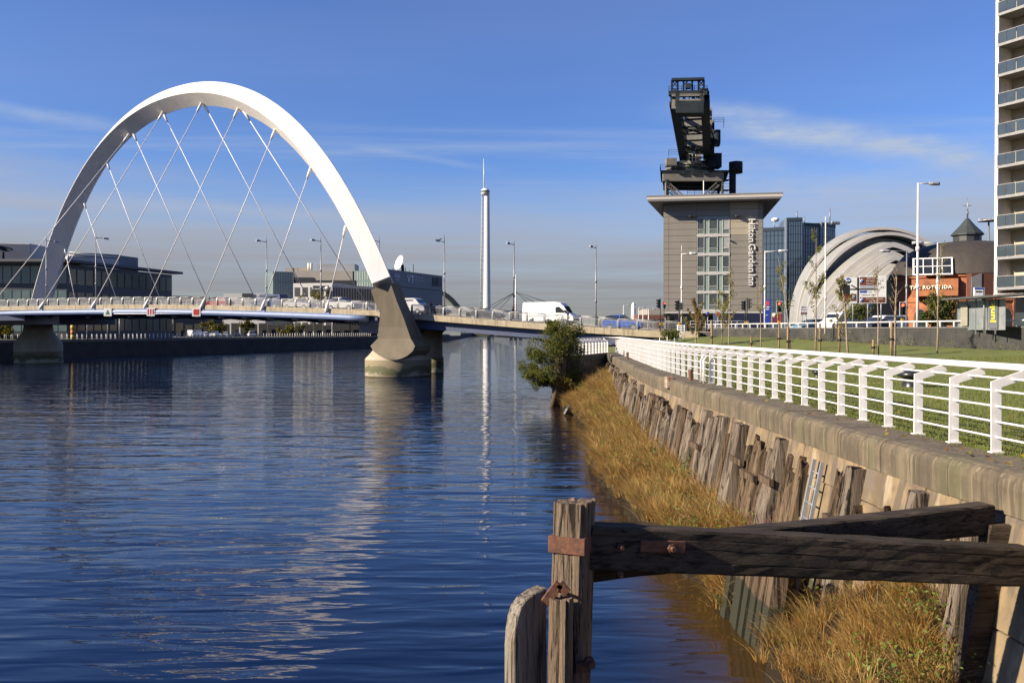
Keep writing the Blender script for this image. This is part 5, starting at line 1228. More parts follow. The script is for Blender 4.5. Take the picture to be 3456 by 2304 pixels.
for za, zb in zip(zs, zs[1:]):
    if za < 24.9: continue
    MB().loft([[hp_(hpx(2351, 900)[0] + .02, d, za + .025), hp_(hpx(2463, 900)[0] - .02, d, za + .025), hp_(hpx(2463, 900)[0] - .02, d, zb - .025), hp_(hpx(2351, 900)[0] + .02, d, zb - .025)] for d in (0, .1)]).build('cladding_panel', clad, hotel)
# window bay
bay = mat('window_frame_white', (.62, .60, .56), .5); greenp = mat('green_panel', (.30, .38, .33), .3, (.26, .34, .29), .4); hot_glass = mat('hotel_glass', (.05, .065, .06), .12, (.075, .09, .085), .6, spec=.7)
hot_glass2 = mat('hotel_glass_lower', (.16, .20, .18), .2, (.13, .17, .155), .8, spec=.6); blind = mat('window_blind', (.42, .44, .42), .4)
xs_ = [hpx(u, 900)[0] for u in (2352, 2377, 2392, 2422, 2438, 2462)]
zt_ = [hpx(2400, v)[1] for v in (735, 799, 863, 927, 990)]; pitch = zt_[0] - zt_[1]
MB().loft([[hp_(xs_[0], d, HZ0 + .4), hp_(xs_[-1], d, HZ0 + .4), hp_(xs_[-1], d, zt_[0] + .25), hp_(xs_[0], d, zt_[0] + .25)] for d in (.06, .11)]).build('bay_panel', greenp, hotel)
for fi, zt in enumerate(zt_):
    zb = zt - pitch * .86
    MB().loft([[hp_(xs_[0] - .05, d, zt - pitch + .02), hp_(xs_[-1] + .05, d, zt - pitch + .02), hp_(xs_[-1] + .05, d, zb + .02), hp_(xs_[0] - .05, d, zb + .02)] for d in (-.12, .06)]).build('spandrel', bay, hotel)
    for wi in range(3):
        x0, x1 = xs_[2 * wi], xs_[2 * wi + 1]
        wnd = MB()
        for (a, b, c, d) in ((x0, x0 + .1, zb, zt), (x1 - .1, x1, zb, zt), (x0, x1, zt - .08, zt), (x0, x1, zb + (zt - zb) * .28, zb + (zt - zb) * .28 + .09), (x0, x1, zb, zb + .08)):
            wnd.loft([[hp_(a, q, c), hp_(b, q, c), hp_(b, q, d), hp_(a, q, d)] for q in (-.08, .05)])
        wo = wnd.build('window', bay, hotel)
        zm = zb + (zt - zb) * .28
        gmat = blind if (fi, wi) in ((0, 2), (1, 2)) else hot_glass
        for (c, d, gm_) in ((zb + .07, zm + .02, hot_glass2), (zm + .08, zt - .07, gmat)):
            MB().loft([[hp_(x0 + .08, q, c), hp_(x1 - .08, q, c), hp_(x1 - .08, q, d), hp_(x0 + .08, q, d)] for q in (0, .03)]).build('pane', gm_, wo)
# roof
rz0, rz1 = 28.15, 28.95
fl_ov = 3.0
plan = [(-2.9, -fl_ov), (hw + 2.9, -fl_ov), (hw + 3.0, DEP), (0, DEP), (0, 22)]
MB().loft([[hp_(x * .985 + .1, d + .12, rz0) for x, d in plan], [hp_(x, d, rz0 + .35) for x, d in plan]]).build('soffit', mat('soffit_grey', (.30, .295, .285), .7, (.26, .255, .25), .4), hotel)
MB().loft([[hp_(x, d, z) for x, d in plan] for z in (rz0 + .352, rz1)]).build('fascia', mat('fascia_white', (.66, .60, .52), .5, (.60, .55, .47), .3), hotel)
MB().loft([[hp_(x + (.1 if x > 5 else -.1), d - .05, z) for x, d in plan] for z in (rz1 + .002, rz1 + .22)]).build('roof_edge', mat('roof_lead', (.25, .24, .22), .6), hotel)
c = hp_(hw * .82, 8, rz1); MB().lathe(c, [(0, 1.5), (1.4, 1.45), (2.2, .9), (2.4, 0)], 14).build('roof_vent', mat('vent_pale', (.6, .55, .48), .6), hotel)
# ground floor
MB().loft([[hp_(.8, .9, z), hp_(hw - .8, .9, z), hp_(hw - .8, DEP, z), hp_(.8, DEP, z)] for z in (RZ - .1, HZ0)]).build('ground_floor', glass_dark, hotel)
MB().loft([[hp_(-.1, -.1, z), hp_(hw + .1, -.1, z), hp_(hw + .1, DEP, z), hp_(-.1, DEP, z)] for z in (HZ0 - .28, HZ0 - .003)]).build('floor_edge', bay, hotel)
for k in range(6): MB().loft([[hp_(.6 + k * (hw - 1.6) / 5 + a, .4 + b, z) for a, b in ((0, 0), (.4, 0), (.4, .4), (0, .4))] for z in (RZ - .1, HZ0 - .28)]).build('ground_column', joint, hotel)
# lettering runs downwards
for wd_, vv in (('Hilton', 778), ('Garden', 871), ('Inn', 945)):
    pt = onplane(2536, vv, HP, HN) + HN * .22
    text_mesh('lettering', wd_, sg_white, hotel, facing(pt, HN) @ Matrix.Rotation(R(-90), 4, 'Z'), 1.66, .08, 'CENTER', 1.0, .012)
for u in (2333, 2489):
    MB().box(onplane(u, 731, HP, HN) + HN * .5, (.9, .9, .15), .2).build('floodlight', joint, hotel)
dl = onplane(2465, 812, HP, HN) + HN * .3; MB().lathe(dl, [(0, .1), (.25, .05), (.3, 0), (0, -.05)], 10).build('dish', lamp_grey, hotel)
# low blue grey block beside the hotel entrance
lb = MB().box((at(2500, 1070, 150).x, 150, RZ + 1.6), (9, 2, 3.2), .15).build('entrance_screen', mat('navy_screen', (.05, .06, .11), .5), hotel)

# ================================================================== cantilever crane
crane = thing('cantilever_crane', 'giant dark steel cantilever crane rising behind the hotel', 'crane', (42, 195, RZ))
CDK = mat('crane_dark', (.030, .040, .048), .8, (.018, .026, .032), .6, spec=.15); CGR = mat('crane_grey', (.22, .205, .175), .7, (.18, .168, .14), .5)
CY = 190.0
def cp(x, y, d=CY): return at(2200 + x / 3.647, 250 + y / 3.647, d)    # crop coordinates of the crane study
def rect(x0, y0, x1, y1, d0, d1, name, mt):
    a, b = cp(x0, y0, d0), cp(x1, y1, d0)
    return MB().box2((a.x, d0, b.z), (b.x, d1, a.z)).build(name, mt, crane)
# tower legs: four corner legs to the ground
gA, gB = cp(140, 1200), cp(885, 1315); TWd = 12
for x0, x1 in ((142, 212), (838, 884)):
    for d in (CY, CY + TWd):
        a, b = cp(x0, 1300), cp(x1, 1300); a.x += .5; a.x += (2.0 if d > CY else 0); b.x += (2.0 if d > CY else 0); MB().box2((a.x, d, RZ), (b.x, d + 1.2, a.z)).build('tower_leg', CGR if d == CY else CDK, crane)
        for k in (.3, .65): xx = a.x + (b.x - a.x) * k; MB().box2((xx - .08, d - .12, RZ), (xx + .08, d - .02, a.z)).build('leg_rib', CDK, crane)
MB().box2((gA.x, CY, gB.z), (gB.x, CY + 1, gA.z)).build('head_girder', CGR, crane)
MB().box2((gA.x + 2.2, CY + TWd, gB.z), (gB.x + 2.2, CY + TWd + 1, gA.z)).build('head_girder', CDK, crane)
for xx in (gA.x, gB.x - .9): MB().loft([[Vector((xx + o, yy, gB.z)), Vector((xx + .9 + o, yy, gB.z)), Vector((xx + .9 + o, yy, gA.z)), Vector((xx + o, yy, gA.z))] for yy, o in ((CY + 1.01, 0), (CY + TWd - .01, 2.2))]).build('side_girder', CDK, crane)
rect(216, 1318, 815, 1385, CY + 6, CY + 7, 'cross_girder', CDK)
def lattice(p, q, w_, name='lattice_brace', mt=CGR, n=9):
    p = Vector(p); q = Vector(q); t = (q - p).normalized(); sd = t.cross(Vector((0, 1, 0))).normalized() * (w_ / 2); m = MB()
    m.bar(p + sd, q + sd, .16, .3, up=(0, 1, 0)); m.bar(p - sd, q - sd, .16, .3, up=(0, 1, 0))
    for k in range(n):
        a, b = p.lerp(q, k / n), p.lerp(q, (k + 1) / n); m.bar(a + sd, b - sd, .09, .09); m.bar(a - sd, b + sd, .09, .09)
    return m.build(name, mt, crane)
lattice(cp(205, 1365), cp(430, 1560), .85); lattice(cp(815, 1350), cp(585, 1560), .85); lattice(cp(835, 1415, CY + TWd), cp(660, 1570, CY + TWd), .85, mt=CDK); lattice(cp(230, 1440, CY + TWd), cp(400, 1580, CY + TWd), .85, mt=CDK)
def rails(pts_, h, name='handrail', mt=CDK, nb=3, sp_=1.5):
    m = MB()
    for a, b in zip(pts_, pts_[1:]):
        a, b = Vector(a), Vector(b); ln = (b - a).length; n = max(1, int(ln / sp_))
        for k in range(n + 1): p = a.lerp(b, k / n); m.bar(p, p + Vector((0, 0, h)), .07)
        for q in range(1, nb + 1): m.bar(a + Vector((0, 0, h * q / nb)), b + Vector((0, 0, h * q / nb)), .06)
    return m.build(name, mt, crane)
a, b = cp(470, 1462), cp(840, 1462); MB().box2((a.x, CY + 3, a.z - .15), (b.x, CY + 5, a.z)).build('walkway', CDK, crane); rails([(a.x, CY + 3, a.z), (b.x, CY + 3, a.z)], cp(0, 1385).z - a.z)
# platform and turntable
a, b = cp(100, 1200), cp(945, 1185); MB().loft([[Vector((a.x + o, yy, z)) for yy, o in ((CY - .25, 0), (CY + TWd + 1, 2.4))] + [Vector((b.x + o, yy, z)) for yy, o in ((CY + TWd + 1, 2.4), (CY - .25, 0))] for z in (a.z - .1, a.z + .25)]).build('platform', CDK, crane)
rails([(a.x, CY - .2, a.z + .25), (b.x - 3, CY - .2, a.z + .25)], 1.2); rails([(a.x, CY - .2, a.z + .25), (a.x + 2.4, CY + TWd, a.z + .25)], 1.2)
TC = Vector(((gA.x + gB.x) / 2 + .3, CY + 6.5, a.z + .25))
MB().lathe(TC, [(0, 2.6), (4.4, 2.6), (5.2, 1.2), (5.3, 1.0), (5.3, 0), (0, 0)], 28, smooth=False).build('turntable', CDK, crane)
MB().lathe(TC, [(4.8, 2.0), (5.25, 1.25), (5.5, 1.2), (5.5, 1.0)], 28, smooth=False).build('turntable_rim', CGR, crane)
MB().box(TC + Vector((-4.8, -4.5, 2.0)), (2.2, 2.2, 1.6)).build('motor_house', CGR, crane); MB().box(TC + Vector((4.6, -3, 2.6)), (3.2, 3, 3.0)).build('motor_house', CDK, crane)
rails([TC + Vector((-5.6, -6.3, 3.0)), TC + Vector((-3.2, -6.3, 3.0))], 1.4)
for k in (-1, 0, 1): MB().box((TC.x + k * 2.6, CY - .12, gA.z - .35), (1.5, .5, .7)).build('slew_bracket', CDK, crane)
# horizontal jib pointing at the viewer
JP = Vector((at(2345, 540, 195).x, 195, 43.2)); JE = Vector((at(2327, 360, 148).x, 148, 43.2)); JD = (JE - JP).normalized(); JS = Vector((-JD.y, JD.x, 0)); JS = JS if JS.x > 0 else -JS
JL = (JE - JP).length
def jp(a, s, z): p = JP + JD * a + JS * s; return Vector((p.x, p.y, 43.2 + z))
def jdep(a): return 7.0 - 4.6 * max(0, a) / JL if a > 0 else 7.0 + .07 * a
for sd in (-1, 1):
    s = sd * 2.55
    MB().loft([[jp(a, s - .75, 0), jp(a, s + .75, 0), jp(a, s + .75, .55), jp(a, s - .75, .55)] for a in (-18, JL)]).build('jib_bottom_chord', CDK, crane)
    MB().loft([[jp(a, s - .5, jdep(a) - .5), jp(a, s + .5, jdep(a) - .5), jp(a, s + .5, jdep(a)), jp(a, s - .5, jdep(a))] for a in (-18, 0, JL)]).build('jib_top_chord', CDK, crane)
    m = MB(); m2 = MB(); n = 15
    for k in range(n):
        a, b = -16 + (JL + 15.5) * k / n, -16 + (JL + 15.5) * (k + 1) / n
        for o in (-.5, .5):
            m.bar(jp(a, s + o, .5), jp(a, s + o, jdep(a) - .4), .35, .3); m2.bar(jp(a, s + o, .5), jp(b, s + o, jdep(b) - .4), .3, .25); m2.bar(jp(b, s + o, .5), jp(a, s + o, jdep(a) - .4), .3, .25)
    m.build('jib_vertical', CDK, crane); m2.build('jib_diagonal', CDK, crane)
n = 8
for k in range(n + 1):
    a = JL * k / n - .3
    MB().bar(jp(a, -2, .3), jp(a, 2, .3), .3, .3).build('jib_cross_tie', CDK, crane)
    if k % 3 == 1: MB().bar(jp(a, -2, .3), jp(a + JL / n, 2, .3), .28, .2).build('jib_wind_brace', CDK, crane); MB().bar(jp(a, 2, .3), jp(a + JL / n, -2, .3), .28, .2).build('jib_wind_brace', CDK, crane)
MB().box(jp(-14, 0, 7.5), (8, 9, 6), math.atan2(JS.y, JS.x)).build('machine_house', CGR, crane)
MB().box(jp(18, 0, 3.6), (3.4, 3, 2.6), math.atan2(JS.y, JS.x)).build('trolley_house', CGR, crane)
cb = MB().box(jp(3.5, -.1, -.7), (3.0, 2.4, 2.4), math.atan2(JS.y, JS.x)).build('operator_cabin', CGR, crane)
wf = jp(4.75, -.1, -.65)
for k in range(4): MB().box(wf + Vector((-1.05 + .7 * k, -.06, 0)), (.14, .12, 1.7)).build('cabin_window_bar', sg_white, cb)
for z in (-.8, 0, .8): MB().box(wf + Vector((0, -.07, z)), (2.2, .1, .1)).build('cabin_window_bar', sg_white, cb)
MB().box(wf + Vector((0, .0, 0)), (2.1, .04, 1.6)).build('cabin_glass', glass_dark, cb)
MB().box(jp(6, 3.7, 2.6), (.9, 7, 6.0), math.atan2(JS.y, JS.x)).build('ballast_box', CDK, crane); MB().box(jp(22, 3.4, 3.2), (.5, 6, 3.2), math.atan2(JS.y, JS.x)).build('side_cabin', CGR, crane)
MB().lathe(jp(11, 4.6, .2), [(0, 0), (.6, .1), (.8, .8), (.8, 3.4), (0, 3.5)], 10).build('side_drum', CDK, crane); rails([jp(14, 4.0, 4.3), jp(14, 6.0, 4.3), jp(10, 6.0, 4.3)], 1.1)
# jib head frame
def hx(x, y): return onplane(2200 + x / 3.647, 250 + y / 3.647, JE - JD * 0 + JD * .3, JD)
hf = MB()
for x in (247, 318, 390, 497, 575, 640): hf.bar(hx(x, 80), hx(x, 240), .28, .28, up=(0, 1, 0))
for (x0, y0, x1, y1) in ((247, 85, 318, 160), (318, 85, 247, 160), (247, 165, 318, 235), (318, 165, 247, 235), (575, 80, 640, 155), (640, 80, 575, 155), (575, 160, 640, 230), (640, 160, 575, 230), (390, 140, 440, 90), (395, 230, 480, 130), (400, 380, 480, 270), (400, 290, 470, 370), (500, 360, 560, 280), (580, 270, 640, 350), (247, 290, 290, 350)): hf.bar(hx(x0, y0), hx(x1, y1), .16, .16)
for x in (247, 310, 390, 500, 520, 575, 640): hf.bar(hx(x, 262), hx(x, 360), .26, .26, up=(0, 1, 0))
hf.build('head_frame', CDK, crane)
for (x0, y0, x1, y1, th_, mt, nm) in ((243, 74, 648, 64, .4, CDK, 'head_beam'), (208, 245, 682, 238, .7, CDK, 'head_platform'), (245, 378, 640, 370, 1.5, CGR, 'end_beam'), (245, 268, 640, 262, .4, CGR, 'end_beam'), (415, 150, 480, 152, .8, CDK, 'sheave_block'), (290, 310, 340, 310, 2.6, CDK, 'gusset_plate'), (590, 310, 640, 300, 2.6, CDK, 'gusset_plate')):
    MB().bar(hx(x0, y0), hx(x1, y1), .9, th_).build(nm, mt, crane)
rails([hx(208, 235), hx(682, 228)], 1.1, sp_=1.6); MB().bar(hx(300, 430), hx(640, 430), 3.0, 2.0).build('end_plate', CDK, crane)
# stair tower and its drum
a, b = cp(952, 1220, CY + 4), cp(1035, 1220, CY + 4); r_ = (b.x - a.x) / 2
MB().lathe(((a.x + b.x) / 2, CY + 4, RZ), [(r_, 0), (r_, a.z - RZ)], 16).build('lift_shaft', CDK, crane)
a2, b2 = cp(950, 1085, CY + 4), cp(1115, 1220, CY + 4); MB().lathe(((a2.x + b2.x) / 2, CY + 4, b2.z), [(0, 0), ((b2.x - a2.x) / 2, 0), ((b2.x - a2.x) / 2, a2.z - b2.z), (0, a2.z - b2.z + .3)], 20).build('lift_head', CDK, crane)
m = MB()
for k in range(9): z = a.z - 1.5 - k * 2.2; m.box2((gB.x + .1, CY + 3, z - .12), (a.x - .05, CY + 5, z))
m.build('landing', CDK, crane)
for k in range(5): rails([(gB.x + .1, CY + 3, a.z - 1.5 - k * 2.2), (a.x, CY + 3, a.z - 1.5 - k * 2.2)], 1.2, nb=2)
MB().tube([cp(637, 1310, CY - 1), cp(637, 1560, CY - 1)], .1, 6).build('downpipe', white_paint, crane)

# ================================================================== blue glass hotel tower
gtw = thing('glass_tower', 'blue mirrored glass tower block right of the hotel', 'building', (115, 372, RZ))
blue_glass = mat('blue_glass', (.12, .17, .22), .07, (.14, .19, .24), .06, metal=.45, spec=.8); mull = mat('mullion', (.03, .05, .075), .5); tow_edge = mat('tower_edge', (.36, .42, .48), .4)
def glassblock(u0, u1, vt, Y, sk, name, depth=18, fl=3.4, bays=7):
    a, b = at(u0, vt, Y), at(u1, vt, Y + sk); z1 = a.z; p0 = Vector((a.x, a.y, 0)); p1 = Vector((b.x, b.y, 0)); t = (p1 - p0).normalized(); n = Vector((t.y, -t.x, 0)); ln = (p1 - p0).length
    o = MB().prism([(q.x, q.y) for q in (p0, p1, p1 - n * depth, p0 - n * depth)], RZ - .1, z1).build(name, blue_glass, gtw)
    m = MB(); z = RZ + fl
    while z < z1 - 1: m.bar(p0 + n * .1 + Vector((0, 0, z)), p1 + n * .1 + Vector((0, 0, z)), .12, .14); z += fl
    for k in range(bays + 1): p = p0.lerp(p1, k / bays) + n * .1; m.bar((p.x, p.y, RZ), (p.x, p.y, z1), .12, .14)
    m.build('mullion_grid', mull, o)
    MB().bar(p0 + Vector((0, 0, z1 - .6)) + n * .1, p1 + Vector((0, 0, z1 - .6)) + n * .1, .5, 1.4).build('parapet', mull, o)
    MB().bar((p0.x, p0.y - .2, RZ), (p0.x, p0.y - .2, z1), .7).build('corner_trim', tow_edge, o)
    return o
glassblock(2560, 2652, 771, 380, -4, 'low_block'); glassblock(2652, 2708, 736, 372, -1, 'tall_block', 20); glassblock(2710, 2770, 752, 378, 4, 'middle_block'); glassblock(2770, 2818, 751, 382, 9, 'right_block', 8)
for u, v, h in ((2695, 734, 3), (2720, 750, 3), (2806, 748, 6), (2618, 770, 4)):
    b = at(u, v, 378); MB().tube([(b.x, 380, b.z - 1), (b.x, 380, b.z + h)], .25, 6).build('roof_mast', lamp_grey, gtw)
b = at(2617, 750, 382); MB().lathe(b, [(0, 0), (1.3, .3), (1.8, 1.2), (1.2, 1.8), (0, 2)], 10).build('roof_dish', sg_white, gtw)

# ================================================================== silver shell auditorium
arm = thing('shell_auditorium', 'silver auditorium of nested pointed curved shells', 'building', (125, 300, RZ))
shell_rim = mat('shell_rim', (.66, .62, .56), .4, (.61, .57, .51), .3, metal=.1); shell_in = mat('shell_inner', (.42, .415, .38), .5, (.36, .36, .33), .25, metal=.2); shell_skin = mat('shell_skin', (.36, .345, .305), .38, (.32, .31, .27), .2, metal=.2)
sh = [(2689, 1096, 2982, 767, 2.0, 330), (2718, 1096, 3002, 784, 1.9, 322), (2736, 1096, 3013, 818, 1.45, 314), (2762, 1096, 3012, 848, 1.30, 306), (2790, 1096, 3024, 862, 1.25, 300), (2840, 1096, 3037, 892, 1.12, 292)]
curves = []
for (ul, vl, ua, va, p, Y) in sh:
    c = []; n = 26
    for k in range(2 * n + 1):
        q = -1 + k / n; sgn_ = -1 if q < 0 else 1; a = abs(q)
        an = (1 - a) * math.pi / 2                      # even spacing in angle
        xf = math.cos(an) ** (2 / p) if a > 0 else 0; hf_ = max(0, math.sin(an)) ** (2 / p)
        u = ua + sgn_ * xf * (ua - ul) * (1 if sgn_ < 0 else 1.0); v = vl - hf_ * (vl - va)
        c.append(at(u, v, Y))
    curves.append((c, Y))
for i, (c, Y) in enumerate(curves):
    cen = Vector((sum(p.x for p in c) / len(c), Y, RZ))
    def inner(p, k): return p + (cen - p).normalized() * k
    wid = [2.0, 2.2, 3.0, 5.2, 3.6, 5.0][i]
    secs = [[p, p + Vector((0, 9, 1.0)), inner(p, 1.2) + Vector((0, 9, .3)), inner(p, wid * .55) + Vector((0, .8, 0)), inner(p, 1.0)] for p in c]
    MB().loft(secs, cap=False, smooth=False).build('shell', shell_in if i in (0, 1, 2) else shell_skin, arm)
    rim = [[p + Vector((0, -.25, .1)), inner(p, [.9, 1.0, 1.7, 1.9, 1.6, 1.6][i]) + Vector((0, -.25, 0)), inner(p, .9) + Vector((0, .3, 0)), p + Vector((0, .3, .1))] for p in c]
    MB().loft(rim, cap=True).build('shell_rim', shell_rim, arm)
    inf = MB(); ps = [inner(p, 1.6) + Vector((0, 5.5, 0)) for p in c]; k = len(ps)
    inf.add(ps + [cen + Vector((0, 5.5, 0))], [(a, a + 1, k) for a in range(k - 1)]); inf.build('infill', shell_in if i < 5 else glass_dark, arm)
# ================================================================== round brick building
RCt = Vector((at(3264, 900, 166).x, 166, RZ)); rot = thing('rotunda_building', 'round red brick building with a dark domed roof and lantern', 'building', RCt)
brick = mat('brick_red', (.46, .17, .07), .85, (.36, .13, .055), .9, bump=.3, bscale=6, c3=(.26, .10, .05), c3s=.4); lead = mat('roof_lead_dark', (.06, .048, .038), .7, (.045, .037, .03), .8, stretch=(1, 1, .2)); lantern_g = mat('lantern_green', (.05, .06, .058), .6)
RR = 12.9
MB().lathe(RCt, [(RR, 0), (RR, 5.4), (RR + .25, 5.5), (RR + .25, 6.0), (RR, 6.1), (RR, 9.6), (RR + .35, 9.8), (RR + .35, 10.3)], 60, smooth=False).build('drum_wall', brick, rot)
MB().lathe(RCt, [(RR + .7, 10.25), (RR + .5, 10.9), (12.3, 12.9), (10.8, 14.6), (8.6, 15.8), (5.8, 16.5), (2.6, 16.9)], 60).build('dome_roof', lead, rot)
ln_ = MB().lathe(RCt, [(2.4, 16.5), (2.4, 18.0), (2.6, 18.1)], 12, smooth=False).build('lantern', mat('lantern_dark', (.05, .055, .055), .5), rot)
MB().lathe(RCt, [(2.8, 18.05), (2.8, 18.3), (1.4, 19.8), (.3, 21.2), (0, 21.5)], 12, smooth=False).build('lantern_roof', lantern_g, ln_)
fn = MB(); fn.tube([RCt + Vector((0, 0, 21.5)), RCt + Vector((0, 0, 25.2))], [.16, .05], 6); fn.box(RCt + Vector((0, 0, 23.6)), (1.6, .1, .1)); fn.lathe(RCt + Vector((0, 0, 22.3)), [(0, .3), (.28, 0), (0, -.3)], 8); fn.build('weathervane', lamp_grey, ln_)
for k in range(9):
    a = R(-90 - 62 + 15.5 * k); d = Vector((math.cos(a), math.sin(a), 0)); Rm = facing(RCt + d * (RR - .02), d)
    arc = [(-1.15, .4), (1.15, .4), (1.15, 3.0)] + [(1.15 * math.cos(math.pi * q / 8), 3.0 + 1.15 * math.sin(math.pi * q / 8)) for q in range(1, 9)]
    m = MB().loft([[Vector((x, y, z)) for x, y in arc] for z in (-.2, .06)]); m.xf(Rm); wo = m.build('arched_window', glass_dark, rot)
    m = MB(); m.loft([[Vector((x * s_, (y - 3) * (s_ if y > 3 else 1) + 3, z)) for x, y in arc[2:]] + [Vector((x * s2, (y - 3) * (s2 if y > 3 else 1) + 3, z)) for x, y in arc[2:][::-1]] for z, s_, s2 in ((.02, 1.25, 1.0), (.16, 1.25, 1.0))]); m.xf(Rm); m.build('brick_arch', brick, wo)
    a2_ = a + R(7.75); d2 = Vector((math.cos(a2_), math.sin(a2_), 0)); m = MB().box((0, 4.7, .1), (.9, 9.4, .35)); m.xf(facing(RCt + d2 * RR, d2)); m.build('pilaster', brick, rot)
cream = mat('letter_cream', (.80, .74, .58), .5)
dw = Vector((-.755, -.655, 0)).normalized(); text_mesh('lettering', 'THE ROTUNDA', cream, rot, facing(RCt + dw * (RR + 2.3) + Vector((0, 0, 7.9)), (-.5, -.87, 0)), .86, .06, space=1.15, bold=.03)
m = MB().box((0, 7.9, .3), (7.4, 3.0, 2.6)); m.xf(facing(RCt + dw * (RR + .4), (-.5, -.87, 0))); m.build('entrance_block', brick, rot)
cn = facing(RCt + dw * (RR + 1.6) + Vector((0, 0, 11.6)), (-.35, -.8, .5)); m = MB().box((0, 0, 0), (6.4, 3.6, .18)); m.xf(cn); cg = m.build('glass_canopy', sg_white, rot)
for i in range(4):
    for j in range(2):
        m = MB().box((-2.25 + 1.5 * i, -.82 + 1.64 * j, .12), (1.3, 1.45, .06)); m.xf(cn); m.build('canopy_pane', car_glass, cg)
# brick and grey annexe by the shelter
an = thing('brick_annexe', 'small dark red and grey annexe block between rotunda and tower', 'building', (at(3310, 1000, 112).x, 112, RZ)); a, b = at(3279, 922, 112), at(3352, 1090, 112)
MB().box2((a.x, 112, RZ - .1), (b.x, 113.2, a.z)).build('wall', mat('dark_red', (.14, .05, .03), .7), an); MB().loft([[Vector((a.x - .05, 111.9, z0)), Vector((a.x + 1.25, 111.9, z1)), Vector((a.x + 1.25, 111.95, RZ)), Vector((a.x - .05, 111.95, RZ))] for z0, z1 in ((a.z - .5, a.z), (a.z - .5, a.z))][:1] + [[Vector((a.x - .05, 112, a.z - .5)), Vector((a.x + 1.25, 112, a.z)), Vector((a.x + 1.25, 112, RZ)), Vector((a.x - .05, 112, RZ))]]).build('grey_panel', mat('annexe_grey', (.26, .26, .27), .6), an)
# ================================================================== apartment tower at the right edge
ap0 = at(3357, 980, 88); ap0.z = 0; AT = Vector((2.3, -4.6, 0)).normalized(); ANn = Vector((AT.y, -AT.x, 0)); ANn = ANn if ANn.x < 0 else -ANn
apt = thing('apartment_tower', 'tall cream apartment tower with stacked glass balconies', 'building', (ap0.x + 5, 84, RZ))
cream_w = mat('render_cream', (.62, .52, .36), .8, (.57, .48, .33), .4); pale_edge = mat('pier_white', (.78, .72, .64), .6); slab_g = mat('balcony_grey', (.30, .30, .30), .6); bal_glass = mat('balcony_glass', (.06, .08, .09), .1, (.045, .06, .07), .5, spec=.8)
def tp(a, out_, z): p = ap0 + AT * a + ANn * out_; return Vector((p.x, p.y, z))
Z0 = at(3357, 980, 88).z; FL = 2.98; NFL = 14; BW = 5.2; NBAY = 3
ZT = Z0 + FL * NFL
MB().loft([[tp(a, o, z) for a, o in ((.3, -2.0), (BW * NBAY + .4, -2.0), (BW * NBAY + .4, -16), (.3, -16))] for z in (Z0 - .2, ZT)]).build('core_wall', cream_w, apt)
MB().loft([[tp(a, o, z) for a, o in ((.4, -2.6), (BW * NBAY, -2.6), (BW * NBAY, -15), (.4, -15))] for z in (RZ - .1, Z0 - .2)]).build('ground_floor', glass_dark, apt)
for k in range(NBAY + 1):
    MB().loft([[tp(k * BW + a, o, z) for a, o in ((-.0, .1), (.34, .1), (.34, -2.1), (-.0, -2.1))] for z in (Z0 - .35, ZT)]).build('pier', pale_edge, apt)
MB().loft([[tp(a, o, z) for a, o in ((-.02, .18), (BW * NBAY + .4, .18), (BW * NBAY + .4, -2.3), (-.02, -2.3))] for z in (Z0 - .75, Z0 - .352)]).build('base_band', pale_edge, apt)
for f in range(NFL):
    z = Z0 + FL * f
    for k in range(NBAY):
        a0, a1 = k * BW + .36, (k + 1) * BW - .02
        bl = MB().loft([[tp(a, o, zz) for a, o in ((a0, .35), (a1, .35), (a1, -2.0), (a0, -2.0))] for zz in (z, z + .26)]).build('balcony_slab', slab_g, apt)
        for j in range(5):
            q0, q1 = a0 + (a1 - a0) * j / 5 + .03, a0 + (a1 - a0) * (j + 1) / 5 - .03
            MB().loft([[tp(q0, o, zz) for zz in (z + .3, z + 1.3)] + [tp(q1, o, zz) for zz in (z + 1.3, z + .3)] for o in (.27, .3)]).build('balustrade_pane', bal_glass, bl)
        MB().bar(tp(a0, .29, z + 1.36), tp(a1, .29, z + 1.36), .06).build('balustrade_rail', slab_g, bl)
        MB().loft([[tp(a, o, zz) for a, o in ((a0 + 2.0, -1.93), (a1 - .2, -1.93), (a1 - .2, -2.02), (a0 + 2.0, -2.02))] for zz in (z + .28, z + 2.6)]).build('balcony_door', glass_dark, bl)
        MB().bar(tp(a0 + 3.4, -1.9, z + .28), tp(a0 + 3.4, -1.9, z + 2.6), .1).build('door_frame', slab_g, bl)
# ================================================================== far tower
tw_ = thing('observation_tower', 'slender white observation tower with a thin mast far downstream', 'tower', (at(1638, 1040, 654).x, 654, 4)); TX = at(1640, 1040, 654).x
tow_w = mat('tower_white', (.74, .72, .68), .4)
zc = at(1638, 650, 654).z
MB().lathe((TX + .8, 654, 0), [(3.0, 3.8), (2.6, 30), (2.1, 75), (1.9, zc)], 16).build('shaft', tow_w, tw_)
m = MB()
xl = lambda z: TX - 4.3 + 1.6 * (z / zc)
m.tube([(xl(4), 654, 4), (xl(zc), 654, zc)], .45, 6)
z = 6
while z < zc: m.bar((xl(z), 654, z), (TX + .8, 654, z), .35); m.bar((xl(z), 654, z), (TX - 1, 654, z + 2.4), .25); z += 3.4
m.build('stair_lattice', mat('tower_grey', (.50, .50, .49), .5), tw_)
MB().lathe((TX - .4, 654, zc - 2), [(0, 0), (2.8, .3), (3.3, 2), (3.2, 3.5), (2.0, 4.8), (0, 5)], 16).build('cabin', tow_w, tw_); MB().lathe((TX - .4, 654, zc - 2), [(3.32, 2.0), (3.35, 2.6), (3.32, 3.1)], 16).build('cabin_window', glass_dark, tw_)
MB().tube([(TX - 1.4, 654, zc), (TX - 1.6, 654, at(1638, 536, 654).z)], [.5, .15], 8).build('mast', tow_w, tw_)
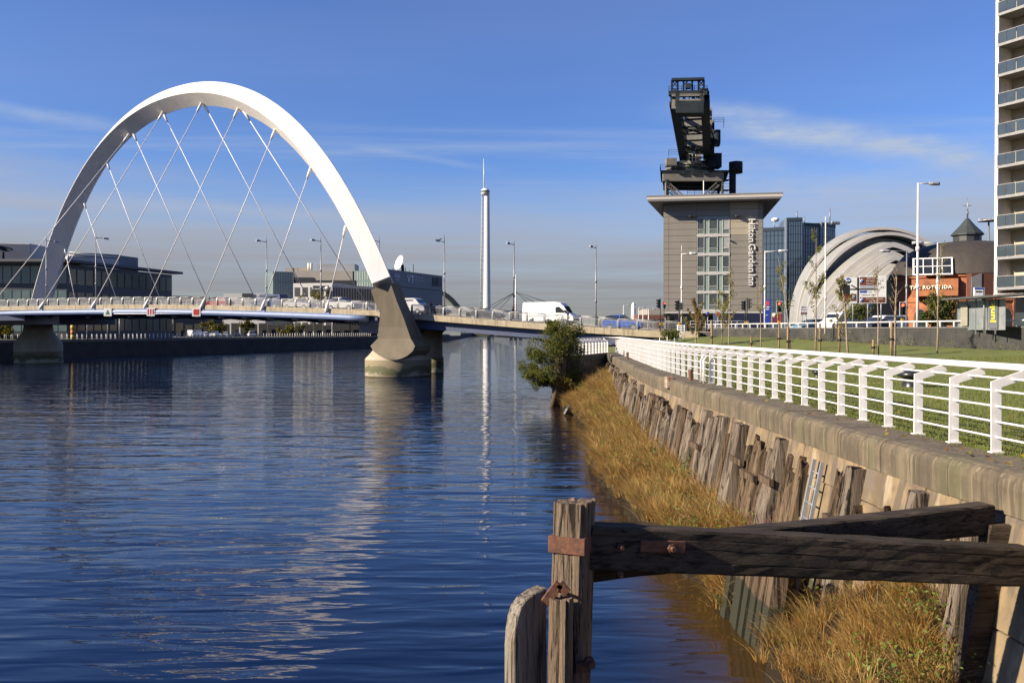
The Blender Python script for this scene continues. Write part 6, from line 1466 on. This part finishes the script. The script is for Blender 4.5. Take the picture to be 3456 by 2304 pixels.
# cable stayed footbridge beyond
fb = thing('footbridge', 'distant cable stayed footbridge with a white mast', 'bridge', (at(1740, 1060, 640).x, 640, 0)); MX = at(1740, 1060, 640).x; zt = at(1740, 927, 640).z; zk = at(1740, 985, 640).z
MB().tube([(MX, 640, -1), (MX, 640, zt)], [1.0, .35], 10).build('mast', tow_w, fb)
for du, dv in ((-83, 45), (-80, 56), (-52, 56), (92, 30), (72, 40), (46, 40)):
    p = at(1740 + du * 1.3, 985 + dv * 1.3, 640); MB().tube([(MX, 640, zk), p], .22, 5).build('stay_cable', mat('cable_dark', (.05, .05, .055), .6), fb)
MB().box2((MX - 60, 638, 6.0), (MX + 40, 642, 7.2)).build('deck', concrete, fb)
for u in (1650, 1725, 1740, 1757): p = at(u, 1155, 600); MB().box((p.x, 600, 1), (2.2, 3, 3.2)).build('pier', CDK, fb)
# science centre shell
sc_ = thing('curved_hall', 'dark edged curved hall end beyond the bridge', 'building', (at(1500, 1030, 520).x, 520, 4))
cv = [at(x / 2.613 + 800, y / 2.613 + 700, 520) for x, y in ((1815, 735), (1850, 755), (1890, 790), (1930, 835), (1975, 885))]
MB().loft([[p + Vector((0, 0, 0)), p + Vector((0, 20, 0)), p + Vector((-1, 20, -2.4)), p + Vector((-1, 0, -2.4))] for p in cv]).build('roof_edge', CDK, sc_)
ps = [p + Vector((-.5, 4, -1)) for p in cv]; MB().add(ps + [Vector((ps[0].x, 524, 3)), Vector((ps[-1].x, 524, 3))], [(0, 1, 2, 3, 4, 6, 5)]).build('glazed_wall', mat('pale_glazing', (.42, .45, .44), .3, (.30, .33, .33), .15), sc_)
# ================================================================== generic block with windows
def block(t, u0, u1, vt, Y0, Y1, mt, name='wall', depth=25, zb=3.7, rows=0, cols=0, wmat=None, mv=.2, mh=.12, v0=None, fill=(.0, 1.0), zlo=0, pname='window'):
    a, b = at(u0, vt, Y0), at(u1, vt, Y1); z1 = a.z; p0 = Vector((a.x, a.y, 0)); p1 = Vector((b.x, b.y, 0)); tt = (p1 - p0).normalized(); n = Vector((tt.y, -tt.x, 0)); ln = (p1 - p0).length
    zb2 = v0 if v0 is not None else zb
    o = MB().prism([(q.x, q.y) for q in (p0, p1, p1 - n * depth, p0 - n * depth)], zb2, z1).build(name, mt, t)
    if rows:
        H = z1 - zb2 - zlo; proto_ = None; cw = ln * (fill[1] - fill[0]) / cols
        for r_ in range(rows):
            for c_ in range(cols):
                x = ln * fill[0] + (c_ + mh) * cw; z = zb2 + zlo + H * (r_ + mv) / rows; w2 = cw * (1 - 2 * mh); h2 = H / rows * (1 - 2 * mv)
                pp = p0 + tt * (x + w2 / 2) + n * .05; pp.z = z + h2 / 2
                if proto_ is None:
                    m = MB().box((0, 0, 0), (w2, .12, h2)); proto_ = m.build(pname, None, None); q = proto_; q.data.materials.append(wmat)
                else: q = inst(proto_)
                q.parent = o; q.location = pp - origin(t); q.rotation_euler = (0, 0, math.atan2(tt.y, tt.x))
    return o, p0, p1, n, z1
stone_p = mat('pale_stone', (.42, .38, .32), .7, (.38, .345, .29), .1); dk_glass = mat('far_dark_glass', (.03, .045, .05), .15, (.05, .065, .07), .1, spec=.7); grn_glass = mat('far_green_glass', (.16, .22, .21), .15, (.22, .28, .27), .1, spec=.7); white_clad = mat('white_cladding', (.62, .60, .57), .6); blk_clad = mat('black_cladding', (.035, .035, .04), .5); grey_clad = mat('grey_cladding', (.20, .205, .215), .55, (.18, .185, .195), .05, stretch=(1, 1, 3))
# broadcaster style block (stone and green glass)
bb = thing('media_block', 'pale stone and green glass office block beyond the bridge', 'building', (at(1080, 1030, 440).x, 440, 4))
block(bb, 990, 1190, 914, 440, 440, stone_p, rows=1, cols=1, wmat=blk_clad, mv=.36, mh=.02, fill=(0, .34), zlo=4)
block(bb, 921, 989, 916, 436, 440, grn_glass, 'glass_wing', rows=6, cols=8, wmat=mat('green_panel_light', (.36, .42, .38), .3), mv=.12, mh=.3, pname='fin')
block(bb, 1186, 1262, 914, 441, 436, grn_glass, 'glass_wing', rows=6, cols=9, wmat=mat('green_panel_light', (.36, .42, .38), .3), mv=.12, mh=.3, pname='fin')
block(bb, 1070, 1197, 890, 452, 452, mat('plant_grey', (.40, .41, .43), .5, (.33, .34, .36), .1), 'roof_plant', 12, v0=33)
for u in (1042, 1050): MB().tube([at(u, 915, 446), at(u, 888, 446)], .7, 8).build('flue', cream, bb)
for u, w_ in ((975, 26), (1020, 30), (1000, 12)): a = at(u, 908, 447); MB().box((a.x, 449, a.z - 1), (w_ * .15, 4, 3.4)).build('roof_box', stone_p, bb)
MB().box2(at(990, 936, 439.6), at(1058, 958, 439.9)).build('dark_panel', blk_clad, bb); MB().box2(at(1058, 946, 439.6), at(1200, 964, 439.9)).build('dark_panel', blk_clad, bb)
# budget hotel in front
pi = thing('lowrise_hotel', 'white and black low hotel with rows of narrow windows beyond the bridge', 'building', (at(1120, 1030, 385).x, 385, 4))
block(pi, 990, 1122, 956, 384, 380, white_clad, rows=3, cols=5, wmat=blk_clad, mv=.24, mh=.16)
block(pi, 1122, 1262, 960, 380, 400, white_clad, 'wing', rows=3, cols=16, wmat=mat('far_window_purple', (.07, .065, .09), .3), mv=.16, mh=.17)
MB().box2(at(1056, 964, 378.2), at(1110, 983, 378.8)).build('sign_board', blk_clad, pi)
text_mesh('lettering', 'Premier Inn', sg_white, pi, facing(at(1078, 974, 378.0), (0, -1, 0)), 1.35, .03, bold=.02)
p = at(1103, 973, 378.0); m = MB().lathe((0, 0, 0), [(0, .03), (.9, .03), (.9, 0)], 16); m.xf(facing(p, (0, -1, 0))); m.build('sign_moon', sg_white, pi)
# grey studio shed with dish
sd_ = thing('studio_shed', 'long grey studio shed with white emblem lettering and rooftop aerials', 'building', (at(1400, 1030, 400).x, 400, 4))
o_, p0_, p1_, n_s, zt_s = block(sd_, 1300, 1493, 907, 372, 420, grey_clad, depth=5)
for z in (.25, .5, .75): MB().bar(p0_ + n_s * .08 + Vector((0, 0, 4 + (zt_s - 4) * z)), p1_ + n_s * .08 + Vector((0, 0, 4 + (zt_s - 4) * z)), .15, .25).build('cladding_joint', blk_clad, o_)
tt_ = (p1_ - p0_).normalized(); ln_s = (p1_ - p0_).length
MB().loft([[p0_ + tt_ * (ln_s * q) + n_s * .1 + Vector((0, 0, z)) for q, z in ((.80, zt_s - 1), (.985, zt_s - 1), (.985, zt_s - 5.2), (.80, zt_s - 5.2))] for _ in (0,)] + [[p0_ + tt_ * (ln_s * q) + n_s * .02 + Vector((0, 0, z)) for q, z in ((.80, zt_s - 1), (.985, zt_s - 1), (.985, zt_s - 5.2), (.80, zt_s - 5.2))]]).build('louvre_panel', blk_clad, sd_)
for k in range(5): q = p0_ + tt_ * (ln_s * (.815 + .025 * k)) + n_s * .15; MB().bar(q + Vector((0, 0, zt_s - 1.2)), q + Vector((0, 0, zt_s - 5)), .3).build('louvre', grey_clad, sd_)
for k, ch in enumerate('VT'): text_mesh('letter', ch, sg_white, sd_, facing(p0_ + tt_ * (ln_s * (.38 + .06 * k)) + n_s * .15 + Vector((0, 0, zt_s - 3.4)), n_s), 4.6, .04, bold=.08)
em = MB()
for k in range(5): em.bar(Vector((-1.8 + .9 * k, 0, .1)), Vector((-1.8 + .9 * k, 1.6 + .5 * (k % 2), .1)), .3, .1)
em.bar((-2, .2, .1), (2, .2, .1), .2, .5); em.bar((-1.6, -.9, .1), (1.6, -.9, .1), .2, .35); em.xf(facing(p0_ + tt_ * (ln_s * .18) + n_s * .12 + Vector((0, 0, zt_s - 3.2)), n_s)); em.build('emblem', sg_white, sd_)
for k in range(6): q = p0_ + tt_ * (ln_s * (.32 + .07 * k)) - n_s * 6 + Vector((0, 0, zt_s - .5)); MB().bar(q, q + Vector((0, 0, 2 + (k * 7 % 4))), .25).build('aerial', CDK, sd_)
for k in range(4): q = p0_ + tt_ * (ln_s * (.45 + .05 * k)) + n_s * .12; MB().bar(q + Vector((0, 0, zt_s - 2)), q + tt_ * 1.4 + Vector((0, 0, zt_s - 2)), .1, .25).build('emblem_line', sg_white, sd_); MB().bar(q + Vector((0, 0, zt_s - 3.3)), q + tt_ * 1.2 + Vector((0, 0, zt_s - 3.3)), .1, .25).build('emblem_line', sg_white, sd_)
dsh = thing('satellite_dish', 'large white satellite dish on the studio roof', 'satellite dish', at(1356, 905, 388)); c = at(1353, 889, 388)
m = MB().lathe((0, 0, 0), [(0, 0), (1.4, .15), (2.6, .6), (3.3, 1.1), (3.35, 1.15), (3.3, 1.0), (1.4, 0), (0, -.15)], 24); m.xf(facing(c, (-.75, -.55, .3))); m.build('reflector', sg_white, dsh)
Rm = facing(c, (-.75, -.55, .3)); m = MB()
for k in range(3): a = 2.1 * k; m.bar(Vector((3 * math.cos(a), 3 * math.sin(a), 1)), Vector((0, 0, 3.2)), .12)
m.xf(Rm); m.build('feed_strut', lamp_grey, dsh); MB().tube([c + Vector((.6, .6, -.5)), c + Vector((1, 1, -6))], .6, 8).build('mount', CDK, dsh)
# ================================================================== offices on the far bank at the left
of = thing('glass_offices', 'dark glass office building with white roof plant on the left bank', 'building', (-105, 205, 4))
off_grey = mat('office_grey', (.055, .06, .068), .5, (.045, .05, .056), .2); off_glass = mat('office_glass', (.025, .04, .045), .1, (.05, .075, .08), .18, spec=.8); off_pale = mat('office_glass_pale', (.11, .17, .17), .15, (.16, .22, .21), .2, spec=.7)
block(of, 228, 580, 893, 200, 236, off_grey, 'river_front', 26, rows=3, cols=14, wmat=off_glass, mv=.17, mh=.08, zlo=1)
block(of, -330, 226, 886, 199, 199.5, off_grey, 'street_front', 30, rows=3, cols=18, wmat=off_pale, mv=.14, mh=.05, zlo=1)
a, b, c_, d_2 = at(-340, 881, 197), at(214, 881, 197), at(608, 918, 239), None
zr = at(228, 886, 199).z
for (p, q) in (((at(-340, 881, 197.5)), (at(232, 881, 197.5))), ((at(214, 881, 198)), (at(600, 917, 240)))):
    p = Vector((p.x, p.y, zr + .3)); q = Vector((q.x, q.y, zr + .3)); MB().bar(p, q, 3.2, .6).build('roof_overhang', mat('roof_grey', (.10, .10, .11), .6), of)
block(of, -300, 100, 822, 206, 206, white_clad, 'roof_plant', 12, v0=zr); block(of, 101, 152, 824, 206, 216, mat('plant_blue', (.16, .18, .23), .6), 'roof_plant', 10, v0=zr)
block(of, 235, 400, 857, 216, 222, white_clad, 'roof_plant', 10, v0=zr); block(of, 400, 466, 861, 222, 230, mat('plant_blue', (.16, .18, .23), .6), 'roof_plant', 8, v0=zr)
for v in (862, 872): MB().tube([at(235, v - 10, 212), at(400, v, 216)], .2, 6).build('roof_rail', lamp_grey, of)
dd_ = thing('satellite_dish', 'dark satellite dish seen edge on above the left offices', 'satellite dish', at(12, 862, 201)); m = MB().lathe((0, 0, 0), [(0, 0), (1, .15), (1.7, .6), (1.65, .5), (0, -.1)], 18); m.xf(facing(at(14, 846, 201), (.3, -.2, .9))); m.build('reflector', CDK, dd_); MB().tube([at(10, 850, 201), at(10, 884, 201)], .3, 6).build('mount', CDK, dd_)
# low far sheds between
ls = thing('low_shed', 'low pale shed behind the bridge centre', 'building', (at(800, 1030, 420).x, 420, 4)); block(ls, 755, 895, 990, 420, 420, white_clad, depth=15); MB().box2(at(817, 990, 419.5), at(855, 1003, 419.8)).build('dark_opening', blk_clad, ls)
ls2 = thing('low_shed', 'long low dark roofed shed right of the left offices', 'building', (at(670, 1030, 330).x, 330, 4)); block(ls2, 585, 750, 998, 330, 345, off_grey, depth=15)
hb = thing('quayside_hoarding', 'long dark hoarding along the road of the opposite bank', 'hoarding', (at(860, 1100, 300).x, 300, 3.8))
hd_ = mat('hoarding_brown', (.03, .027, .024), .8, (.02, .019, .018), .3)
for k in range(26):
    u = 470 + 31 * k; ya = 286 + 1.6 * k; a, b = at(u, 1092, ya), at(u + 30.4, 1092, ya + 1.6); MB().box2((a.x, ya, 3.7), (b.x, ya + .3, 8.0 + .35 * math.sin(k * 2.1))).build('hoarding_panel', hd_, hb)
# ================================================================== opposite quay wall and its things
sq = thing('far_quay_wall', 'dark stone quay wall of the opposite bank', 'quay wall', (-93, 176, 0))
qpts = [Vector(p) for p in ((-150, 60, 0), (-110, 140, 0), (-93, 176, 0), (-49, 311, 0), (-38, 520, 0), (-45, 1000, 0))]
dkq = mat('far_quay_stone', (.06, .052, .042), .85, (.04, .035, .03), .35, bump=.4, bscale=1.5)
for a, b in zip(qpts, qpts[1:]):
    t = (b - a).normalized(); n = Vector((t.y, -t.x, 0)); MB().prism([(q.x, q.y) for q in (a + n * .25, b + n * .25, b - n * .3, a - n * .3)], -1, 3.3).build('wall_face', dkq, sq)
    MB().prism([(q.x, q.y) for q in (a + n * .4, b + n * .4, b - n * .9, a - n * .9)], 3.31, 3.86).build('coping', mat('far_coping', (.17, .15, .12), .85), sq)
fr = thing('far_quay_railing', 'white hooped railing along the opposite quay', 'railing', (-70, 240, 3.86))
m_ = MB().tube([(-.35, 0, 0), (-.35, 0, .8), (-.25, 0, 1.05), (.25, 0, 1.05), (.35, 0, .8), (.35, 0, 0)], .06, 5).build('hoop', white_paint, None); first = True
for a, b in zip(qpts[1:4], qpts[2:4]):
    L_ = (b - a).length; t = (b - a).normalized(); n = Vector((t.y, -t.x, 0)); d = 0
    while d < L_:
        p = a + t * d - n * .5
        q = m_ if first else inst(m_); first = False
        q.parent = fr; q.location = Vector((p.x, p.y, 3.85)) - Vector((-70, 240, 3.86)); q.rotation_euler.z = math.atan2(t.y, t.x) + .5; d += 1.35
for i, (u, Y, kind, c, lab) in enumerate(((661, 262, 'minibus', (.78, .78, .76), 'white van parked on the opposite quay, leftmost of the row'), (700, 268, 'hatch', (.66, .68, .7), 'pale car parked next to the white van on the opposite quay'), (728, 262, 'suv', (.76, .76, .75), 'white car parked third on the opposite quay'), (765, 265, 'hatch', (.6, .62, .64), 'silver car parked fourth on the opposite quay'), (800, 270, 'hatch', (.10, .11, .12), 'dark car parked fifth on the opposite quay'), (850, 262, 'suv', (.7, .7, .69), 'pale car parked rightmost on the opposite quay'))):
    p = at(u, 1125, Y); vehicle(lab, kind, c, (p.x, p.y, 3.82), R(70 + 9 * i), 'van' if kind == 'minibus' else 'car', 'vehicles parked on the opposite quay')
AU1 = leafmat('autumn_olive', (.12, .11, .02)); AU2 = leafmat('autumn_yellow', (.28, .20, .02))
for i, (u, v, Y, rad, lab) in enumerate(((720, 1095, 285, 2.6, 'olive tree crown behind the parked vehicles under the deck'), (832, 1098, 282, 1.9, 'yellowing tree right of the parked vehicles under the deck'), (985, 1106, 300, 2.2, 'yellow autumn tree under the deck near the pier'), (1060, 1003, 350, 4.0, 'dark tree with yellow edge in front of the low hotel'), (10, 1120, 190, 1.8, 'yellow green shrub on the left end of the opposite quay'))):
    c = at(u, v, Y); t = thing('bank_tree', lab, 'tree', (c.x, c.y, 3.8), 'trees on the opposite bank'); rq = random.Random(i)
    leaf_cloud('crown', [(c + Vector((rq.gauss(0, rad * .7), rq.gauss(0, rad * .5), rq.gauss(0, rad * .45))), rad * .4) for _ in range(14)], [AU1, W1, AU2], 1500, .5, t, 40 + i); MB().tube([(c.x, c.y, 3.7), (c.x, c.y, c.z)], [.2, .1], 6).build('trunk', bark, t)
# quayside posts, hoarding and roadworks seen below the deck
for i, (u, Y, h, mt_, lab, nm, cat) in enumerate(((295, 186, 5.2, lamp_grey, 'pale post on the opposite quay left of the orange column', 'quay_post', 'post'), (364, 188, 5.2, lamp_grey, 'grey post on the opposite quay under the green triangle board', 'quay_post', 'post'), (404, 190, 5.2, lamp_grey, 'grey post on the opposite quay right of the triangle board', 'quay_post', 'post'))):
    p = at(u, 1140, Y); o = MB().tube([(p.x, p.y, 3.8), (p.x, p.y, 3.8 + h * .5), (p.x, p.y, 3.8 + h)], [.16, .15, .1], 8).build(nm, mt_); tag(o, lab, cat)
p = at(246, 1140, 184); yb = thing('orange_column', 'orange and yellow striped column on the opposite quay', 'column', (p.x, p.y, 3.8))
for k in range(5): MB().tube([(p.x, p.y, 3.8 + k), (p.x, p.y, 4.79 + k)], .45, 10).build('band', mat('band_orange', (.6, .20, .03), .6) if k % 2 else mat('band_yellow', (.6, .42, .04), .6), yb)
# people in high visibility vests on the far quay
for u, cl, lab in ((307, (.55, .04, .03), 'person in a red top on the opposite quay'), (334, (.6, .6, .05), 'person in a yellow vest on the opposite quay')):
    p = at(u, 1130, 190); person(lab, (p.x, p.y, 3.82), cl, (.03, .03, .05), hair_d)
# distant white cone and low skyline right of the van
cn_ = thing('white_cone', 'small white conical structure far behind the right end of the bridge', 'tent', (at(2138, 1072, 420).x, 420, RZ)); b = at(2138, 1075, 420)
zt2 = at(2138, 1020, 420).z; MB().lathe((b.x, 420, RZ), [(1.5, 0), (1.25, 3), (.9, zt2 - RZ - 1), (.3, zt2 - RZ), (0, zt2 - RZ)], 14).build('cone', tow_w, cn_); MB().lathe((b.x, 420, RZ), [(1.7, 0), (1.7, 1.0), (1.45, 1.1)], 14).build('skirt', stone_p, cn_)
sk = thing('low_roof_hall', 'low pale roofed hall left of the hotel', 'building', (at(2212, 1060, 300).x, 300, RZ)); block(sk, 2186, 2300, 1042, 300, 300, stone_p, zb=RZ, depth=20); block(sk, 2150, 2240, 1062, 290, 290, mat('brick_far', (.22, .09, .06), .8), 'brick_front', zb=RZ, depth=8, rows=1, cols=7, wmat=blk_clad, mv=.25, mh=.3)
# far skyline trees and land at the river bend
fw_ = MB(); r = random.Random(5)
V = []; F = []
for k in range(5200):
    x = r.uniform(-330, 420); y_ = 1000 + r.uniform(0, 120); top_ = 9 + 4 * math.sin(x * .03) + 3 * math.sin(x * .11 + 1); z = 3 + top_ * r.random()
    a = Vector((r.gauss(0, 1), r.gauss(0, .5), r.gauss(0, 1))).normalized() * 2.6; b = a.cross(Vector((0, 1, .3))).normalized() * 1.8; p = Vector((x, y_, z)); n = len(V); V += [p - a, p + b, p + a, p - b]; F.append((n, n + 1, n + 2, n + 3))
tag(MB().add(V, F).build('distant_wood', mat('far_foliage', (.05, .06, .03), .9, (.07, .075, .04), .2), None, fix=False), 'line of distant trees where the river bends', 'trees', kind='stuff')
